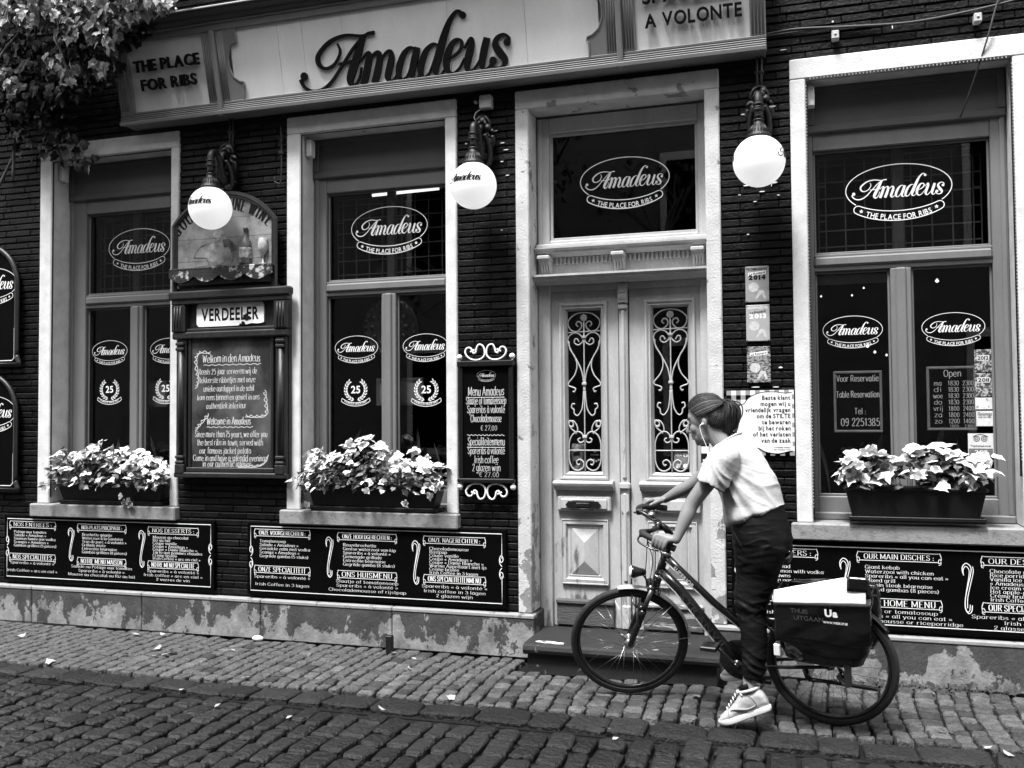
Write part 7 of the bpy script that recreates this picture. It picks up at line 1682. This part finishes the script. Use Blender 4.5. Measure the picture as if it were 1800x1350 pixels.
# eyes, brows, mouth line
ed = mat('dark_lash', .02, .5, .1, 20)
for s in (-1, 1):
    b = MB(); b.sphere(H(.0865, .020, s * .030), .0105, 12, 8, (.8, 1.15, .62), HR); bp_(b, 'eyelid', M['skin'], PE)
    b = MB(); b.tube(crom([H(.095, .0155, s * .019), H(.0965, .0125, s * .028), H(.0915, .0135, s * .038), H(.083, .017, s * .045)], 4), .0018, 5); bp_(b, 'eyelash', ed, PE)
    b = MB(); b.tube(crom([H(.0985, .042, s * .014), H(.0975, .046, s * .028), H(.0885, .047, s * .042), H(.074, .042, s * .054)], 4), [.0035] * 10 + [.002] * 3, 6); bp_(b, 'eyebrow', M['hair'], PE)
b = MB(); b.tube(crom([H(.088, -.055, -.022), H(.0995, -.0545, -.008), H(.0995, -.0545, .008), H(.088, -.056, .022)], 4), .0016, 5); bp_(b, 'mouth_line', mat('lip_shadow', .10, .5, .1, 20), PE)
# hair: a close cap drawn back to a ponytail, with strands
hb = MB(); hb.sphere(H(-.010, .064, 0), 1, 36, 26, (.104, .081, .104), HR); hb.sphere(H(-.060, .030, 0), 1, 24, 16, (.052, .066, .078), HR)
me = hb.mesh('hc'); bm = bmesh.new(); bm.from_mesh(me)
pn = (hu - hf * .80).normalized(); bmesh.ops.bisect_plane(bm, geom=bm.verts[:] + bm.edges[:] + bm.faces[:], plane_co=H(0, .060, 0), plane_no=pn, clear_inner=True)
bm.to_mesh(me); bm.free(); me.polygons.foreach_set('use_smooth', [True] * len(me.polygons)); me.materials.append(M['hair']); o = link('hair', me, PE); md = o.modifiers.new('t', 'SOLIDIFY'); md.thickness = .004
ROOT = H(-.110, .080, 0)
nb = MB(); nb.sphere(H(-.050, .012, 0), 1, 28, 20, (.060, .069, .078), HR); me = nb.mesh('nc'); bm = bmesh.new(); bm.from_mesh(me)
bmesh.ops.bisect_plane(bm, geom=bm.verts[:] + bm.edges[:] + bm.faces[:], plane_co=H(-.016, 0, 0), plane_no=hf, clear_outer=True)
bmesh.ops.bisect_plane(bm, geom=bm.verts[:] + bm.edges[:] + bm.faces[:], plane_co=H(-.06, -.048, 0), plane_no=(hu - hf * .35).normalized(), clear_inner=True)
bm.to_mesh(me); bm.free(); me.polygons.foreach_set('use_smooth', [True] * len(me.polygons)); me.materials.append(M['hair']); link('nape_hair', me, PE)
b = MB(); hc = H(-.010, .062, 0)
for s in (-1, 1):
    for i in range(110):
        t = i / 109; a = R(2 + 86 * t) + random.uniform(-.06, .06)
        st_ = H(.076 - .055 * t + random.uniform(-.004, .004), .120 - .080 * t ** 1.05, s * (.010 + .064 * math.sin(a)))
        pts = []
        for k in range(8):
            u_ = k / 7; p = st_.lerp(ROOT, u_); v = p - hc; lv = Vector((v.dot(hf) / .107, v.dot(hl_) / .084, v.dot(hu) / .107)); sc = 1.0 / max(lv.length, .2)
            pts.append(hc + v * (sc * (1.004 + .010 * random.random()) if u_ < .93 else 1))
        b.tube(crom(pts, 2), [.0012] + [random.uniform(.0012, .0022)] * 13 + [.003], 5)
bp_(b, 'hair_strand', M['hair'], PE, None, False)['kind'] = 'stuff'
b = MB(); nh = H(-.050, .012, 0)
for s in (-1, 1):
    for i in range(26):                                       # nape hair swept up and back, then a few sun-bleached strands over the temple
        st_ = H(-.020 - .06 * (i / 25) + random.uniform(-.004, .004), -.012 - .036 * (i / 25), s * (.070 - .05 * (i / 25))); pts = []
        for k in range(6):
            u_ = k / 5; p = st_.lerp(ROOT, u_); v = p - nh; lv = Vector((v.dot(hf) / .062, v.dot(hl_) / .071, v.dot(hu) / .080)); pts.append(nh + v * (1.02 / max(lv.length, .3)) if u_ < .7 else p.lerp(ROOT, .3))
        b.tube(crom(pts, 2), [.001] + [random.uniform(.0014, .0022)] * 10, 5)
bp_(b, 'nape_strand', M['hair'], PE, None, False)['kind'] = 'stuff'
b = MB()
for s in (-1, 1):
    for i in range(16):
        t = random.random() ** .8; a = R(8 + 80 * t); st_ = H(.074 - .055 * t + random.uniform(-.004, .004), .121 - .082 * t, s * (.010 + .064 * math.sin(a))); pts = []
        for k in range(8):
            u_ = k / 7; p = st_.lerp(ROOT, u_); v = p - hc; lv = Vector((v.dot(hf) / .107, v.dot(hl_) / .084, v.dot(hu) / .107)); pts.append(hc + v * (1.035 / max(lv.length, .2)))
        b.tube(crom(pts, 2), [.0008] + [random.uniform(.0010, .0017)] * 14, 5)
bp_(b, 'light_strand', mat('light_brown_hair', .10, .4, .3, 30), PE, None, False)['kind'] = 'stuff'
b = MB(); b.tube([ROOT + hu * .012 + hl_ * .0, ROOT - hu * .012], .018, 8); bp_(b, 'hair_tie', M['trousers'], PE)
b = MB()
for i in range(150):
    j = Vector((random.gauss(0, .010), random.gauss(0, .016), random.gauss(0, .010))); f = random.uniform(.86, 1.1)
    p = [ROOT + j * .4, ROOT + Vector((-.018, 0, .006)) + j * .9, ROOT + Vector((-.040, 0, -.022)) + j * 1.6, ROOT + Vector((-.044 * f, 0, -.070)) + j * 1.9, ROOT + Vector((-.042 * f, 0, -.118 * f)) + j * 1.5, ROOT + Vector((-.028, 0, -.15 * f)) + j * .9]
    b.tube(crom(p, 4), [.0034] * 8 + [.0036] * 6 + [.0028] * 4 + [.0018] * 2 + [.0006], 5)
bp_(b, 'ponytail', M['hair'], PE, None, False)
b = MB(); b.tube(crom([H(.006, -.004, .082), H(.020, -.012, .088), H(.024, -.06, .083), H(.018, -.13, .07), (.595, TC + .075, 1.40), (.605, TC + .06, 1.33)], 5), .0022, 5); b.sphere(H(.004, -.003, .083), .007, 8, 6); bp_(b, 'earphone_wire', M['decal'], PE)
# t-shirt
ts = MB()
ts.loft([((.350, TC, 1.100), (.150, 0, -.049), (0, .168, 0)), ((.372, TC, 1.160), (.153, 0, -.035), (0, .172, 0)), ((.395, TC, 1.230), (.154, 0, -.014), (0, .172, 0)), ((.425, TC, 1.330), (.150, 0, .0), (0, .178, 0)), ((.452, TC, 1.405), (.122, 0, -.022), (0, .186, 0)), ((.478, TC, 1.455), (.088, 0, -.034), (0, .150, 0)), ((.498, TC, 1.488), (.066, 0, -.038), (0, .082, 0))], 28)
def sleeve(sh, el, r0, r1, t1):
    sh, el = Vector(sh), Vector(el); d = (el - sh); e = sh + d * t1 + Vector((-.02, 0, -.006)); ts.tube([sh - d * .12, sh, sh + d * t1 * .5 + Vector((-.006, 0, 0)), e], [r0 * .7, r0, (r0 + r1) / 2 * .98, r1], 20); ts.sphere(sh, r0 * .98, 16, 10)
sleeve(SHN, ELN, .083, .084, .58); sleeve(SHF, ELF, .076, .076, .52)
sx = Vector((.83, 0, -.55)).normalized(); sn = Vector((.55, 0, .83))
def sfold(p, n):
    a, c = p.dot(sx), p.dot(sn); low_ = max(0, min(1, (1.42 - p.z) / .22)); near_arm = max(0, 1 - (p - Vector((.45, .28, 1.33))).length / .17)
    ang = math.atan2(p.z - 1.43, p.x - .53); rr = math.hypot(p.z - 1.43, p.x - .53)
    f = .022 * mnoise.noise(Vector((ang * 4.2 + 2 * rr, p.y * 4, rr * 4))) * low_ + .010 * mnoise.noise(Vector((ang * 9.5, p.y * 5 + 7, rr * 6))) * low_ + .005 * mnoise.noise(Vector((a * 9 + c * 5, p.y * 6, c * 13))) * low_ + .007 * nz(p, 6, 6, 6, 2) * low_
    rd = 1 - min(1, 2.4 * abs(mnoise.noise(Vector((ang * 5.0 + 1.5 * rr + 5, p.y * 4, rr * 3)))))
    f += .010 * rd ** 2 * low_
    f += .010 * near_arm * mnoise.noise(Vector((p.x * 34 - p.z * 18, p.y * 8, p.z * 6)))
    hem = max(0, 1 - (p.z - 1.10) / .05); return f + .012 * hem * abs(math.sin(p.x * 18 + p.y * 14))
voxel(ts, 't_shirt', .0065, M['shirt'], PE, 5, sfold)
b = MB(); b.tube([Vector((.497, TC, 1.492)) + Vector((.064 * math.cos(2 * PI * k / 24), .078 * math.sin(2 * PI * k / 24), -.040 * math.cos(2 * PI * k / 24))) for k in range(24)], .0055, 6, closed=True); bp_(b, 'collar', M['shirt'], PE)
# trousers
tr = MB()
tr.loft([((.352, TC, 1.128), (.134, 0, -.030), (0, .155, 0)), ((.345, TC, 1.07), (.145, 0, -.018), (0, .172, 0)), ((.325, TC, .98), (.155, 0, -.005), (0, .186, 0)), ((.322, TC, .915), (.150, 0, .0), (0, .180, 0))], 26)
def tl(pts):
    q = crom(pts, 4); tr.loft([((p[0], p[1], p[2]), (p[3], 0, p[3] * .12), (0, p[4], 0)) for p in q], 20)
tl([(.318, TC + .085, .955, .136, .098), (.330, TC + .075, .86, .124, .098), (.345, .185, .77, .106, .090), (.368, .203, .66, .086, .078), (.370, .210, .60, .078, .072), (.352, .228, .50, .070, .066), (.346, .240, .40, .064, .060), (.350, .252, .31, .058, .056), (.350, .258, .262, .050, .050)])
tl([(.330, TC - .085, .955, .125, .095), (.345, TC - .075, .86, .112, .094), (.39, .02, .77, .094, .084), (.435, -.015, .66, .080, .074), (.445, -.025, .60, .074, .070), (.440, -.060, .48, .066, .066), (.440, -.088, .38, .062, .062), (.440, -.105, .30, .056, .056)])
def tfold(p, n):
    k = .30 + .85 * max(0, 1 - abs(p.z - .62) / .10) + .9 * max(0, 1 - abs(p.z - .33) / .12) + .5 * max(0, 1 - abs(p.z - .90) / .12)
    q = p.z + .10 * (p.x - .35)
    q2 = p.z - .45 * (p.x - .35) + .3 * nz(p, 3, 3, 3, 8)
    rd = 1 - min(1, 2.6 * abs(mnoise.noise(Vector((p.x * 7 + 3, p.y * 7, (q + .06 * nz(p, 6, 6, 5, 4)) * 24)))))
    return .0085 * k * rd ** 2 + k * (.0050 * mnoise.noise(Vector((p.x * 9, p.y * 9, q2 * 26))) + .0045 * mnoise.noise(Vector((p.x * 12, p.y * 10 + 4, (q + .05 * nz(p, 8, 8, 6, 1)) * 44))) + .004 * nz(p, 12, 12, 9, 5))
voxel(tr, 'trousers', .0065, M['trousers'], PE, 5, tfold)
b = MB(); b.tube(crom([(.445, .262, 1.02), (.415, .287, .98), (.388, .301, .94)], 4), .0035, 5); bp_(b, 'pocket_seam', M['trousers'], PE)
# shoes
def shoe(ft, lab):
    hd = (ft[1] - ft[0]); hd.normalize(); sd_ = Vector((0, 1, 0)); sd_ = (sd_ - hd * sd_.dot(hd)).normalized(); upv = hd.cross(sd_); upv = upv if upv.z > 0 else -upv
    F = lambda x, y, z: ft[0] + hd * x + sd_ * y + upv * z
    b = MB()
    def sec(x, z0, z1, w_): return (F(x, 0, (z0 + z1) / 2), upv * ((z1 - z0) / 2), sd_ * w_)
    b.loft([sec(-.006, .028, .075, .022), sec(.0, .02, .10, .031), sec(.02, .016, .135, .036), sec(.05, .014, .148, .040), (F(.085, 0, .082), upv * .070 + hd * .01, sd_ * .041), sec(.115, .014, .128, .041), sec(.15, .012, .100, .043), sec(.19, .012, .078, .046), sec(.23, .012, .066, .045), sec(.258, .014, .054, .036), sec(.270, .018, .040, .02)], 18)
    o = voxel(b, 'shoe', .005, M['shoe'], PE, 4, lambda p, n: .0025 * nz(p, 40, 40, 40, 2)); 
    b = MB(); out = [(-.008, .0), (-.003, .024), (.02, .037), (.08, .036), (.14, .041), (.20, .049), (.24, .045), (.27, .026), (.278, .0)]; cr = crom(out, 4); poly = cr + [(x, -y) for x, y in cr[-2:0:-1]]; n = len(poly)
    zz = lambda x: .0 + .012 * max(0, (x - .2) / .08) ** 2
    rings = [(.97, .0), (1.01, .005), (1.02, .022), (.97, .030)]
    vs = [F(.13 + (x - .13) * k, y * k, z + zz(x)) for k, z in rings for x, y in poly]
    b.add(vs, [(i * n + j, i * n + (j + 1) % n, (i + 1) * n + (j + 1) % n, (i + 1) * n + j) for i in range(3) for j in range(n)] + [tuple(reversed(range(n))), tuple(3 * n + j for j in range(n))], True); bp_(b, 'sole', M['sole'], o)
    b = MB()
    for k in range(6):
        x = .205 - k * .017; z = .076 + k * .0125; b.tube(crom([F(x, -.022, z - .006), F(x + .004, 0, z + .006), F(x, .022, z - .006)], 4), .0032, 5)
    b.tube(crom([F(.10, .038, .115), F(.105, .03, .130), F(.118, .0, .142), F(.105, -.03, .130)], 4), .0045, 6); bp_(b, 'lace', M['sole'], o)
    b = MB(); b.tube([F(.062 + .052 * math.cos(2 * PI * k / 20), .042 * math.sin(2 * PI * k / 20), .128 + .004 * math.cos(2 * PI * k / 20)) for k in range(20)], .0085, 8, closed=True); bp_(b, 'strap', mat('grey_strap', .40, .6, .1, 20), o)
    b = MB()
    for s in (-1, 1):
        b.tube(crom([F(.055, s * .041, .050), F(.10, s * .043, .046), F(.15, s * .0455, .062), F(.19, s * .042, .070)], 4), [.002, .004, .005, .005, .005, .0055, .006, .006, .0055, .004, .003, .002, .001], 6)
        b.tube(crom([F(.045, s * .040, .034), F(.050, s * .0415, .075), F(.070, s * .0425, .11)], 4), .0016, 5); b.tube(crom([F(.205, s * .047, .034), F(.20, s * .040, .070), F(.205, 0, .077)], 4), .0016, 5)
    bp_(b, 'side_panel', mat('shoe_panel', .24, .6, .1, 20), o)
    b = MB(); b.tube([F(.068, 0, .135), F(.072, 0, .162)], .039, 14); bp_(b, 'sock', M['trousers'], PE)
shoe(FT_N, 'near'); shoe(FT_F, 'far')
